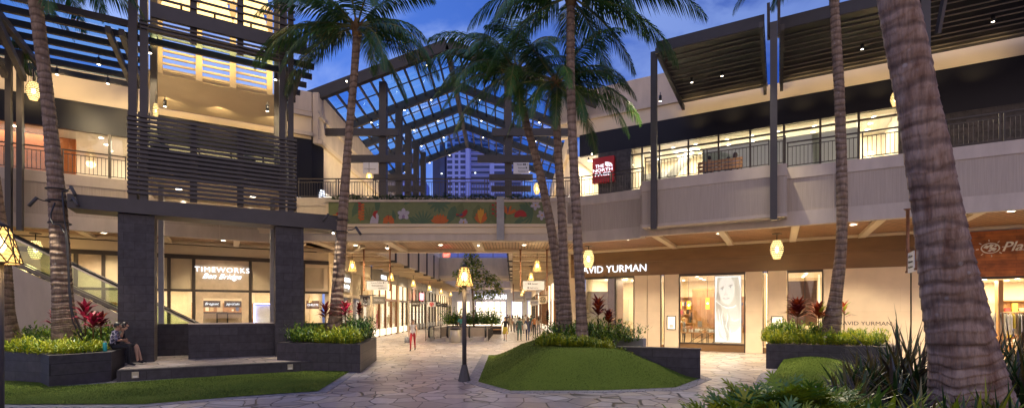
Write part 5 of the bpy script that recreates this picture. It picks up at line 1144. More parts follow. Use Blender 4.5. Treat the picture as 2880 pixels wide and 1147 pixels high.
# ================================================================ office tower far away
ot = thing('office_tower', (-20, 150, 0), 'pale office tower with dark blue window bands beyond the passage', 'building')
TF = Fac((0, 150), (1, 0)); tx = lambda px: P(px, 0, 150).x; tz = lambda py: CAMH + (HZ - py) / FPX * 150
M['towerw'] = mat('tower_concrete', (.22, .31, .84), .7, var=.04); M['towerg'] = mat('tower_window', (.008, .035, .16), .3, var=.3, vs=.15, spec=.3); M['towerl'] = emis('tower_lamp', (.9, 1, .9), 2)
def tb_(n, x0, x1, d0, d1, z0, z1, m): a = MB(); a.fbox(TF, x0, x1, d0, d1, z0, z1, m); return obj(n, a, ot)
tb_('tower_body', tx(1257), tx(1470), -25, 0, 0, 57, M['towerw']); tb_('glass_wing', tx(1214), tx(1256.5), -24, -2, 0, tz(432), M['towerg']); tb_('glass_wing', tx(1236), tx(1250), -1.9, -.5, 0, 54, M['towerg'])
k = 0; st_ = 15.4 / FPX * 150; z = tz(552) - 8 * st_
while z < 55:
    for x0, x1 in ((1258, 1272), (1279, 1289), (1295, 1309), (1325, 1377), (1390, 1432), (1438, 1465)): tb_('window', tx(x0), tx(x1), -.3, .05, z, z + st_ * .58, M['towerg'])
    tb_('sill', tx(1325), tx(1377), .051, .5, z - .22, z - .02, M['towerw']); z += st_
tb_('corner_fin', tx(1311), tx(1322), .01, 1.2, 0, 57, M['towerw'])
for px, py in ((1243, 490), (1337, 488)): tb_('lamp', tx(px) - .2, tx(px) + .2, .6, .8, tz(py) - .15, tz(py) + .15, M['towerl'])
bt = thing('apartment_block', (-34, 190, 0), 'low pale building beyond the glass roof, left of the office tower', 'building')
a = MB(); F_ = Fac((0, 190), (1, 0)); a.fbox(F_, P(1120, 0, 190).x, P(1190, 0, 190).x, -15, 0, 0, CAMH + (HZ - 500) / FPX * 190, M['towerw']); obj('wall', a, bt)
# mechanical roof far right
hl = thing('roof_dome', FR.pt(RU(2370), -9, 13), 'small blue grey roof hood above the right canopy', 'roof'); a = MB(); c_ = FR.pt(RU(2370, -9), -9, 14.9); a.ball(c_, 1.0, M['darkm2'], 14, (2.2, 1, .8)); obj('hood', a, hl)
# ================================================================ lanterns and lamps
def cone_shade(c, rb, rt, h, t, shade_m, pattern=True):
    c = Vector(c); a = MB(); a.lathe(c, [(rb, 0), (rt, h)], shade_m, 8, sm=False, cap=False); s_ = obj('lamp_shade', a, t)
    a = MB(); n = 8; e = 1.015
    rr = lambda z: (rb + (rt - rb) * z / h) * e
    pt3 = lambda j, z: c + Vector((rr(z) * math.cos(2 * math.pi * j / n), rr(z) * math.sin(2 * math.pi * j / n), z))
    th = .009 * rb / .25
    for j in range(n):
        a.tube([pt3(j, 0), pt3(j, h)], th, M['lattice'], 4); a.tube([pt3(j, 0), pt3(j + 1, 0)], th * 1.3, M['lattice'], 4); a.tube([pt3(j, h), pt3(j + 1, h)], th * 1.3, M['lattice'], 4)
        mid = lambda z: (pt3(j, z) + pt3(j + 1, z)) / 2
        zs = [0, .28 * h, .55 * h, .80 * h, h]
        if pattern:
            for q in range(4):
                A_, B_ = (mid(zs[q]), pt3(j, zs[q + 1])) if q % 2 == 0 else (pt3(j, zs[q]), mid(zs[q + 1])); C_ = (mid(zs[q]), pt3(j + 1, zs[q + 1])) if q % 2 == 0 else (pt3(j + 1, zs[q]), mid(zs[q + 1]))
                a.tube([A_, B_], th, M['lattice'], 4); a.tube(list(C_), th, M['lattice'], 4)
            for q in range(9):
                z = h * (q + .5) / 9; a.tube([pt3(j, z), mid(min(h, z + h * .06))], th * .5, M['lattice'], 4); a.tube([pt3(j + 1, z), mid(min(h, z + h * .06))], th * .5, M['lattice'], 4)
    obj('shade_lattice', a, s_)
    a = MB(); a.ball(c + UP * h * .5, rb * .34, M['bulb'], 10, (1, 1, 1.5)); obj('bulb', a, t)
def post_lamp(px, Y, label, power):
    p = P(px, 0, Y); x, y = p.x, p.y; t = thing('lamp_post', (x, y, 0), label, 'street lamp')
    a = MB(); a.lathe((x, y, 0), [(.19, 0), (.185, .04), (.085, .46), (.075, .5)], M['darkm'], 8, sm=False); obj('base', a, t)
    a = MB(); a.lathe((x, y, .5), [(.068, 0), (.062, 2.35)], M['darkm'], 14); obj('pole', a, t)
    a = MB(); a.lathe((x, y, 2.85), [(.08, 0), (.08, .03), (.03, .05), (.03, .56), (.14, .57), (.14, .60), (.02, .66)], M['bronze'], 12); obj('fitting', a, t)
    cone_shade((x, y, 2.86), .27, .125, .585, t, M['shade'])
    lamp('POINT', (x, y, 2.95), power, (1, .64, .28), .12, parent=t)
post_lamp(1306, 14.8, 'lamp post with tapered glowing lattice shade standing alone on the paving', 60)
post_lamp(-4, 7.72, 'lamp post with large glowing leaf pattern shade cut by the picture edge', 45)
CP = thing('pendant_lamp', (-9.25, 28.4, 0), 'cone shaped glowing pendant', 'lamp', 'cone pendants along the passage')
x, y = -9.25, 28.4
a = MB(); a.lathe((x, y, 5.5), [(.2, 0), (.2, .035), (.05, .05), (.05, .10)], M['bronze'], 12); obj('ceiling_plate', a, CP)
a = MB(); a.tube([(x, y, 5.05), (x, y, 5.52)], .018, M['bronze'], 6); obj('rod', a, CP)
cone_shade((x, y, 4.42), .26, .12, .64, CP, M['shade'])
nm_ = ['first', 'second', 'third', 'fourth', 'fifth', 'sixth']
for k, yy in enumerate((28.4, 37.5, 46, 55, 64, 74)):
    for sd_, xx in (('left', -9.25), ('right', 1.46)):
        lab = '%s cone pendant hanging under the %s side walkway of the passage' % (nm_[k], sd_)
        if k == 0 and sd_ == 'left': CP['label'] = lab
        else: dup(CP, (xx, yy, 0), lab)
        if k < 4: lamp('POINT', (xx, yy, 4.3), 30, (1, .66, .30), .2)
def barrel(px, py0, py1, Y, label, rod=.28, plate=True, power=38, w=1.0):
    p0, p1 = P(px, py1, Y), P(px, py0, Y); h = p1.z - p0.z; r = h * .335 * w; c = p0; t = thing('barrel_lantern', c, label, 'lantern', 'woven barrel lanterns under the walkways')
    prof = [(r * .55, 0), (r * .8, h * .2), (r * .97, h * .4), (r, h * .52), (r * .95, h * .68), (r * .75, h * .88), (r * .6, h)]
    a = MB(); a.lathe(c, prof, M['shadew'], 16, cap=False); s_ = obj('lamp_shade', a, t)
    a = MB(); n = 14
    def rz(z):
        for (r0, z0_), (r1, z1_) in zip(prof, prof[1:]):
            if z0_ <= z <= z1_ + 1e-6: return r0 + (r1 - r0) * (z - z0_) / (z1_ - z0_)
        return prof[-1][0]
    for q in range(10):
        z = h * q / 9; th = .012 if q not in (4, 5) else .02
        a.tube([c + Vector((rz(z) * 1.02 * math.cos(6.2832 * j / 24), rz(z) * 1.02 * math.sin(6.2832 * j / 24), z)) for j in range(25)], th * h / .8, M['lattice'], 4, cap=False)
        if q < 9:
            z2 = h * (q + 1) / 9
            for j in range(n): an = 6.2832 * (j + .5 * (q % 2)) / n; a.tube([c + Vector((rz(z) * 1.02 * math.cos(an), rz(z) * 1.02 * math.sin(an), z)), c + Vector((rz(z2) * 1.02 * math.cos(an), rz(z2) * 1.02 * math.sin(an), z2))], .008 * h / .8, M['lattice'], 4)
    obj('shade_weave', a, s_)
    a = MB(); a.ball(c + UP * h * .5, r * .3, M['bulb'], 10, (1, 1, 1.8)); obj('bulb', a, t)
    a = MB(); a.tube([c + UP * h, c + UP * (h + rod)], .02, M['bronze'], 6); obj('rod', a, t)
    if plate: a = MB(); a.lathe(c + UP * (h + rod - .01), [(.2, 0), (.2, .03), (.04, .04)], M['bronze'], 12); obj('ceiling_plate', a, t)
    lamp('POINT', c - UP * .12, power, (1, .68, .30), .2, parent=t); return t
barrel(2185, 676, 727, 21.3, 'barrel lantern hanging over the right planter palm and shop fascia')
barrel(1655, 704, 752, 25.4, 'barrel lantern hanging beside the lit jewellery shop letters', rod=.2)
barrel(100, 677, 727, 20.6, 'barrel lantern above the escalator handrail at left', rod=.3)
barrel(94, 232, 280, 18.6, 'barrel lantern hung high on the upper left canopy posts', rod=.5, plate=False)
barrel(438, 292, 332, 19.4, 'narrow lantern between the pavilion posts at balcony level', rod=.5, plate=False, w=.55)
barrel(2518, 262, 297, 19.5, 'barrel lantern half hidden by the huge palm at upper level', rod=.6, plate=False)
barrel(1510, 516, 545, 27.0, 'small glowing lantern behind the footbridge railing, right of centre', rod=.9, plate=False, power=15)
t = thing('pendant_lamp', P(1038, 496, 27), 'small cone lantern above the footbridge railing at left', 'lamp'); cone_shade(P(1038, 503, 27), .19, .12, .3, t, M['shade'], False)
a = MB(); a.tube([P(1038, 487, 27), P(1038, 455, 27)], .015, M['bronze'], 6); obj('rod', a, t)
# downlights: lens + spot
def downlight(x, y, z, label, power=120, spot=125, grp='round downlights in the walkway ceilings', r=.11, lit=True, col=(1, .80, .52)):
    t = thing('ceiling_light', (x, y, z), label, 'light', grp)
    a = MB(); a.lathe((x, y, z - .03), [(r * 1.35, .025), (r * 1.35, .0), (r, .0)], M['white'], 14, cap=False); obj('trim_ring', a, t)
    a = MB(); a.disc((x, y, z - .02), r, M['down'], 14, flip=True); obj('lens', a, t)
    if lit: lamp('SPOT', (x, y, z - .06), power, col, .12, (0, 0, 0), spot, parent=t, blend=.9)
def pz(px, py, z): Y = FPX * (z - CAMH) / (HZ - py); return P(px, py, Y)
for k, (px, py, lab, pw) in enumerate(((292, 655, 'behind the escalator palm, above the glass handrail', 800), (628, 676, 'between the two basalt columns', 800), (1000, 690, 'left of the cabled slim palm under the footbridge', 1100), (1239, 689, 'in the middle of the footbridge ceiling', 1200), (1474, 689, 'under the footbridge left of the three palms', 900), (1765, 674, 'above the jewellery shop letters', 1900), (2023, 657, 'above the big lit portrait window', 1900), (2400, 632, 'above the small dark letters on the limestone', 2100), (2844, 594, 'above the orange board fascia', 1400), (1089, 697, 'right of the cabled slim palm under the footbridge', 700))):
    p = pz(px, py, ZS - .02); downlight(p.x, p.y, ZS, 'downlight ' + lab, pw)
for k, (px, py, lab) in enumerate(((503, 532, 'upper left of the four behind the screen'), (516, 567, 'lower left of the four behind the screen'), (711, 553, 'upper right of the four behind the screen'), (704, 585, 'lower right of the four behind the screen'))):
    p = pz(px, py, 6.98); downlight(p.x, p.y, 7.0, 'downlight in the balcony soffit, ' + lab, 260, grp='downlights in the balcony soffit')
i = 0
for sd_, xx in (('left', -9.3), ('right', 1.6)):
    for k in range(9):
        yy = 30.5 + 3.0 * k; i += 1
        downlight(xx + (.6 if k % 2 else -.6), yy, ZS, 'ceiling downlight number %s along the %s walkway of the passage' % (('one', 'two', 'three', 'four', 'five', 'six', 'seven', 'eight', 'nine')[k], sd_), 650, lit=k % 2 == 0)
lamp('AREA', (-4, 78, 5.2), 2200, (1, .82, .56), 9, (0, 0, 0), size_y=10)  # unseen area lamp added to brighten the far passage
# canopy up- and downlights: the warm glow on the upper storeys
def wall_light(p, aim, power, label, parent=None):
    pass
def spot_at(p, q, power, size=.1, spot=80, col=(1, .76, .42)):
    d = (Vector(q) - Vector(p)).normalized(); lamp('SPOT', p, power, col, size, d.to_track_quat('-Z', 'Y').to_euler(), spot, blend=1)
def can(px, py, Y, label, power=0, aim=None):
    p = P(px, py, Y); t = thing('spotlight', p, label, 'spotlight', 'small canopy spotlights')
    a = MB(); a.tube([p, p + UP * .26], .065, M['black'], 10); obj('can', a, t); a = MB(); a.disc(p - UP * .003, .055, M['down'], 10, flip=True); obj('lens', a, t)
    a = MB(); a.tube([p + UP * .26, p + UP * .42], .015, M['black'], 6); obj('bracket', a, t)
    if power: spot_at(p - UP * .05, aim, power, spot=120)
for px, py, Y, lab, pw, aim in ((278, 182, 19.0, 'left pair member under the blue glass canopy', 500, (-16, 25, 8)), (160, 210, 20, 'under the canopy right of the big palm trunk', 500, (-18, 24, 8)), (303, 236, 21, 'low under the blue glass canopy', 0, None), (422, 150, 18.6, 'beside the left pavilion posts', 300, (-14, 20, 8)), (464, 300, 20.6, 'low by the golden trellis, left', 0, None), (752, 313, 20.8, 'low by the golden trellis, right', 0, None), (775, 225, 20, 'beside the right pavilion posts', 300, (-11, 22, 8)), (1857, 285, 23, 'at the left end of the bench balcony canopy', 0, None)): can(px, py, Y, 'small black spotlight ' + lab, pw, aim)
# warm spots added without fixtures to wash trellis, cream bands and side walls
for x_ in (448, 600, 745): p = LP.pt(LP.U(x_, IB), IB + 1.0, 13.0); spot_at(p, LP.pt(LP.U(x_, IB), IB - .6, 13.4), 60, .2, 150, (1, .68, .22))
for px in (1960, 2060, 2160, 2260, 2370, 2480, 2620, 2760): spot_at(FR.pt(RU(px), 1.6, 12.15), FR.pt(RU(px), 0, 13.1), 30, .05, 95, (1, .72, .36))
for px in (60, 200, 330, 480, 620, 760): p = F1.pt(F1.U(px), 1.7, 11.9); spot_at(p, F1.pt(F1.U(px), 0, 12.6), 45, .05, 140, (1, .70, .32))
for yy in (29.5, 33, 37, 41): spot_at((-8.6, yy, 10.2), (-10.9, yy + 1, 12.5), 170, .3, 150, (1, .76, .46)); spot_at((1.2, yy, 10.2), (3.5, yy + 1, 12.5), 170, .3, 150, (1, .76, .46))
# star-bright lamps on the roof edge and palm
for px, py, Y, lab in ((975, 229, 27.4, 'bright small lamp on the left slope of the glass roof edge'), (1527, 237, 27.4, 'bright small lamp on the right slope of the glass roof edge'), (1200, 183, 27.4, 'bright small lamp near the top of the glass roof edge'), (1665, 433, 28.6, 'bright spotlight above the red shop sign'), (1656, 452, 28.4, 'lower bright spotlight left of the red shop sign'), (937, 655, 20.0, 'bright spotlight at the right end of the pavilion beam'), (1089, 698, 25.0, 'black track spotlight under the footbridge'), (1345, 690, 25, 'tilted black spotlight under the footbridge')):
    p = P(px, py, Y); t = thing('spotlight', p, lab, 'spotlight'); a = MB(); a.tube([p + Vector((0, .1, .2)), p], .05, M['black'], 8); obj('can', a, t); a = MB(); a.ball(p, .045, M['down'], 8); obj('lens', a, t)
# exit sign
t = thing('exit_sign', P(1256, 717, 27.5), 'red lit EXIT sign under the back edge of the footbridge', 'sign'); XF = Fac((0, 27.5), (1, 0))
a = MB(); c_ = P(1256, 717, 27.5); a.fbox(XF, c_.x - .22, c_.x + .22, -.04, .0, c_.z - .12, c_.z + .12, M['white']); obj('sign_box', a, t)
M['exitred'] = emis('exit_red', (1, .04, .03), 8); text('sign_lettering', 'EXIT', XF, c_.x, .005, c_.z - .075, .15, M['exitred'], t, width=.34, bold=.006)
# ================================================================ hanging signs
def hang_sign(px0, px1, py0, py1, Y, lines, label, poles=True, ztop=5.5, name='direction_sign', align='LEFT'):
    F = Fac((0, Y), (1, 0)); x0, x1 = P(px0, 0, Y).x, P(px1, 0, Y).x; z1, z0 = P(0, py0, Y).z, P(0, py1, Y).z; t = thing(name, ((x0 + x1) / 2, Y, z0), label, 'sign')
    a = MB(); a.fbox(F, x0, x1, -.05, 0, z0, z1, M['signw']); obj('sign_board', a, t)
    a = MB(); a.fbox(F, x0 - .1, x1 + .1, -.04, -.01, z1 + .005, z1 + .04, M['bronze']); obj('top_bar', a, t)
    if poles:
        for x in (x0 - .14, x1 + .14): a = MB(); a.lathe((x, Y - .02, z0 - .05), [(.05, 0), (.06, .05), (.035, .08), (.045, (ztop - z0) * .45), (.06, (ztop - z0) * .47), (.04, (ztop - z0) * .5), (.05, ztop - z0 - .02), (.09, ztop - z0 + .05)], M['copper'], 10); obj('hanger_pole', a, t)
    h = (z1 - z0)
    for k, (s_, w_, xo) in enumerate(lines): text('sign_lettering', s_, F, x0 + (x1 - x0) * xo, .006, z1 - h * (k + .82) / (len(lines) + .25), h * .145, M['ink'], t, align='LEFT', width=(x1 - x0) * w_, ext=.003)
    return t
hang_sign(1031, 1090, 790, 815, 27.0, (('Down to Trolleys, ■ ←', .72, .2), ('Street Level Shops', .55, .24), ('Nordstrom ↑', .38, .55)), 'white hanging sign reading Down to Trolleys, Street Level Shops, Nordstrom')
hang_sign(1471, 1531, 790, 815, 27.0, (('', .1, .1), ('← ■■ Elevator', .55, .1), ('■ Restrooms', .45, .18)) if 0 else (('← ■■ Elevator', .6, .1), ('■ Restrooms', .5, .2)), 'white hanging sign reading Elevator and Restrooms at the passage entrance')
hang_sign(1021, 1063, 457, 488, 27.5, (('↑ Nordstrom', .75, .08), ('', .1, 0)) if 0 else (('↑ Nordstrom', .75, .08),), 'white upper level sign reading Nordstrom left above the footbridge', poles=False)
hang_sign(1444, 1488, 457, 488, 27.5, (('Elevator ■■ →', .7, .22), ('Restrooms ■', .55, .3), ('Nordstrom →', .6, .3)), 'white upper level sign reading Elevator, Restrooms, Nordstrom right above the footbridge', poles=False)
for px, Y in ((1346, 60), (1459, 60)): hang_sign(px - 12, px + 12, 838, 848, Y, (), 'small blank looking white sign far down the passage %s' % ('left of the department store' if px < 1400 else 'right of the department store'), poles=True)
# sign seen edge on at right
t = thing('direction_sign', P(2565, 767, 15.2), 'white sign between two copper poles seen almost edge on, left of the huge palm', 'sign')
b0 = P(2553, 767, 15.6); b1 = P(2578, 759, 14.6)
for p, z0_ in ((b0, 0), (b1, 0)): a = MB(); top = 5.35 - p.z; a.lathe(p, [(.06, 0), (.07, .04), (.04, .08), (.045, top * .33), (.07, top * .35), (.045, top * .38), (.05, top - .05), (.12, top)], M['copper'], 12); obj('hanger_pole', a, t)
a = MB(); e0 = P(2556, 0, 15.5); e1 = P(2573, 0, 14.75); zz1 = P(0, 708, 15.1).z; zz0 = P(0, 765, 15.1).z; a.bar((e0.x, e0.y, (zz0 + zz1) / 2), (e1.x, e1.y, (zz0 + zz1) / 2), .05, zz1 - zz0, M['signw']); obj('sign_board', a, t)
EF = Fac((e0.x, e0.y), (e1 - e0).xy); L_ = (e1 - e0).xy.length
for k, s_ in enumerate(('■ Elevator', '■ Restrooms', 'Nordstrom')): text('sign_lettering', s_, EF, L_ * .12, .03, zz1 - .17 - k * .16, .07, M['ink'], t, align='LEFT', width=L_ * .7, ext=.003)
# wheelchair ramp sign
t = thing('ramp_sign', P(1027, 858, 26.5), 'grey hanging sign with white wheelchair symbol and the word Ramp', 'sign'); F_ = Fac((0, 26.5), (1, 0)); x0, x1 = P(1013, 0, 26.5).x, P(1041, 0, 26.5).x; z1, z0 = P(0, 831, 26.5).z, P(0, 858, 26.5).z; h = z1 - z0; w_ = x1 - x0
a = MB(); a.fbox(F_, x0, x1, -.04, 0, z0, z1, M['greyf']); obj('sign_board', a, t); a = MB(); a.fbox(F_, x0 + w_ * .27, x1 - w_ * .27, .001, .006, z0 + h * .33, z1 - h * .12, M['bronze']); obj('symbol_plate', a, t)
a = MB(); cx_, cz_ = (x0 + x1) / 2, z0 + h * .5; pts = [F_.pt(cx_ - .01 + .055 * math.cos(q), .01, cz_ - .02 + .055 * math.sin(q)) for q in [2.2 + k * .5 for k in range(9)]]; a.tube(pts, .009, M['signw'], 5); a.tube([F_.pt(cx_ - .02, .01, cz_ + .09), F_.pt(cx_ - .01, .01, cz_ + .01), F_.pt(cx_ + .04, .01, cz_ + .01), F_.pt(cx_ + .07, .01, cz_ - .05)], .01, M['signw'], 5); a.ball(F_.pt(cx_ - .02, .012, cz_ + .115), .016, M['signw'], 8); obj('wheelchair_symbol', a, t)
text('sign_lettering', 'Ramp', F_, cx_, .006, z0 + h * .1, h * .13, M['signw'], t, ext=.003)
a = MB(); a.tube([(x0 - .05, 26.48, z1 + .03), (x1 + .3, 26.48, z1 + .03)], .02, M['bronze'], 6); obj('bracket', a, t)
# blade signs along the passage
def blade(px0, px1, py0, py1, Y, m, label, txt=None, tm=None, extra=None, wd=.75):
    F = Fac((0, Y), (1, 0)); x0, x1 = P(px0, 0, Y).x, P(px1, 0, Y).x; z1, z0 = P(0, py0, Y).z, P(0, py1, Y).z; t = thing('blade_sign', ((x0 + x1) / 2, Y, z0), label, 'sign')
    a = MB(); a.fbox(F, x0, x1, -.06, 0, z0, z1, m); obj('sign_board', a, t); a = MB(); a.tube([(x0 - .3, Y - .02, z1 + .06), (x1 + .05, Y - .02, z1 + .06)], .025, M['bronze'], 6); obj('bracket', a, t)
    if txt: text('sign_lettering', txt, F, (x0 + x1) / 2, .005, (z0 + z1) / 2 - (z1 - z0) * .16, (z1 - z0) * .32, tm or M['ink'], t, width=(x1 - x0) * wd, ext=.004)
    if extra: extra(F, (x0 + x1) / 2, (z0 + z1) / 2, (z1 - z0), t)
    return t
blade(1047, 1083, 833, 854, 33, M['greyf'], 'pale grey blade sign under the trolley sign', 'TIMEWORKS', M['signw'])
blade(1156, 1182, 845, 861, 50, M['bronze'], 'dark brown blade sign with white lettering COACH', 'COACH', M['signw'])
M['circ'] = mat('sign_red', (.65, .02, .03), .5)
def circ(F, x, z, h, t):
    a = MB(); n = 20; a.face([F.pt(x + h * .42 * math.cos(6.283 * k / n), .01, z + h * .42 * math.sin(6.283 * k / n)) for k in range(n)], M['circ']); obj('red_roundel', a, t)
    a = MB(); pts = [F.pt(x + h * .17 * math.cos(q), .02, z + .02 + h * .2 * math.sin(q)) for q in [-.9 + k * .55 for k in range(10)]]; pts = [F.pt(x + h * .28, .02, z - h * .22)] + [F.pt(x + h * .1, .02, z - h * .2)] + pts + [F.pt(x - h * .1, .02, z - h * .2), F.pt(x - h * .28, .02, z - h * .22)]; a.tube(pts, h * .04, M['signw'], 5); obj('horseshoe_mark', a, t)
blade(1203, 1225, 848, 862, 50, M['signw'], 'white blade sign with a red round emblem', None, None, circ)
blade(1226, 1240, 849, 861, 55, M['black'], 'small black blade sign right of the red roundel', 'EVENT', M['signw']); blade(1241, 1258, 852, 863, 58, M['black'], 'black blade sign farther along, nearest the bin', 'PANDORA', M['signw'])
def rosette(F, x, z, h, t):
    a = MB(); n = 20; r = h * .38; a.tube([F.pt(x + r * math.cos(6.283 * k / n), .01, z + r * math.sin(6.283 * k / n)) for k in range(n + 1)], h * .035, M['bronze'], 5)
    for k in range(4): q = k * math.pi / 4 * 2 + .785; a.tube([F.pt(x + r * .25 * math.cos(q), .01, z + r * .25 * math.sin(q)), F.pt(x + r * .85 * math.cos(q), .01, z + r * .85 * math.sin(q))], h * .05, M['bronze'], 5); q += .785; a.ball(F.pt(x + r * .6 * math.cos(q), .01, z + r * .6 * math.sin(q)), h * .07, M['bronze'], 6)
    obj('round_emblem', a, t)
blade(1516, 1537, 832, 853, 33, M['cream'], 'cream blade sign with a round cross emblem near the three palms', None, None, rosette)
blade(1491, 1515, 842, 857, 36, M['signw'], 'white blade sign with blue lettering beside the round emblem', 'ROLEX', mat('sign_blue', (.02, .05, .3), .5))
# glowing signs by the upper left corner
t = thing('shop_sign', F1.pt(F1.U(840), .05, 8.1), 'small glowing white sign letters at the right edge of the louvre screen', 'sign')
text('sign_lettering', 'ONEZO', F1, F1.U(843), .05, 8.25, .18, M['wsign'], t, width=.5, bold=.006)
UF = SW; t = thing('shop_sign', (-10.8, 28.6, 7.8), 'glowing white oval fruit logo with lettering on dark glass', 'sign')
NF = Fac((-11.2, 27.75), (.4, .75))
a = MB(); cu, cz2 = .55, 8.55
for k in range(7):
    z = cz2 - .42 + k * .14; hw = .24 * math.sqrt(max(0, 1 - ((z - cz2) / .5) ** 2)); a.fbox(NF, cu - hw, cu + hw, .03, .05, z, z + .085, M['wsign'])
obj('fruit_logo', a, t)
text('sign_lettering', 'PINEAPPLE', NF, cu + .1, .05, 7.85, .12, M['wsign'], t, width=.9)
# ================================================================ small lights in beds
for px, py, Y, lab in ((1727, 975, 16.4, 'short black garden light on the mound beside the low wall'), (2320, 962, 17.6, 'short steel garden light at the front edge of the right planter')):
    p = P(px, py, Y); t = thing('garden_light', p, lab, 'light'); a = MB(); a.lathe(p, [(.05, 0), (.05, .16)], M['black'] if px < 2000 else M['steel'], 10); obj('body', a, t); a = MB(); a.lathe(p + UP * .161, [(.07, 0), (.07, .05), (.02, .07)], M['black'] if px < 2000 else M['steel'], 10); obj('cap', a, t)
# upstairs benches on the bay
bn = thing('bench', FB.pt(FB.U(2020), -2.2, 7.3), 'brown slatted bench with two seated people on the balcony bay', 'bench')
u0, u1 = FB.U(1962, -.4), FB.U(2088, -.4)
for zz in (7.85, 8.0, 8.15): a = MB(); a.fbox(FB, u0, u1, -.43, -.40, zz, zz + .115, M['oak']); obj('back_slat', a, bn)
a = MB(); a.fbox(FB, u0, u1, -.95, -.45, 7.72, 7.76, M['oak']); obj('seat', a, bn)
for u in (u0 + .04, (u0 + u1) / 2, u1 - .04): a = MB(); a.fbox(FB, u - .03, u + .03, -.46, -.431, 7.3, 8.25, M['bronze']); a.fbox(FB, u - .03, u + .03, -.9, -.461, 7.3, 7.71, M['bronze']); obj('leg', a, bn)
# orange display board behind the bench
t = thing('beach_boat', FR.pt(RU(2150), -.35, 7.4), 'orange and white patterned surf board display in the upper shop window', 'display')
a = MB(); a.ball(FR.pt(RU(2150), -.35, 7.75), .5, mat('orange_display', (.75, .28, .05), .5, col2=(.8, .55, .3), vs=5), 14, (2.6, .25, .5)); obj('board', a, t)
a = MB(); a.lathe(FR.pt(RU(2150), -.35, 7.3), [(.2, 0), (.05, .3)], M['bronze'], 8); obj('stand', a, t)
# ================================================================ palms
def frond_mb(base, az, el, ln, droop, seed, nl=64, wmax=.72, lat=0.0, mleaf=None, hang=.55):
    """one palm frond: arching rachis with drooping leaflets"""
    r = random.Random(seed); a = MB(); d = Vector((math.cos(az) * math.cos(el), math.sin(az) * math.cos(el), math.sin(el))); pts = [Vector(base)]; n = 22
    side0 = Vector((-math.sin(az), math.cos(az), 0)); cur = d.copy()
    for k in range(n):
        pts.append(pts[-1] + cur * ln / n); t = (k + 1) / n
        cur = (cur + Vector((0, 0, -droop * (0.25 + 1.5 * t) / n * 1.6)) + side0 * lat / n).normalized()
    a.tube(pts, [.045 * (1 - .88 * i / n) for i in range(n + 1)], M['rachis'], 5)
    mleaf = mleaf or M['frond']
    for i in range(nl):
        t = .14 + .86 * (i + .5) / nl; q = t * n; k = min(n - 1, int(q)); p = pts[k].lerp(pts[k + 1], q - k); tg = (pts[k + 1] - pts[k]).normalized()
        sd = tg.cross(UP); sd = sd.normalized() if sd.length > .05 else side0; nrm = sd.cross(tg).normalized()
        L_ = wmax * ln / 3.6 * (math.sin(math.pi * min(1, (t * .86 + .12))) ** .6) * (.85 + .3 * r.random()) * 1.12
        fw = .55 + .9 * t
        for s in (-1, 1):
            dr = (sd * s + tg * fw + nrm * .18 - UP * (hang + .35 * r.random())).normalized(); j = Vector((r.uniform(-.06, .06), r.uniform(-.06, .06), r.uniform(-.06, .06)))
            p1 = p + (dr + j) * L_ * .5; p2 = p1 + (dr + j - UP * (hang * .9 + .25 * r.random())).normalized() * L_ * .55
            wdv = (tg * .9 - UP * .2).normalized() * (.020 + .012 * r.random()) * ln / 3.4
            b = len(a.v); a.v += [tuple(p - wdv * .5), tuple(p + wdv * .5), tuple(p1 - wdv), tuple(p1 + wdv), tuple(p2)]; mi = a._m(mleaf if r.random() > .03 else M['frondy'])
            a.f += [(b, b + 1, b + 3, b + 2), (b + 2, b + 3, b + 4)]; a.mi += [mi, mi]; a.sm += [False, False]
    return a
def trunk_mb(ctrl, radii, ring=.13, bm_='bark', n=18, rough=1.0, seed=1):
    """ctrl: points from base to crown"""
    a = MB(); pts = []; rad = []; r = random.Random(seed); cp = [Vector(c) for c in ctrl]
    def cat_(t):
        q = t * (len(cp) - 1); k = min(len(cp) - 2, int(q)); f = q - k; p0, p1, p2, p3 = cp[max(k - 1, 0)], cp[k], cp[k + 1], cp[min(k + 2, len(cp) - 1)]
        rr = radii[k] * (1 - f) + radii[k + 1] * f
        return .5 * ((2 * p1) + (p2 - p0) * f + (2 * p0 - 5 * p1 + 4 * p2 - p3) * f * f + (3 * p1 - p0 - 3 * p2 + p3) * f ** 3), rr
    L_ = sum((cp[i + 1] - cp[i]).length for i in range(len(cp) - 1)); m = int(L_ / ring)
    for i in range(m):
        for f, s in (((r.uniform(0, .1), r.uniform(1.012, 1.034)), (.55, .99), (.92, r.uniform(.955, .975))) if n < 30 else ((r.uniform(0, .08), r.uniform(1.008, 1.034)), (.2, r.uniform(1.008, 1.02)), (.5, 1.003), (.75, r.uniform(.985, .998)), (.93, r.uniform(.970, .99)))):
            p, rr = cat_(min(1, (i + f) / m)); pts.append(p); rad.append(rr * (1 + (s - 1) * rough + r.uniform(-.004, .004)))
    a.tube(pts, rad, M[bm_], n)
    for i, v in enumerate(a.v):                       # uneven surface and tilted scars
        ringi = i // n; c = pts[min(ringi, len(pts) - 1)]; vv_ = Vector(v); o = vv_ - c; k = noise.noise(Vector((vv_.x * 3, vv_.y * 3, vv_.z * 1.3)) + Vector((seed, 0, 0))); vv_ = c + o * (1 + .05 * k * rough) + UP * (.05 if n < 30 else .10) * noise.noise(Vector((o.x * 4, o.y * 4, c.z * 1.1 + seed))); a.v[i] = tuple(vv_)
    return a
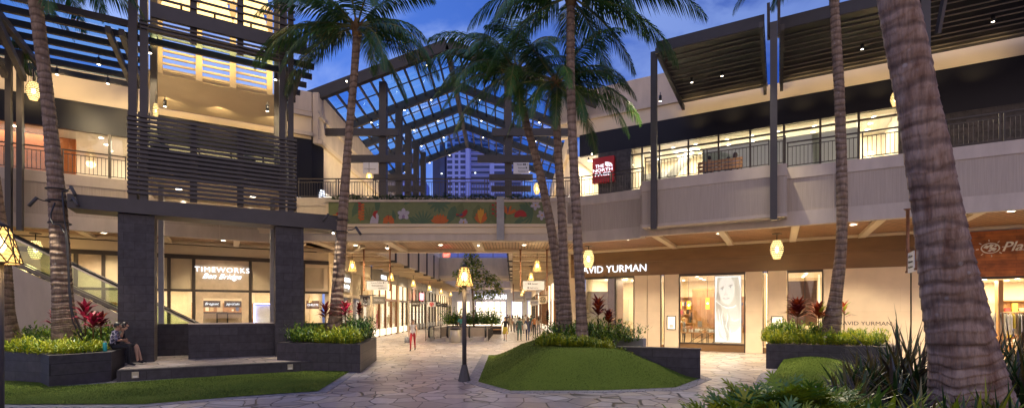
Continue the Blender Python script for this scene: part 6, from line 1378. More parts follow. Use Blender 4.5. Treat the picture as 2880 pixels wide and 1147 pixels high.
def palm(ctrl, radii, fronds, label, seed, bark_='bark', ring=.13, boots=True, ln=3.9, nl=84, rough=1.0, n=18):
    base = Vector(ctrl[0]); t = thing('palm_tree', base, label, 'palm tree', 'coconut palms'); obj('trunk', trunk_mb(ctrl, radii, ring, bark_, seed=seed, rough=rough, n=n), t)
    top = Vector(ctrl[-1])
    if boots:
        a = MB(); r = random.Random(seed)
        for k in range(9):
            an = k * 2.4; d = Vector((math.cos(an), math.sin(an), 0)); a.leaf(top + d * .10 - UP * .25, top + d * .30 + UP * (.35 + .1 * r.random()), .26, M['boot'], side=Vector((-d.y, d.x, 0)))
        a.lathe(top - UP * .3, [(.13, 0), (.2, .2), (.16, .55), (.05, .8)], M['boot'], 10); obj('crownshaft', a, t)
    r = random.Random(seed + 5)
    for k, f in enumerate(fronds):
        az, el, l_, dr = f[:4]; lat = f[4] if len(f) > 4 else r.uniform(-.3, .3)
        obj('frond', frond_mb(top + UP * .15, R(az), R(el), l_ * ln, dr, seed * 50 + k, nl, lat=lat), t)
    return t
def ringf(n, seed, el0=60, el1=-25, skip=None):
    r = random.Random(seed); out = []
    for k in range(n):
        t = k / (n - 1); out.append(((k * 137.5 + seed * 40) % 360, el0 + (el1 - el0) * t + r.uniform(-6, 6), r.uniform(.88, 1.08), r.uniform(.9, 1.35)))
    return out
# image-right = az 0, towards camera = az -90, left = 180
def pp2(l): return [P(*q) for q in l]
palm(pp2([(195, 968, 16.3), (178, 860, 16.3), (162, 573, 16.2), (134, 285, 16.1), (99, 0, 15.9), (80, -120, 15.8)]), [.50, .295, .235, .175, .18, .18], [(20, 10, 1.0, 1.25), (-20, -8, .95, 1.2), (-50, 5, .9, 1.3), (60, 15, 1, 1.0), (110, 20, 1, 1.0), (160, 5, 1, 1.2), (200, 10, 1, 1.2), (240, 30, .9, 1), (0, 35, 1, 1.0), (330, -25, .9, 1.3)] + ringf(6, 3, 70, 40), 'tall palm wrapped in cables and floodlight arms, in the long left planter', 11, ring=.12)
palm(pp2([(22, 962, 16.9), (10, 880, 16.9), (-8, 640, 16.9), (-60, 300, 17), (-120, -60, 17)]), [.40, .30, .26, .24, .2], ringf(8, 5), 'palm trunk cut off by the left picture edge, behind the lamp shade', 12)
palm(pp2([(941, 928, 18.9), (945, 880, 18.9), (962, 640, 18.9), (978, 420, 18.9), (997, 200, 18.9), (1004, 88, 18.9)]), [.34, .25, .195, .15, .142, .15],
     [(178, 14, 1.2, .95), (165, -4, 1.05, 1.2), (200, 2, 1.05, 1.15), (150, 20, 1.0, 1.0), (215, 22, 1.0, 1.1), (0, 22, .9, 1.4), (-20, 0, 1.0, 1.05), (15, -6, .95, 1.0), (-10, -42, .95, .7), (-45, -20, .9, 1.2), (30, 16, 1, 1.1), (-60, 20, .95, 1.2), (-120, 22, .9, 1.25), (90, 30, 1, 1), (60, 45, .95, .9), (130, 45, 1, .9), (-90, 55, 1, .9), (-150, -10, .95, 1.2), (10, 52, .9, .9), (185, 50, .95, .9)], 'slim palm with floodlight arms, in the six sided planter left of the passage', 13, ln=4.0)
palm(pp2([(1581, 925, 19.8), (1574, 820, 19.8), (1553, 660, 19.8), (1517, 480, 19.8), (1480, 345, 19.8), (1450, 215, 19.8)]), [.26, .21, .185, .165, .15, .14],
     [(180, 14, .95, 1.1), (200, -6, .95, 1.0), (170, -18, .9, 1.0), (-165, 30, 1, 1.1), (150, 35, 1, .9), (120, 60, 1, .7), (-120, 25, .9, 1.2), (-90, -5, .85, 1.3), (-80, -45, .8, .8), (-60, 20, .9, 1.1), (-20, 14, .8, 1.2), (20, 40, .85, 1), (60, 60, 1, .8), (90, 30, .9, 1), (230, 5, .95, 1.1), (100, 75, 1, .6), (185, 48, 1, .9)], 'leaning left palm of the three on the grass mound', 14, ln=4.1)
palm(pp2([(1590, 930, 18.9), (1588, 800, 18.9), (1580, 600, 18.9), (1568, 400, 18.9), (1563, 245, 18.9)]), [.31, .20, .17, .155, .14],
     [(0, 38, .9, 1.35), (10, 12, 1.05, 1.0), (-10, -8, .95, 1.1), (-20, 20, .9, 1.2), (180, 30, .8, 1.2), (190, 5, .8, 1.2), (170, -20, .75, 1.2), (-90, 10, .85, 1.3), (-120, -15, .8, 1.2), (-60, -20, .8, 1.2), (90, 30, .9, 1), (60, 50, .95, .9), (120, 55, .95, .9), (-40, 45, .9, 1), (30, -20, .85, 1.1), (200, 55, .9, .9), (-90, -40, .7, 1)], 'middle palm of the three on the grass mound', 15, ln=3.9)
palm(pp2([(1637, 958, 17.3), (1634, 860, 17.3), (1622, 620, 17.3), (1606, 280, 17.3), (1605, 60, 17.3), (1606, 2, 17.3)]), [.24, .185, .165, .155, .15, .14],
     [(0, 18, 1.22, .95), (-8, -10, 1.12, .9), (8, -30, .85, .7), (180, 5, 1.02, 1.3), (190, -25, 1, .75), (170, 20, 1.0, 1.1), (-150, 0, .95, 1.1), (-30, 20, 1, 1.0), (30, 25, 1, 1), (-90, 20, .9, 1.1), (90, 20, 1, 1), (140, 10, .9, 1.1), (-60, -5, .95, 1.1), (60, 0, .95, 1), (10, 50, 1, .8), (175, 55, 1, .8)], 'right palm of the three on the grass mound, straight with ringed trunk', 16, ln=4.2)
palm(pp2([(2333, 948, 18.2), (2350, 840, 18.2), (2365, 700, 18.2), (2368, 573, 18.2), (2362, 300, 18.2), (2349, 60, 18.2), (2340, -130, 18.2)]), [.36, .22, .185, .18, .17, .165, .16],
     [(180, 14, 1.0, 1.35), (195, -2, .8, 1.5), (170, 5, 1.05, 1.1), (-150, 20, .95, 1.3), (150, 30, 1, 1), (0, 20, 1, 1.0), (-20, 35, 1, 1), (30, 10, 1, 1), (90, 30, 1, 1), (-90, 40, .9, 1), (60, 60, 1, .7), (210, 50, 1, .8)], 'palm with swollen base in the right rectangular planter', 17, ln=3.9)
palm(pp2([(2730, 1140, 6.9), (2712, 1020, 6.9), (2672, 800, 6.9), (2632, 573, 6.9), (2592, 350, 6.9), (2553, 150, 6.9), (2512, -60, 6.9), (2480, -300, 6.9), (2450, -700, 6.9)]), [.48, .395, .33, .268, .25, .232, .21, .2, .19],
     ringf(12, 8, 60, 0), 'huge leaning palm trunk close up at right with lichen spots', 18, bark_='bark2', ring=.17, rough=1.0, n=40)
# ---- cables, straps and floodlight arms on two palms
def flood_arm(p, az, side, label):
    t = thing('spot_camera', p, label, 'floodlight', 'small floodlights strapped to palms'); d = Vector((side, -.3, 0)).normalized(); q = p + d * .35 + UP * .08
    a = MB(); a.tube([p, p + d * .2 + UP * .02, q], .018, M['black'], 6); obj('arm', a, t)
    a = MB(); b0 = q + d * .0 + UP * .04; a.tube([b0, b0 + d * .22 - UP * .30], .05, M['darkm'], 8); obj('head', a, t)
for px, py, Y, sd_, lab in ((178, 537, 15.95, 1, 'highest floodlight arm right of the cabled palm'), (185, 567, 15.95, 1, 'lower floodlight arm right of the cabled palm'), (142, 567, 15.95, -1, 'floodlight arm left of the cabled palm'), (952, 612, 18.7, -1, 'floodlight arm left of the slim palm'), (978, 648, 18.7, 1, 'floodlight arm right of the slim palm')): flood_arm(P(px, py, Y), 0, sd_, lab)
def cable(pts, label, r=.022): a = MB(); a.tube(pts, r, M['black'], 6); obj('cable', a, label=label, cat='cable')
for (px, py, Y), aim, pw in (((200, 560, 15.6), (-13.6, 15.0, .9), 420), ((120, 575, 15.6), (-15.5, 15.0, .9), 320), ((205, 535, 15.6), (-11.5, 13.6, .1), 420), ((925, 630, 18.4), (-7.0, 18.2, 1.0), 300), ((1000, 665, 18.4), (-6.0, 18.2, 1.0), 300)): spot_at(P(px, py, Y), aim, pw, .06, 75, (1, .86, .62))
for p_, aim, pw in ((FB.pt(FB.U(1857), .3, 12.3), (2.4, 16.4, .9), 1500), (FB.pt(FB.U(1857), .4, 12.3), (4.0, 15.2, .3), 700), (FB.pt(FB.U(2080), .3, 12.3), (11.3, 17.9, 1.0), 1700), (FB.pt(FB.U(2100), .3, 12.3), (10.6, 15.8, .3), 700), (FB.pt(FB.U(2090), .5, 12.3), (4.6, 7.2, .8), 2000)): spot_at(p_, aim, pw, .08, 42, (1, .86, .60))  # spots added to brighten mound, right planter and near bed, without own fixtures
cable([P(155, 570, 15.9), P(143, 600, 15.85), P(143, 618, 15.8), P(150, 630, 15.8), P(168, 632, 15.75), P(184, 660, 15.8), P(190, 720, 15.8), P(193, 800, 15.8), P(197, 860, 15.75), P(205, 905, 15.7), P(222, 940, 15.7), P(240, 965, 15.8)], 'thick black cable running down the front of the cabled palm')
cable([P(176, 540, 15.85), P(180, 600, 15.85), P(190, 680, 15.8), P(196, 800, 15.8), P(204, 880, 15.7), P(228, 930, 15.7), P(246, 962, 15.8)], 'second black cable beside the thick one on the palm')
for py, r_ in ((533, .27), (566, .272), (628, .28)):
    c_ = P({533: 160, 566: 162, 628: 168}[py], py, 16.2); a = MB(); a.tube([c_ + Vector((r_ * 1.05 * math.cos(k * .3142), r_ * 1.05 * math.sin(k * .3142), 0)) for k in range(21)], .02, M['black'], 5); obj('strap', a, label='black strap round the cabled palm, %s' % {533: 'topmost', 566: 'middle', 628: 'lowest with junction box'}[py], cat='strap')
for py in (620, 652):
    c_ = P(963 if py == 620 else 960, py, 18.9); a = MB(); a.tube([c_ + Vector((.235 * math.cos(k * .3142), .235 * math.sin(k * .3142), 0)) for k in range(21)], .018, M['black'], 5); obj('strap', a, label='black strap round the slim palm, %s' % ('upper' if py == 620 else 'lower'), cat='strap')
cable([P(948, 655, 18.65), P(943, 700, 18.65), P(950, 760, 18.65), P(938, 820, 18.6)], 'thin cable hanging down the slim palm', .012)
# ================================================================ beds
def inpoly(x, y, poly):
    c = False; n = len(poly); j = n - 1
    for i in range(n):
        xi, yi = poly[i]; xj, yj = poly[j]
        if (yi > y) != (yj > y) and x < (xj - xi) * (y - yi) / (yj - yi) + xi: c = not c
        j = i
    return c
def bed(poly, z, n, hmin, hmax, mats, label, seed, name='ground_fern_foliage', w=.035, spread=.5, dens=None, zf=None):
    r = random.Random(seed); a = MB(); xs = [p[0] for p in poly]; ys = [p[1] for p in poly]; k = 0; tries = 0
    while k < n and tries < n * 12:
        tries += 1; x, y = r.uniform(min(xs), max(xs)), r.uniform(min(ys), max(ys))
        if not inpoly(x, y, poly): continue
        if noise.noise(Vector((x * 1.7, y * 1.7, seed))) < -.30 and r.random() < .7: continue
        hh = r.uniform(hmin, hmax) * (1 + .85 * noise.noise(Vector((x * 2.4, y * 2.4, seed + 9))) + .25 * noise.noise(Vector((x * 9, y * 9, seed)))); zz = zf(x, y) if zf else z; an = r.random() * 6.283; m = mats[int(r.random() ** 1.3 * len(mats))]
        lean = Vector((math.cos(an), math.sin(an), 0)) * hh * spread * r.random(); top = Vector((x, y, zz)) + lean + UP * hh
        for q in range(5):                           # leaflets up a stem
            f = .35 + .65 * q / 4; c = Vector((x, y, zz)).lerp(top, f); b2 = an + q * 2.3; d = Vector((math.cos(b2), math.sin(b2), .75)).normalized(); a.leaf(c, c + d * (.08 + .11 * r.random()) * (1.3 - f * .3), w * .9, m, sag=.008)
        a.leaf(top - UP * .05, top + UP * .07 + lean * .2, w * .8, m); k += 1
    return obj(name, a, kind='stuff', label=label)
LM = [M['lime1'], M['lime1'], M['lime2'], M['green']]; GM = [M['green'], M['lime2'], M['green2']]
bed([P(55, 0, 14.3).xy[:], P(150, 0, 13.8).xy[:], (C.x - .45, C.y + .15), (C.x - .75, C.y + .95), (-14.3, 16.6), (-16.5, 15.6)], .80, 1500, .16, .34, LM, 'low lime green ferns along the front of the left planter', 1)
bed([P(0, 0, 17.8).xy[:], (-14.0, 15.8), (-13.5, 17.2), (-15.0, 18.7), (-15.8, 20), (-20, 17.8)], .80, 1200, .30, .62, GM + [M['lime2']], 'leafy green shrubs at the back of the left planter', 2, w=.05, spread=.9)
bed([(-7.0, 17.5), (-5.4, 17.05), (-5.7, 19.2), (-6.9, 19.6), (-8.0, 18.7)], .88, 1500, .24, .50, LM, 'lime green fern mass in the six sided planter', 3)
bed([(-8.3, 18.0), (-7.2, 17.6), (-7.4, 20.0), (-8.5, 20.5)], .88, 450, .3, .55, GM, 'dark green leaves beside the right basalt column', 4, w=.05, spread=.9)
bed([(-5.75, 17.9), (-5.5, 18.2), (-6.1, 21.5), (-7.6, 21.2), (-6.9, 19.5)], .88, 550, .4, .75, [M['green'], M['green2']], 'dark green leaves at the right rear of the six sided planter', 5, w=.06, spread=.8)
bed([(1.05, 15.95), (2.3, 15.6), (3.9, 15.9), (4.9, 16.6), (4.2, 17.7), (2.2, 18.3), (.8, 17.4)], .86, 2000, .16, .34, LM, 'lime green ferns on top of the grass mound', 6, zf=lambda x, y: zm(x, y) - .03)
bed([(2.9, 17.3), (4.5, 17.4), (4.6, 18.0), (3.6, 20.2), (1.6, 20.4), (1.2, 18.6)], .86, 900, .40, .72, GM, 'taller green leaves behind the palms on the mound', 7, w=.055, spread=.9)
bed([(9.7, 18.1), (12.6, 16.85), (13.4, 17.5), (13.3, 18.6), (10.2, 19.9), (9.7, 19.0)], .82, 2300, .24, .50, LM, 'lime green fern mass filling the right rectangular planter', 8)
bed([(9.9, 19.0), (11.6, 18.3), (12.0, 19.0), (10.4, 20.2)], .82, 500, .5, .72, GM, 'dark green leaves at the rear of the right rectangular planter', 9, w=.05)
bed([(-6.3, 45.2), (-1.2, 45.2), (-1.2, 47.8), (-6.3, 47.8)], .7, 750, .5, 1.25, GM, 'leafy plants in the bench planter down the passage', 10, w=.16, spread=.9)
# soil cover on the mound
def turf(poly, zf, n, label, seed, clip=None):
    r = random.Random(seed); a = MB(); xs = [p[0] for p in poly]; ys = [p[1] for p in poly]; k = 0; ms = [M['turf1'], M['turf2'], M['turf3']]; mi = [a._m(m) for m in ms]; t_ = 0
    while k < n and t_ < n * 6:
        t_ += 1; x, y = r.uniform(max(-15, min(xs)), max(xs)), r.uniform(min(ys), max(ys))
        if not inpoly(x, y, poly): continue
        z = zf(x, y) - .004; h = r.uniform(.018, .042); an = r.random() * 6.283; d = Vector((math.cos(an), math.sin(an), 0)); b = len(a.v); w_ = .006
        lx, ly = r.uniform(-.02, .02), r.uniform(-.02, .02); a.v += [(x - d.x * w_, y - d.y * w_, z), (x + d.x * w_, y + d.y * w_, z), (x + lx, y + ly, z + h)]; a.f.append((b, b + 1, b + 2)); q = noise.noise(Vector((x * .9, y * .9, 3))) + r.uniform(-.5, .5); a.mi.append(mi[0] if q < -.1 else mi[1] if q < .25 else mi[2]); a.sm.append(False); k += 1
    return obj('turf_grass', a, kind='stuff', label=label)
M['turf1'] = leafmat('grass_blade_dark', (.05, .085, .012), (.07, .11, .016), .7, .2); M['turf2'] = leafmat('grass_blade', (.08, .13, .018), (.11, .16, .024), .7, .2); M['turf3'] = leafmat('grass_blade_light', (.15, .20, .035), (.19, .23, .05), .7, .2)
turf(lawnL, lambda x, y: .03, 42000, 'short green turf blades on the lawn before the pavilion', 31); turf(mound, zm, 42000, 'short green turf blades on the central mound', 32); turf(mR2, lambda x, y: .02 + .48 * math.exp(-((x - 10.7) / 1.35) ** 2) * min(1, max(0, (y - 13.9) / 3.0)) ** 1.2, 14000, 'short green turf blades on the slope before the right planter', 33)
# ---- rosette plants (ti plants)
def rosette_plant(p, h, m, label, seed, n=26, ln=.42, wd=.10, name='ti_plant', stem=True, up=.35, grp='ti plants'):
    r = random.Random(seed); p = Vector(p); t = thing(name, p, label, 'plant', grp)
    if stem: a = MB(); a.tube([p, p + UP * h], .018, M['boot'], 6); obj('stem', a, t)
    a = MB()
    for k in range(n):
        f = k / n; an = k * 2.4 + r.uniform(-.2, .2); z = h * (.55 + .5 * f); e = up + .9 * f; L_ = ln * (1.05 - .45 * f) * r.uniform(.85, 1.15)
        d = Vector((math.cos(an) * math.cos(e), math.sin(an) * math.cos(e), math.sin(e))); b0 = p + UP * z; side = Vector((-math.sin(an), math.cos(an), 0)); m_ = m[r.randrange(len(m))]
        mid = b0 + d * L_ * .55; tip = mid + (d - UP * .55).normalized() * L_ * .5; b = len(a.v)
        for q, ww in ((b0, .25), (b0 + d * L_ * .28, .9), (mid, 1.0)):
            a.v += [tuple(q - side * wd / 2 * ww), tuple(q + side * wd / 2 * ww)]
        a.v.append(tuple(tip)); mi = a._m(m_); a.f += [(b, b + 1, b + 3, b + 2), (b + 2, b + 3, b + 5, b + 4), (b + 4, b + 5, b + 6)]; a.mi += [mi] * 3; a.sm += [False] * 3
    obj('foliage', a, t); return t
PK = [M['pink'], M['pink'], M['maroon']]; MR = [M['maroon'], M['maroon'], M['rust']]; RS = [M['rust'], M['rust'], M['maroon'], M['olive']]
rosette_plant(P(240, 945, 16.0), .85, PK, 'tall bright pink ti plant right of the cabled palm', 1, 34, .68); rosette_plant(P(262, 950, 15.6), .55, PK, 'lower pink ti plant beside the seated couple', 2, 28, .55); rosette_plant(P(284, 950, 16.2), .62, MR, 'dark red ti plant just behind the seated couple', 3, 28, .55)
rosette_plant(P(152, 945, 16.6), .65, PK, 'pink ti plant showing left of the cabled palm', 4, 20, .5)
rosette_plant(P(915, 925, 18.4), .75, MR, 'red ti plant left of the slim palm trunk', 5, 22, .6); rosette_plant(P(972, 920, 18.4), .75, PK, 'pink ti plant right of the slim palm trunk', 6, 20, .55); rosette_plant(P(1010, 915, 19), .75, MR, 'dark ti plant at the right of the six sided planter', 7, 34, .3)
rosette_plant(P(1682, 925, 17.6), .85, MR, 'maroon ti plant on the mound right of the three palms', 8, 44, .72); rosette_plant(P(1712, 935, 17.6), .60, MR, 'second maroon ti plant on the mound', 9, 40, .52)
rosette_plant(P(2243, 925, 18.3), .78, MR, 'large dark maroon ti plant in the right planter', 10, 60, .80, .14); rosette_plant(P(2302, 925, 18.5), .66, RS, 'orange red ti plant beside the swollen palm base', 11, 34, .78, .14); rosette_plant(P(2374, 925, 19.0), .85, RS, 'red ti leaf showing right of the swollen palm base', 12, 14, .5)
rosette_plant(P(1540, 940, 21), .9, [M['maroon'], M['green2']], 'thin dark ti plant left of the three palms', 13, 40, .25, .08)
# ---- strap leaved clumps
def strap_clump(p, n, h, spread, mats, label, seed, wd=.045, grp='strap leaved clumps', droop=.5, name='strap_leaf_plant'):
    r = random.Random(seed); p = Vector(p); t = thing(name, p, label, 'plant', grp); a = MB()
    for k in range(n):
        an = r.random() * 6.283; e = R(88 - spread * r.random() ** .8); L_ = h * r.uniform(.6, 1.12); d = Vector((math.cos(an) * math.cos(e), math.sin(an) * math.cos(e), math.sin(e))); side = Vector((-math.sin(an), math.cos(an), 0)) ; side = (side + Vector((r.uniform(-.5, .5), r.uniform(-.5, .5), 0))).normalized()
        cur = p + Vector((r.uniform(-.08, .08), r.uniform(-.08, .08), 0)); m_ = mats[r.randrange(len(mats))]; mi = a._m(m_); b = len(a.v); q = 7; dd = d.copy(); w_ = wd * r.uniform(.7, 1.25); dr = droop * r.uniform(.4, 1.5)
        for s in range(q):
            f = s / (q - 1); ww = w_ * (math.sin(math.pi * min(1, .22 + f * .80)) ** .8) if s < q - 1 else .002
            fold = UP.cross(side).normalized() * 0; a.v += [tuple(cur - side * ww / 2), tuple(cur + dd.cross(side) * ww * .18), tuple(cur + side * ww / 2)]; cur = cur + dd * L_ / (q - 1); dd = (dd - UP * dr * (.3 + f) / (q - 1) * 1.6).normalized()
        for s in range(q - 1):
            for c in (0, 1): a.f.append((b + 3 * s + c, b + 3 * s + c + 1, b + 3 * s + c + 4, b + 3 * s + c + 3)); a.mi.append(mi); a.sm.append(True)
    obj('foliage', a, t); return t
DS = [M['darkstrap'], M['darkstrap'], M['purple'], M['green2']]
# raised bed in the foreground (soil and dark stone edge)
fb = thing('planter', (4.5, 5.5, 0), 'dark soil bed in the near right corner under the big palm', 'planter')
fp = [(2.45, 3.6), (2.0, 6.2), (3.2, 7.6), (4.2, 8.6), (8.0, 9.4), (11.5, 8.6), (12.5, 4.5), (9, 2.6)]
a = MB(); a.prism(fp, 0, .62, M['tileR'], M['soil']); obj('planter_wall', a, fb)
r = random.Random(21); k = 0
for px, py, Y, h, sp in ((2350, 1115, 8.1, .52, 66), (2385, 1105, 8.4, .72, 58), (2420, 1108, 8.5, .85, 55), (2450, 1095, 8.8, .95, 55), (2480, 1095, 8.8, 1.05, 50), (2510, 1085, 9.0, 1.15, 52), (2440, 1085, 8.9, .8, 52), (2540, 1090, 8.8, 1.55, 48), (2585, 1090, 8.6, 1.35, 50), (2420, 1125, 7.6, .62, 62), (2370, 1130, 7.4, .5, 64), (2520, 1125, 7.8, .85, 58), (2345, 1140, 7.2, .42, 66), (2600, 1135, 7.5, .8, 60)):
    k += 1; strap_clump((P(px, 0, Y).x, Y, .60), 34, h, sp, DS, 'dark strap leaved clump %s of the huge palm, %s' % ('left', ['front edge of the bed', 'dense dark row', 'before the limestone wall', 'tall arching leaves'][k % 4]) if 0 else 'dark bronze strap leaves left of the huge palm trunk', 100 + k, .05)
for px, Y, h, sp in ((2790, 8.6, 1.35, 50), (2830, 8.2, 1.25, 52), (2870, 8.6, 1.5, 48), (2850, 7.5, 1.15, 55), (2800, 7.7, 1.0, 58), (2890, 7.4, 1.2, 55), (2920, 8.0, 1.4, 50), (2760, 9.2, 1.2, 55)):
    k += 1; strap_clump((P(px, 0, Y).x, Y, .60), 36, h, sp, [M['darkstrap'], M['green2'], M['darkstrap'], M['purple']], 'dark strap leaves right of the huge palm trunk', 100 + k, .045)
for px, Y, h, sp in ((2660, 5.9, .62, 60), (2720, 5.7, .66, 60), (2780, 5.9, .72, 58), (2830, 5.6, .7, 60), (2600, 6.0, .55, 62), (2560, 6.3, .62, 60), (2880, 5.8, .7, 60)):
    k += 1; strap_clump((P(px, 0, Y).x, Y, .60), 22, h, sp, [M['darkstrap'], M['olive'], M['green2']], 'brownish strap leaves at the foot of the huge palm', 100 + k, .045)
for px, Y, h, sp in ((2380, 5.2, .62, 58), (2440, 5.3, .66, 60), (2500, 5.0, .60, 62), (2560, 5.1, .62, 60), (2620, 4.9, .62, 60), (2680, 5.0, .64, 60), (2740, 4.8, .55, 60), (2330, 5.5, .55, 62), (2800, 4.9, .55, 60), (2860, 4.7, .5, 62), (2470, 6.0, .75, 55), (2410, 5.9, .72, 55), (2530, 4.6, .45, 62), (2660, 4.5, .42, 62), (2400, 4.8, .42, 62)):
    k += 1; strap_clump((P(px, 0, Y).x, Y, .60), 16, h, sp, [M['olive'], M['lime2'], M['green'], M['teal']], 'bright green broad blades in the near foreground bed', 100 + k, .085, 'broad bladed foreground plants', .75)
# ---- lobed leaf shrubs (near right foreground)
def lobed(a, c, d, nrm, s, m):
    d = d.normalized(); sd = d.cross(nrm).normalized(); nrm = sd.cross(d).normalized(); mi = a._m(m)
    a.tube([c - d * s * .5 - UP * s * .25, c], .005, M['rachis'], 4)
    nl_ = 5
    for s_ in (-1, 1):
        for k in range(nl_):
            f = k / (nl_ - 1); b0 = c + d * s * (.0 + .62 * f); L_ = s * (.50 - .22 * abs(f - .35)) ; dr = (sd * s_ * (1.0 - .45 * f) + d * (-.25 + 1.25 * f) + nrm * .12).normalized(); w_ = d * s * .062; e = b0 + dr * L_ - nrm * L_ * .15; mm_ = b0 + dr * L_ * .6
            b = len(a.v); a.v += [tuple(b0 - w_), tuple(b0 + w_), tuple(mm_ - w_ * 1.15), tuple(mm_ + w_ * 1.15), tuple(e)]; a.f += [(b, b + 1, b + 3, b + 2), (b + 2, b + 3, b + 4)]; a.mi += [mi, mi]; a.sm += [False, False]
    b = len(a.v); e = c + d * s; w_ = sd * s * .07; a.v += [tuple(c - w_), tuple(c + w_), tuple(c + d * s * .6 - w_), tuple(c + d * s * .6 + w_), tuple(e - nrm * s * .1)]; a.f += [(b, b + 1, b + 3, b + 2), (b + 2, b + 3, b + 4)]; a.mi += [mi, mi]; a.sm += [False, False]
def lobed_shrub(p, rad, h, n, label, seed):
    r = random.Random(seed); p = Vector(p); t = thing('lobed_leaf_shrub', p, label, 'plant', 'shrubs with deeply lobed leaves'); a = MB()
    for k in range(int(n * .8)):
        an = r.random() * 6.283; rr = rad * r.random() ** .55; hh = h * (1 - .55 * (rr / rad) ** 2) * r.uniform(.55, 1.05); c = p + Vector((math.cos(an) * rr, math.sin(an) * rr, hh)); out = Vector((math.cos(an), math.sin(an), .0)) * (rr / rad + .25) + Vector((r.uniform(-.5, .5), r.uniform(-.5, .5), r.uniform(.15, 1.0)))
        lobed(a, c, out, (UP + out * .3), r.uniform(.24, .40), [M['teal'], M['green'], M['olive'], M['olive'], M['lime2']][r.randrange(5)])
    obj('foliage', a, t)
    s = MB()
    for k in range(9): an = k * .7; s.tube([p, p + Vector((math.cos(an) * rad * .5, math.sin(an) * rad * .5, h * .6))], .012, M['boot'], 5)
    obj('stems', s, t) if 0 else obj('stem', s, t)
for px, Y, rd, h, n, lab in ((2010, 5.3, .42, .30, 70, 'lowest at the left tip of the bed'), (2090, 5.6, .5, .44, 95, 'second from the left tip of the bed'), (2170, 6.0, .55, .52, 110, 'tallest in the middle of the group'), (2250, 5.9, .5, .50, 100, 'right of the tallest one'), (2130, 5.0, .45, .32, 80, 'at the bottom edge of the picture'), (2230, 5.1, .45, .36, 90, 'bottom edge, beside the broad blades'), (2330, 5.9, .45, .38, 85, 'mixing with the broad blades'), (2050, 4.7, .35, .25, 60, 'nearest the camera at the left'), (2300, 5.0, .4, .3, 70, 'nearest the camera at the right')):
    k += 1; lobed_shrub((P(px, 0, Y).x, Y, .62), rd, h, n, 'blue green shrub with deeply lobed leaves, ' + lab, 300 + k)
for px, Y in ((1530, 17.6), (1512, 17.9), (1548, 17.5), (1525, 18.3)): k += 1; strap_clump((P(px, 0, Y).x, Y, .75), 60, .38, 80, [M['purple'], M['purple'], M['darkstrap']], 'dark purple spiky plant left of the palms on the mound', 100 + k, .03, 'dark purple spiky plants')
for px, Y in ((18, 15.6), (45, 15.4), (0, 15.3), (60, 15.9)): k += 1; strap_clump((P(px, 0, Y).x, Y, .8), 30, .45, 70, [M['rust'], M['darkstrap'], M['olive']], 'brown spiky plant at the foot of the far left palm', 100 + k, .03, 'brown tinted spiky plants')
# ---- small tree down the passage
tr = thing('small_tree', (gp(1330, 45.5), 45.5, .7), 'slender leafy tree in the bench planter before the department store', 'tree')
b0 = P(1332, 905, 45.5); b0.z = .7
a = MB(); a.tube([b0, P(1331, 850, 45.5), P(1326, 800, 45.5), P(1330, 750, 45.5), P(1322, 715, 45.5)], [.09, .075, .06, .045, .02], M['bark'], 8)
for q in (((1326, 800), (1290, 765)), ((1328, 770), (1370, 790)), ((1328, 790), (1400, 800)), ((1330, 750), (1350, 725)), ((1326, 810), (1350, 835)), ((1327, 780), (1300, 820))): a.tube([P(q[0][0], q[0][1], 45.5), P((q[0][0] + q[1][0]) / 2, (q[0][1] + q[1][1]) / 2 - 4, 45.4), P(q[1][0], q[1][1], 45.3)], [.04, .03, .012], M['bark'], 6)
obj('trunk', a, tr)
r = random.Random(9); a = MB()
for cx, cy, rr, n in ((1325, 725, 24, 260), (1340, 745, 22, 200), (1292, 770, 18, 170), (1330, 775, 24, 230), (1362, 772, 20, 200), (1385, 790, 24, 260), (1400, 815, 18, 160), (1350, 805, 22, 200), (1345, 832, 16, 120), (1300, 812, 14, 100), (1375, 825, 18, 150), (1310, 790, 14, 90), (1310, 745, 14, 80)):
    for k in range(int(n * 1.0)):
        u = Vector((r.gauss(0, 1), r.gauss(0, 1), r.gauss(0, 1))); u = u.normalized() * r.random() ** .4; c = P(cx, cy, 45.4) + Vector((u.x, u.y, u.z * .85)) * rr / FPX * 45.4 * 1.05; an = r.random() * 6.283; d = Vector((math.cos(an), math.sin(an), r.uniform(-.9, .2))).normalized(); a.leaf(c, c + d * r.uniform(.22, .38), .17, M['lime1'] if r.random() < .35 else M['lime2'] if r.random() < .6 else M['green'])
obj('crown', a, tr)
# ================================================================ people
SK = {}
def skin(c, n): 
    if n not in SK: SK[n] = mat(n, c, .55, var=.04, vs=12)
    return SK[n]
sk1 = skin((.42, .23, .15), 'skin_tan'); sk2 = skin((.50, .31, .22), 'skin_light')
def cloth(n, c, c2=None, vs=6, **k):
    if n not in SK: SK[n] = mat(n, c, .85, var=.15, vs=vs, col2=c2, **k)
    return SK[n]
hairm = mat('hair_dark', (.012, .009, .008), .5, var=.3, vs=30); hairb = mat('hair_brown', (.07, .035, .02), .5, var=.3, vs=30); hairl = mat('hair_blond', (.40, .27, .13), .5, var=.2, vs=30)
BASE = {'pelvis': (0, 0, .95), 'spine': (0, .01, 1.12), 'chest': (0, 0, 1.31), 'neck': (0, 0, 1.46), 'headb': (0, .025, 1.525), 'headm': (0, .03, 1.60), 'headt': (0, .01, 1.675),
        'nose': (0, .125, 1.585), 'chin': (0, .085, 1.515)}
for s_, k_ in ((1, 'R'), (-1, 'L')):
    for n_, p_ in (('shoulder', (.165, 0, 1.40)), ('elbow', (.215, -.03, 1.12)), ('wrist', (.225, .05, .88)), ('palm', (.222, .07, .82)), ('hip', (.085, 0, .90)), ('knee', (.095, .02, .50)), ('ankle', (.10, -.01, .085)), ('toe', (.11, .15, .035))): BASE[n_ + k_] = (p_[0] * s_, p_[1], p_[2])
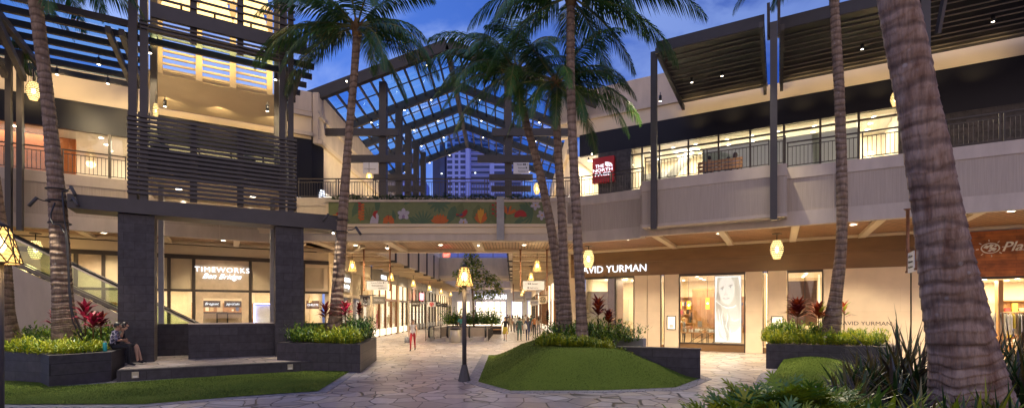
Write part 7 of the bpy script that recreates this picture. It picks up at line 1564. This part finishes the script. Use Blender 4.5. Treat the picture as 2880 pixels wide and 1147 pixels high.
RAD = {'pelvis': .125, 'spine': .11, 'chest': .135, 'neck': .052, 'headb': .066, 'headm': .088, 'headt': .07, 'nose': .016, 'chin': .03, 'shoulder': .058, 'elbow': .040, 'wrist': .027, 'palm': .032, 'hip': .092, 'knee': .057, 'ankle': .038, 'toe': .033}
ZONE = {('pelvis', 'spine'): 'top', ('spine', 'chest'): 'top', ('chest', 'neck'): 'top', ('neck', 'headb'): 'skin', ('headb', 'headm'): 'skin', ('headm', 'headt'): 'skin', ('headm', 'nose'): 'skin', ('headb', 'chin'): 'skin'}
for k_ in 'RL': ZONE.update({('chest', 'shoulder' + k_): 'top', ('shoulder' + k_, 'elbow' + k_): 'sleeve', ('elbow' + k_, 'wrist' + k_): 'arm', ('wrist' + k_, 'palm' + k_): 'skin', ('pelvis', 'hip' + k_): 'legs', ('hip' + k_, 'knee' + k_): 'legs', ('knee' + k_, 'ankle' + k_): 'shin', ('ankle' + k_, 'toe' + k_): 'shoe'})
def person(label, loc, head, mats, pose=None, hair=('short', hairm), sc=1.0, group=None, skirt=None, bag=None, sub=1, thin=1.0):
    J = dict(BASE)
    for k, v in (pose or {}).items(): J[k] = v
    fwd = Vector((head[0], head[1], 0)).normalized(); rt = fwd.cross(UP); org = Vector(loc)
    def W(p): return (rt * p[0] + fwd * p[1] + UP * p[2]) * sc
    names = list(J); vs_, es_, rads, zones = [], [], [], []
    idx = {}
    for n_ in names: idx[n_] = len(vs_); vs_.append(W(J[n_])); key = n_ if n_ in RAD else n_[:-1]; rads.append(RAD[key] * sc * (thin if key in ('pelvis', 'spine', 'chest', 'hip') else 1))
    for (a_, b_), z in ZONE.items(): es_.append((idx[a_], idx[b_])); zones.append(z)
    for k_ in 'RL':                                  # five fingers a hand
        w_, p_ = Vector(J['wrist' + k_]), Vector(J['palm' + k_]); d = (p_ - w_).normalized(); s_ = 1 if k_ == 'R' else -1; sd = d.cross(Vector((1, 0, 0))); sd = sd.normalized() if sd.length > .1 else Vector((0, 1, 0)); cu = sd.cross(d).normalized() * -s_
        for q, ln in ((-.024, .062), (-.008, .074), (.008, .070), (.024, .055)):
            b0 = len(vs_); r0 = p_ + sd * q + d * .03; r1 = r0 + d * ln * .55; r2 = r1 + (d * .7 + cu * .6).normalized() * ln * .5
            vs_ += [W(r0), W(r1), W(r2)]; rads += [.0105 * sc, .0095 * sc, .0075 * sc]; es_ += [(idx['palm' + k_], b0), (b0, b0 + 1), (b0 + 1, b0 + 2)]; zones += ['skin'] * 3
        b0 = len(vs_); r0 = w_.lerp(p_, .6) - sd * .035; r1 = r0 - sd * .02 + d * .035; vs_ += [W(r0), W(r1)]; rads += [.012 * sc, .009 * sc]; es_ += [(idx['palm' + k_], b0), (b0, b0 + 1)]; zones += ['skin'] * 2
    me = bpy.data.meshes.new('person'); me.from_pydata([tuple(v) for v in vs_], es_, []); me.update()
    o = bpy.data.objects.new('person_tmp', me); COL.objects.link(o); md = o.modifiers.new('s', 'SKIN'); md.use_smooth_shade = True; md.branch_smoothing = .3
    for i, sv in enumerate(me.skin_vertices[0].data): sv.radius = (rads[i], rads[i]); sv.use_root = (i == idx['pelvis'])
    # flatter torso
    for n_, (rx, ry) in {'chest': (.150, .105), 'spine': (.125, .095), 'pelvis': (.145, .11), 'headm': (.078, .092)}.items(): me.skin_vertices[0].data[idx[n_]].radius = (rx * sc * thin, ry * sc * thin) if n_ != 'headm' else (rx * sc, ry * sc)
    sb = o.modifiers.new('b', 'SUBSURF'); sb.levels = sub; sb.render_levels = sub
    bpy.context.view_layer.update(); m2 = bpy.data.meshes.new_from_object(o.evaluated_get(bpy.context.evaluated_depsgraph_get())); bpy.data.objects.remove(o)
    order = ['skin', 'top', 'sleeve', 'arm', 'legs', 'shin', 'shoe']; m2.materials.clear()
    for z in order: m2.materials.append(mats.get(z) or mats['skin'])
    segs = [(vs_[a_], vs_[b_], z) for (a_, b_), z in zip(es_, zones)]
    for f in m2.polygons:
        c = f.center; best = None
        for a_, b_, z in segs:
            e = b_ - a_; t = max(0, min(1, (c - a_).dot(e) / max(1e-9, e.dot(e)))); dd = (c - a_ - e * t).length
            if best is None or dd < best[0]: best = (dd, z)
        f.material_index = order.index(best[1]); f.use_smooth = True
    m2.name = 'person'; ob = bpy.data.objects.new('person', m2); COL.objects.link(ob); ob.location = org; ORI[ob.name] = org; tag(ob, label, 'person', group)
    H = lambda p: org + W(p)
    hm = Vector(J['headm']); kind, hmt = hair; a = MB()
    # hair as a cap over the back and top of the skull
    b = len(a.v); n, hh = 14, 7; tw = Vector(J['headt']); upv = (tw - Vector(J['headb'])).normalized(); fw = (Vector(J['nose']) - hm); fw = (fw - upv * fw.dot(upv)).normalized(); rtv = fw.cross(upv).normalized()
    cen = hm - fw * .012 + upv * .022
    for i in range(hh + 1):
        for j in range(n):
            an = 6.2832 * j / n; front = math.cos(an); lim = 1.25 if front > .35 else (2.1 if kind == 'short' else 2.45); th = lim * i / hh; jit = 1 + .05 * noise.noise(Vector((i * 1.3, j * 1.7, org.x)))
            p = cen + (fw * math.cos(an) * math.sin(th) * .108 + rtv * math.sin(an) * math.sin(th) * .094) * jit + upv * math.cos(th) * .112 * jit; a.v.append(tuple(H(p)))
    mi = a._m(hmt)
    for i in range(hh):
        for j in range(n): a.f.append((b + i * n + j, b + (i + 1) * n + j, b + (i + 1) * n + (j + 1) % n, b + i * n + (j + 1) % n)); a.mi.append(mi); a.sm.append(True)
    if kind == 'long':
        q = [cen - fw * .05 + upv * .02, cen - fw * .085 - upv * .08, cen - fw * .09 - UP * .2, cen - fw * .08 - UP * .30]; a.tube([H(p) for p in q], [.085 * sc, .082 * sc, .07 * sc, .03 * sc], hmt, 10)
    hp = obj('hair', a, ob)
    a = MB()
    for s_ in (-1, 1): a.ball(H(hm + fw * .082 + rtv * s_ * .032 + upv * .005), .010 * sc, M['black'], 6)
    obj('eyes', a, ob)
    a = MB(); a.ball(H(hm + fw * .086 - upv * .052), .018 * sc, SK.get('lip') or cloth('lip', (.30, .09, .08)), 8, (1, .5, .35)); obj('mouth', a, ob)
    for s_ in (-1, 1): a = MB(); a.ball(H(hm + rtv * s_ * .084 - fw * .005 - upv * .01), .024 * sc, mats['skin'], 8, (.5, .8, 1.2)); obj('ear', a, ob)
    if skirt:
        z0, z1, r0, r1, m_ = skirt; pc = H((0, J['pelvis'][1], 0)); a = MB(); a.lathe((pc.x, pc.y, org.z), [(r0 * sc, z0 * sc), (r0 * .98 * sc, (z0 + .05) * sc), ((r0 + r1) / 2 * sc, (z0 + z1) / 2 * sc), (r1 * sc, z1 * sc)], m_, 14); obj('skirt', a, ob)
    if bag:
        bp_, bs, m_ = bag; c = H(bp_); t = thing('bag', c, 'pale bag carried by the ' + ('woman in red trousers' if 'red' in label else 'person in navy top'), 'bag') ; a = MB(); a.lathe(c - UP * bs * .5, [(bs * .38, 0), (bs * .45, bs * .2), (bs * .36, bs * .8), (bs * .2, bs)], m_, 10); obj('bag_body', a, t); a = MB(); a.tube([c + UP * bs * .4, c + UP * bs * .8 + rt * .03, c + UP * bs * .4 + rt * .08], .008, m_, 5); obj('strap', a, t)
    return ob
def walk(ph=1):
    p = {}
    for s_, k_ in ((1, 'R'), (-1, 'L')):
        a_ = ph * s_; p['knee' + k_] = (s_ * .09, .14 * a_ + .04, .50); p['ankle' + k_] = (s_ * .095, .20 * a_ - .03, .09 + (.05 if a_ < 0 else 0)); p['toe' + k_] = (s_ * .10, .20 * a_ + .12, .04 if a_ > 0 else .05)
        p['elbow' + k_] = (s_ * .225, -.12 * a_ - .02, 1.13); p['wrist' + k_] = (s_ * .235, -.16 * a_ + .06, .90); p['palm' + k_] = (s_ * .235, -.17 * a_ + .09, .84)
    return p
black, navy, white, red, teal, yellow, orange, grey, khaki = (cloth(n, c) for n, c in (('cloth_black', (.015, .015, .02)), ('cloth_navy', (.03, .04, .10)), ('cloth_white', (.62, .60, .62)), ('cloth_red', (.38, .03, .04)), ('cloth_teal', (.05, .11, .10)), ('cloth_yellow', (.45, .36, .05)), ('cloth_orange', (.50, .20, .08)), ('cloth_grey', (.22, .22, .24)), ('cloth_khaki', (.32, .25, .18))))
# plaid shirt
plaid = mat('plaid_shirt', (.02, .022, .045), .85, var=.1); nt = plaid.node_tree; br = nt.nodes.new('ShaderNodeTexBrick'); g_ = nt.nodes.new('ShaderNodeNewGeometry'); nt.links.new(g_.outputs['Position'], br.inputs[0]); mp_ = nt.nodes.new('ShaderNodeMapping'); mp_.inputs['Rotation'].default_value = (1.2, .5, .3); nt.links.new(g_.outputs['Position'], mp_.inputs[0]); nt.links.new(mp_.outputs[0], br.inputs[0])
for k, v in (('Color1', (.02, .022, .05, 1)), ('Color2', (.13, .12, .20, 1)), ('Mortar', (.38, .36, .42, 1)), ('Scale', 1), ('Mortar Size', .012), ('Brick Width', .12), ('Row Height', .10)): br.inputs[k].default_value = v
nt.links.new(br.outputs[0], nt.nodes['Principled BSDF'].inputs['Base Color'])
uf = Vector((.866, .5, 0))
def seated(dz=.53, lean=0.05, arms='cross', kx=.11):
    """pelvis at the seat; feet dz below it; origin on the floor under the seat edge"""
    s = dz; p = {'pelvis': (0, -.16, s + .10), 'spine': (0, -.16 + lean * .4, s + .28), 'chest': (0, -.13 + lean, s + .47), 'neck': (0, -.10 + lean * 1.3, s + .62), 'headb': (.01, -.07 + lean * 1.4, s + .68), 'headm': (.01, -.06 + lean * 1.4, s + .755), 'headt': (.01, -.085 + lean * 1.4, s + .83), 'nose': (.02, .04 + lean * 1.4, s + .74), 'chin': (.015, -.005 + lean * 1.4, s + .67)}
    for q, k in ((1, 'R'), (-1, 'L')):
        p['shoulder' + k] = (q * .17, -.12 + lean, s + .56); p['hip' + k] = (q * .09, -.12, s + .09); p['knee' + k] = (q * kx, .30, s + .10); p['ankle' + k] = (q * kx, .27 + .04 * q, .085); p['toe' + k] = (q * (kx + .01), .43 + .04 * q, .04)
        if arms == 'cross': p['elbow' + k] = (q * .235, -.04 + lean, s + .30); p['wrist' + k] = (q * .05, .15 + lean, s + .29 + .02 * q); p['palm' + k] = (-q * .03, .17 + lean, s + .29 + .02 * q)
        elif arms == 'lap': p['elbow' + k] = (q * .22, -.08 + lean, s + .30); p['wrist' + k] = (q * .12, .10, s + .20); p['palm' + k] = (q * .09, .15, s + .19)
    return p
e1 = C + vv * 1.02; man = person('Man in plaid shirt and black trousers sitting on the planter ledge, arms folded', (e1.x, e1.y, .35), uf, dict(skin=sk1, top=plaid, sleeve=plaid, arm=sk1, legs=black, shin=black, shoe=black), seated(), ('short', hairm), sub=2)
e2 = C + vv * 1.58; ws = seated(lean=.12, arms='lap', kx=.07); ws['kneeR'] = (.08, .38, .64); ws['kneeL'] = (-.04, .40, .64); ws['ankleR'] = (.06, .44, .10); ws['ankleL'] = (-.08, .52, .10); ws['toeR'] = (.06, .60, .05); ws['toeL'] = (-.08, .68, .05); ws['elbowR'] = (.30, .04, .92); ws['wristR'] = (.36, .10, 1.10); ws['palmR'] = (.40, .10, 1.14)
person('Woman in black dress and sandals leaning close behind the man in plaid', (e2.x, e2.y, .35), uf, dict(skin=sk2, top=black, sleeve=black, arm=sk2, legs=black, shin=sk2, shoe=black), ws, ('long', hairm), sub=2)
bt_ = C + vv * .42 - uf.xy * .22; t = thing('water_bottle', (bt_.x, bt_.y, .881), 'turquoise water bottle standing on the planter ledge beside the man', 'bottle')
tq = mat('turquoise_steel', (.02, .42, .40), .35, var=.1); a = MB(); a.lathe((bt_.x, bt_.y, .885), [(.048, 0), (.052, .01), (.052, .24), (.04, .26)], tq, 16); obj('body', a, t); a = MB(); a.lathe((bt_.x, bt_.y, 1.146), [(.036, 0), (.036, .035), (.02, .04)], M['steel'], 12); obj('lid', a, t)
def at(px, Y): return (P(px, 0, Y).x, Y, 0)
person('Woman in white top and red trousers walking out of the passage', at(1161, 26.1), (.05, -1), dict(skin=sk2, top=white, sleeve=sk2, arm=sk2, legs=red, shin=red, shoe=black), walk(1), ('long', hairb), sc=.97, bag=((.30, .05, .62), .34, grey))
person('Woman in black top and yellow skirt walking in the passage', at(1421, 34.4), (-.1, -1), dict(skin=sk2, top=black, sleeve=black, arm=sk2, legs=sk2, shin=sk2, shoe=black), walk(-1), ('long', hairm), skirt=(.52, 1.02, .21, .15, yellow))
person('Person in long grey green clothes beside the woman in yellow skirt', at(1461, 34.8), (.1, 1), dict(skin=sk1, top=teal, sleeve=teal, arm=sk1, legs=teal, shin=teal, shoe=black), walk(1), ('short', hairm))
person('Person in navy top with a pale bag, right of the grey green one', at(1484, 35.0), (.1, 1), dict(skin=sk2, top=navy, sleeve=navy, arm=sk2, legs=navy, shin=navy, shoe=black), walk(-1), ('long', hairb), bag=((-.18, -.12, 1.02), .38, white))
person('Person in orange top by the right hand shops', at(1503, 42), (.0, 1), dict(skin=sk2, top=orange, sleeve=orange, arm=sk2, legs=black, shin=black, shoe=black), walk(1), ('short', hairm))
person('Person in brown top close to the right hand shops', at(1515, 41), (.0, 1), dict(skin=sk1, top=khaki, sleeve=khaki, arm=sk1, legs=grey, shin=grey, shoe=black), walk(-1), ('long', hairm))
for px, Y, m1, m3, hd, lab in ((1434, 50, khaki, khaki, -1, 'Person in sandy clothes far down the passage, leftmost of the crowd'), (1442, 52, orange, khaki, 1, 'Person in orange far down the passage, second in the crowd'), (1449, 49, white, grey, 1, 'Person in white far down the passage, middle of the crowd'), (1456, 54, grey, navy, -1, 'Person in grey far down the passage, next to the middle'), (1470, 46, khaki, grey, 1, 'Person in beige behind the grey green one'), (1478, 58, white, khaki, -1, 'Person in white farthest down the passage at the right'), (1427, 60, navy, black, 1, 'Person in navy farthest down the passage at the left'), (1284, 60, black, black, -1, 'Person in black standing left of the small tree'), (1493, 50, teal, black, 1, 'Person in dark green at the right edge of the crowd'), (1296, 43.5, cloth('cloth_aqua', (.10, .45, .42)), grey, -1, 'Person in aqua top sitting by the planter bench')):
    person(lab, at(px, Y), (.05, hd), dict(skin=sk2 if px % 2 else sk1, top=m1, sleeve=m1, arm=sk1, legs=m3, shin=m3, shoe=black), walk(1 if px % 3 else -1), ('short', hairb) if px % 2 else ('long', hairm), sub=0, group='people far down the passage')
cp = FR.pt(RU(1924, -3.2), -3.2, .02); person('Shop assistant in blue grey shirt standing in the jewellery shop window', cp, (.9, -.3), dict(skin=sk2, top=grey, sleeve=grey, arm=sk2, legs=black, shin=black, shoe=black), {'elbowR': (.22, .02, 1.14), 'wristR': (.16, .24, 1.16), 'palmR': (.14, .30, 1.17)}, ('short', hairl))
bd_ = -FB.n
for px, lab, hr, m_, s_ in ((1992, 'Seated person with curly dark hair at the left of the balcony bench, seen from behind', ('short', hairm), grey, 1.0), (2066, 'Seated person with brown hair in white at the right of the balcony bench', ('long', hairb), white, 1.0), (2046, 'Small seated child between the two people on the balcony bench', ('short', hairm), grey, .78)):
    p = FB.pt(FB.U(px, -.7), -.92, 7.3 if s_ == 1 else 7.42); person(lab, p, bd_[:], dict(skin=sk2, top=m_, sleeve=m_, arm=sk2, legs=black, shin=black, shoe=black), seated(dz=.44, arms='lap'), hr, sc=s_ if s_ == 1 else .8)
p = LP.pt(LP.U(455, PO - .9), PO - .9, 7.3); person('Seated person in dark clothes behind the louvre screen, left', p, (-.5, .8), dict(skin=sk2, top=navy, sleeve=navy, arm=sk2, legs=black, shin=black, shoe=black), seated(dz=.5, arms='lap'), ('short', hairb)); p = LP.pt(LP.U(700, PO - .9), PO - .9, 7.3); person('Seated person in grey behind the louvre screen, right', p, (-.6, .6), dict(skin=sk2, top=grey, sleeve=grey, arm=sk2, legs=black, shin=black, shoe=black), seated(dz=.5, arms='lap'), ('short', hairm))
for px in (455, 700):
    p = LP.pt(LP.U(px, PO - .9), PO - .9, 7.3); t = thing('lounge_chair', p, 'dark chair behind the louvre screen under the %s person' % ('left' if px < 500 else 'right'), 'chair'); a = MB(); a.box(p + Vector((0, 0, .42)), (.55, .55, .12), M['darkm']); obj('seat', a, t)
    a = MB(); a.box(p + Vector((.1, -.25, .70)), (.55, .1, .5), M['darkm']); obj('backrest', a, t)
    for q in ((-.22, -.22), (.22, -.22), (.22, .22), (-.22, .22)): a = MB(); a.box(p + Vector((q[0], q[1], .18)), (.04, .04, .36), M['darkm']); obj('leg', a, t)

# ---- labels that single out each clump, from left to right
ORDN = ['first', 'second', 'third', 'fourth', 'fifth', 'sixth', 'seventh', 'eighth', 'ninth', 'tenth', 'eleventh', 'twelfth', 'thirteenth', 'fourteenth', 'fifteenth']
bylab = {}
for o in list(COL.objects):
    if o.parent is None and o.name.startswith('strap_leaf_plant'): bylab.setdefault(o['label'], []).append(o)
for lab, l_ in bylab.items():
    l_.sort(key=lambda o: o.location.x / o.location.y)
    for k, o in enumerate(l_): o['label'] = ORDN[k] + ' from left: ' + lab.replace('in the near foreground bed', 'in the near bed')
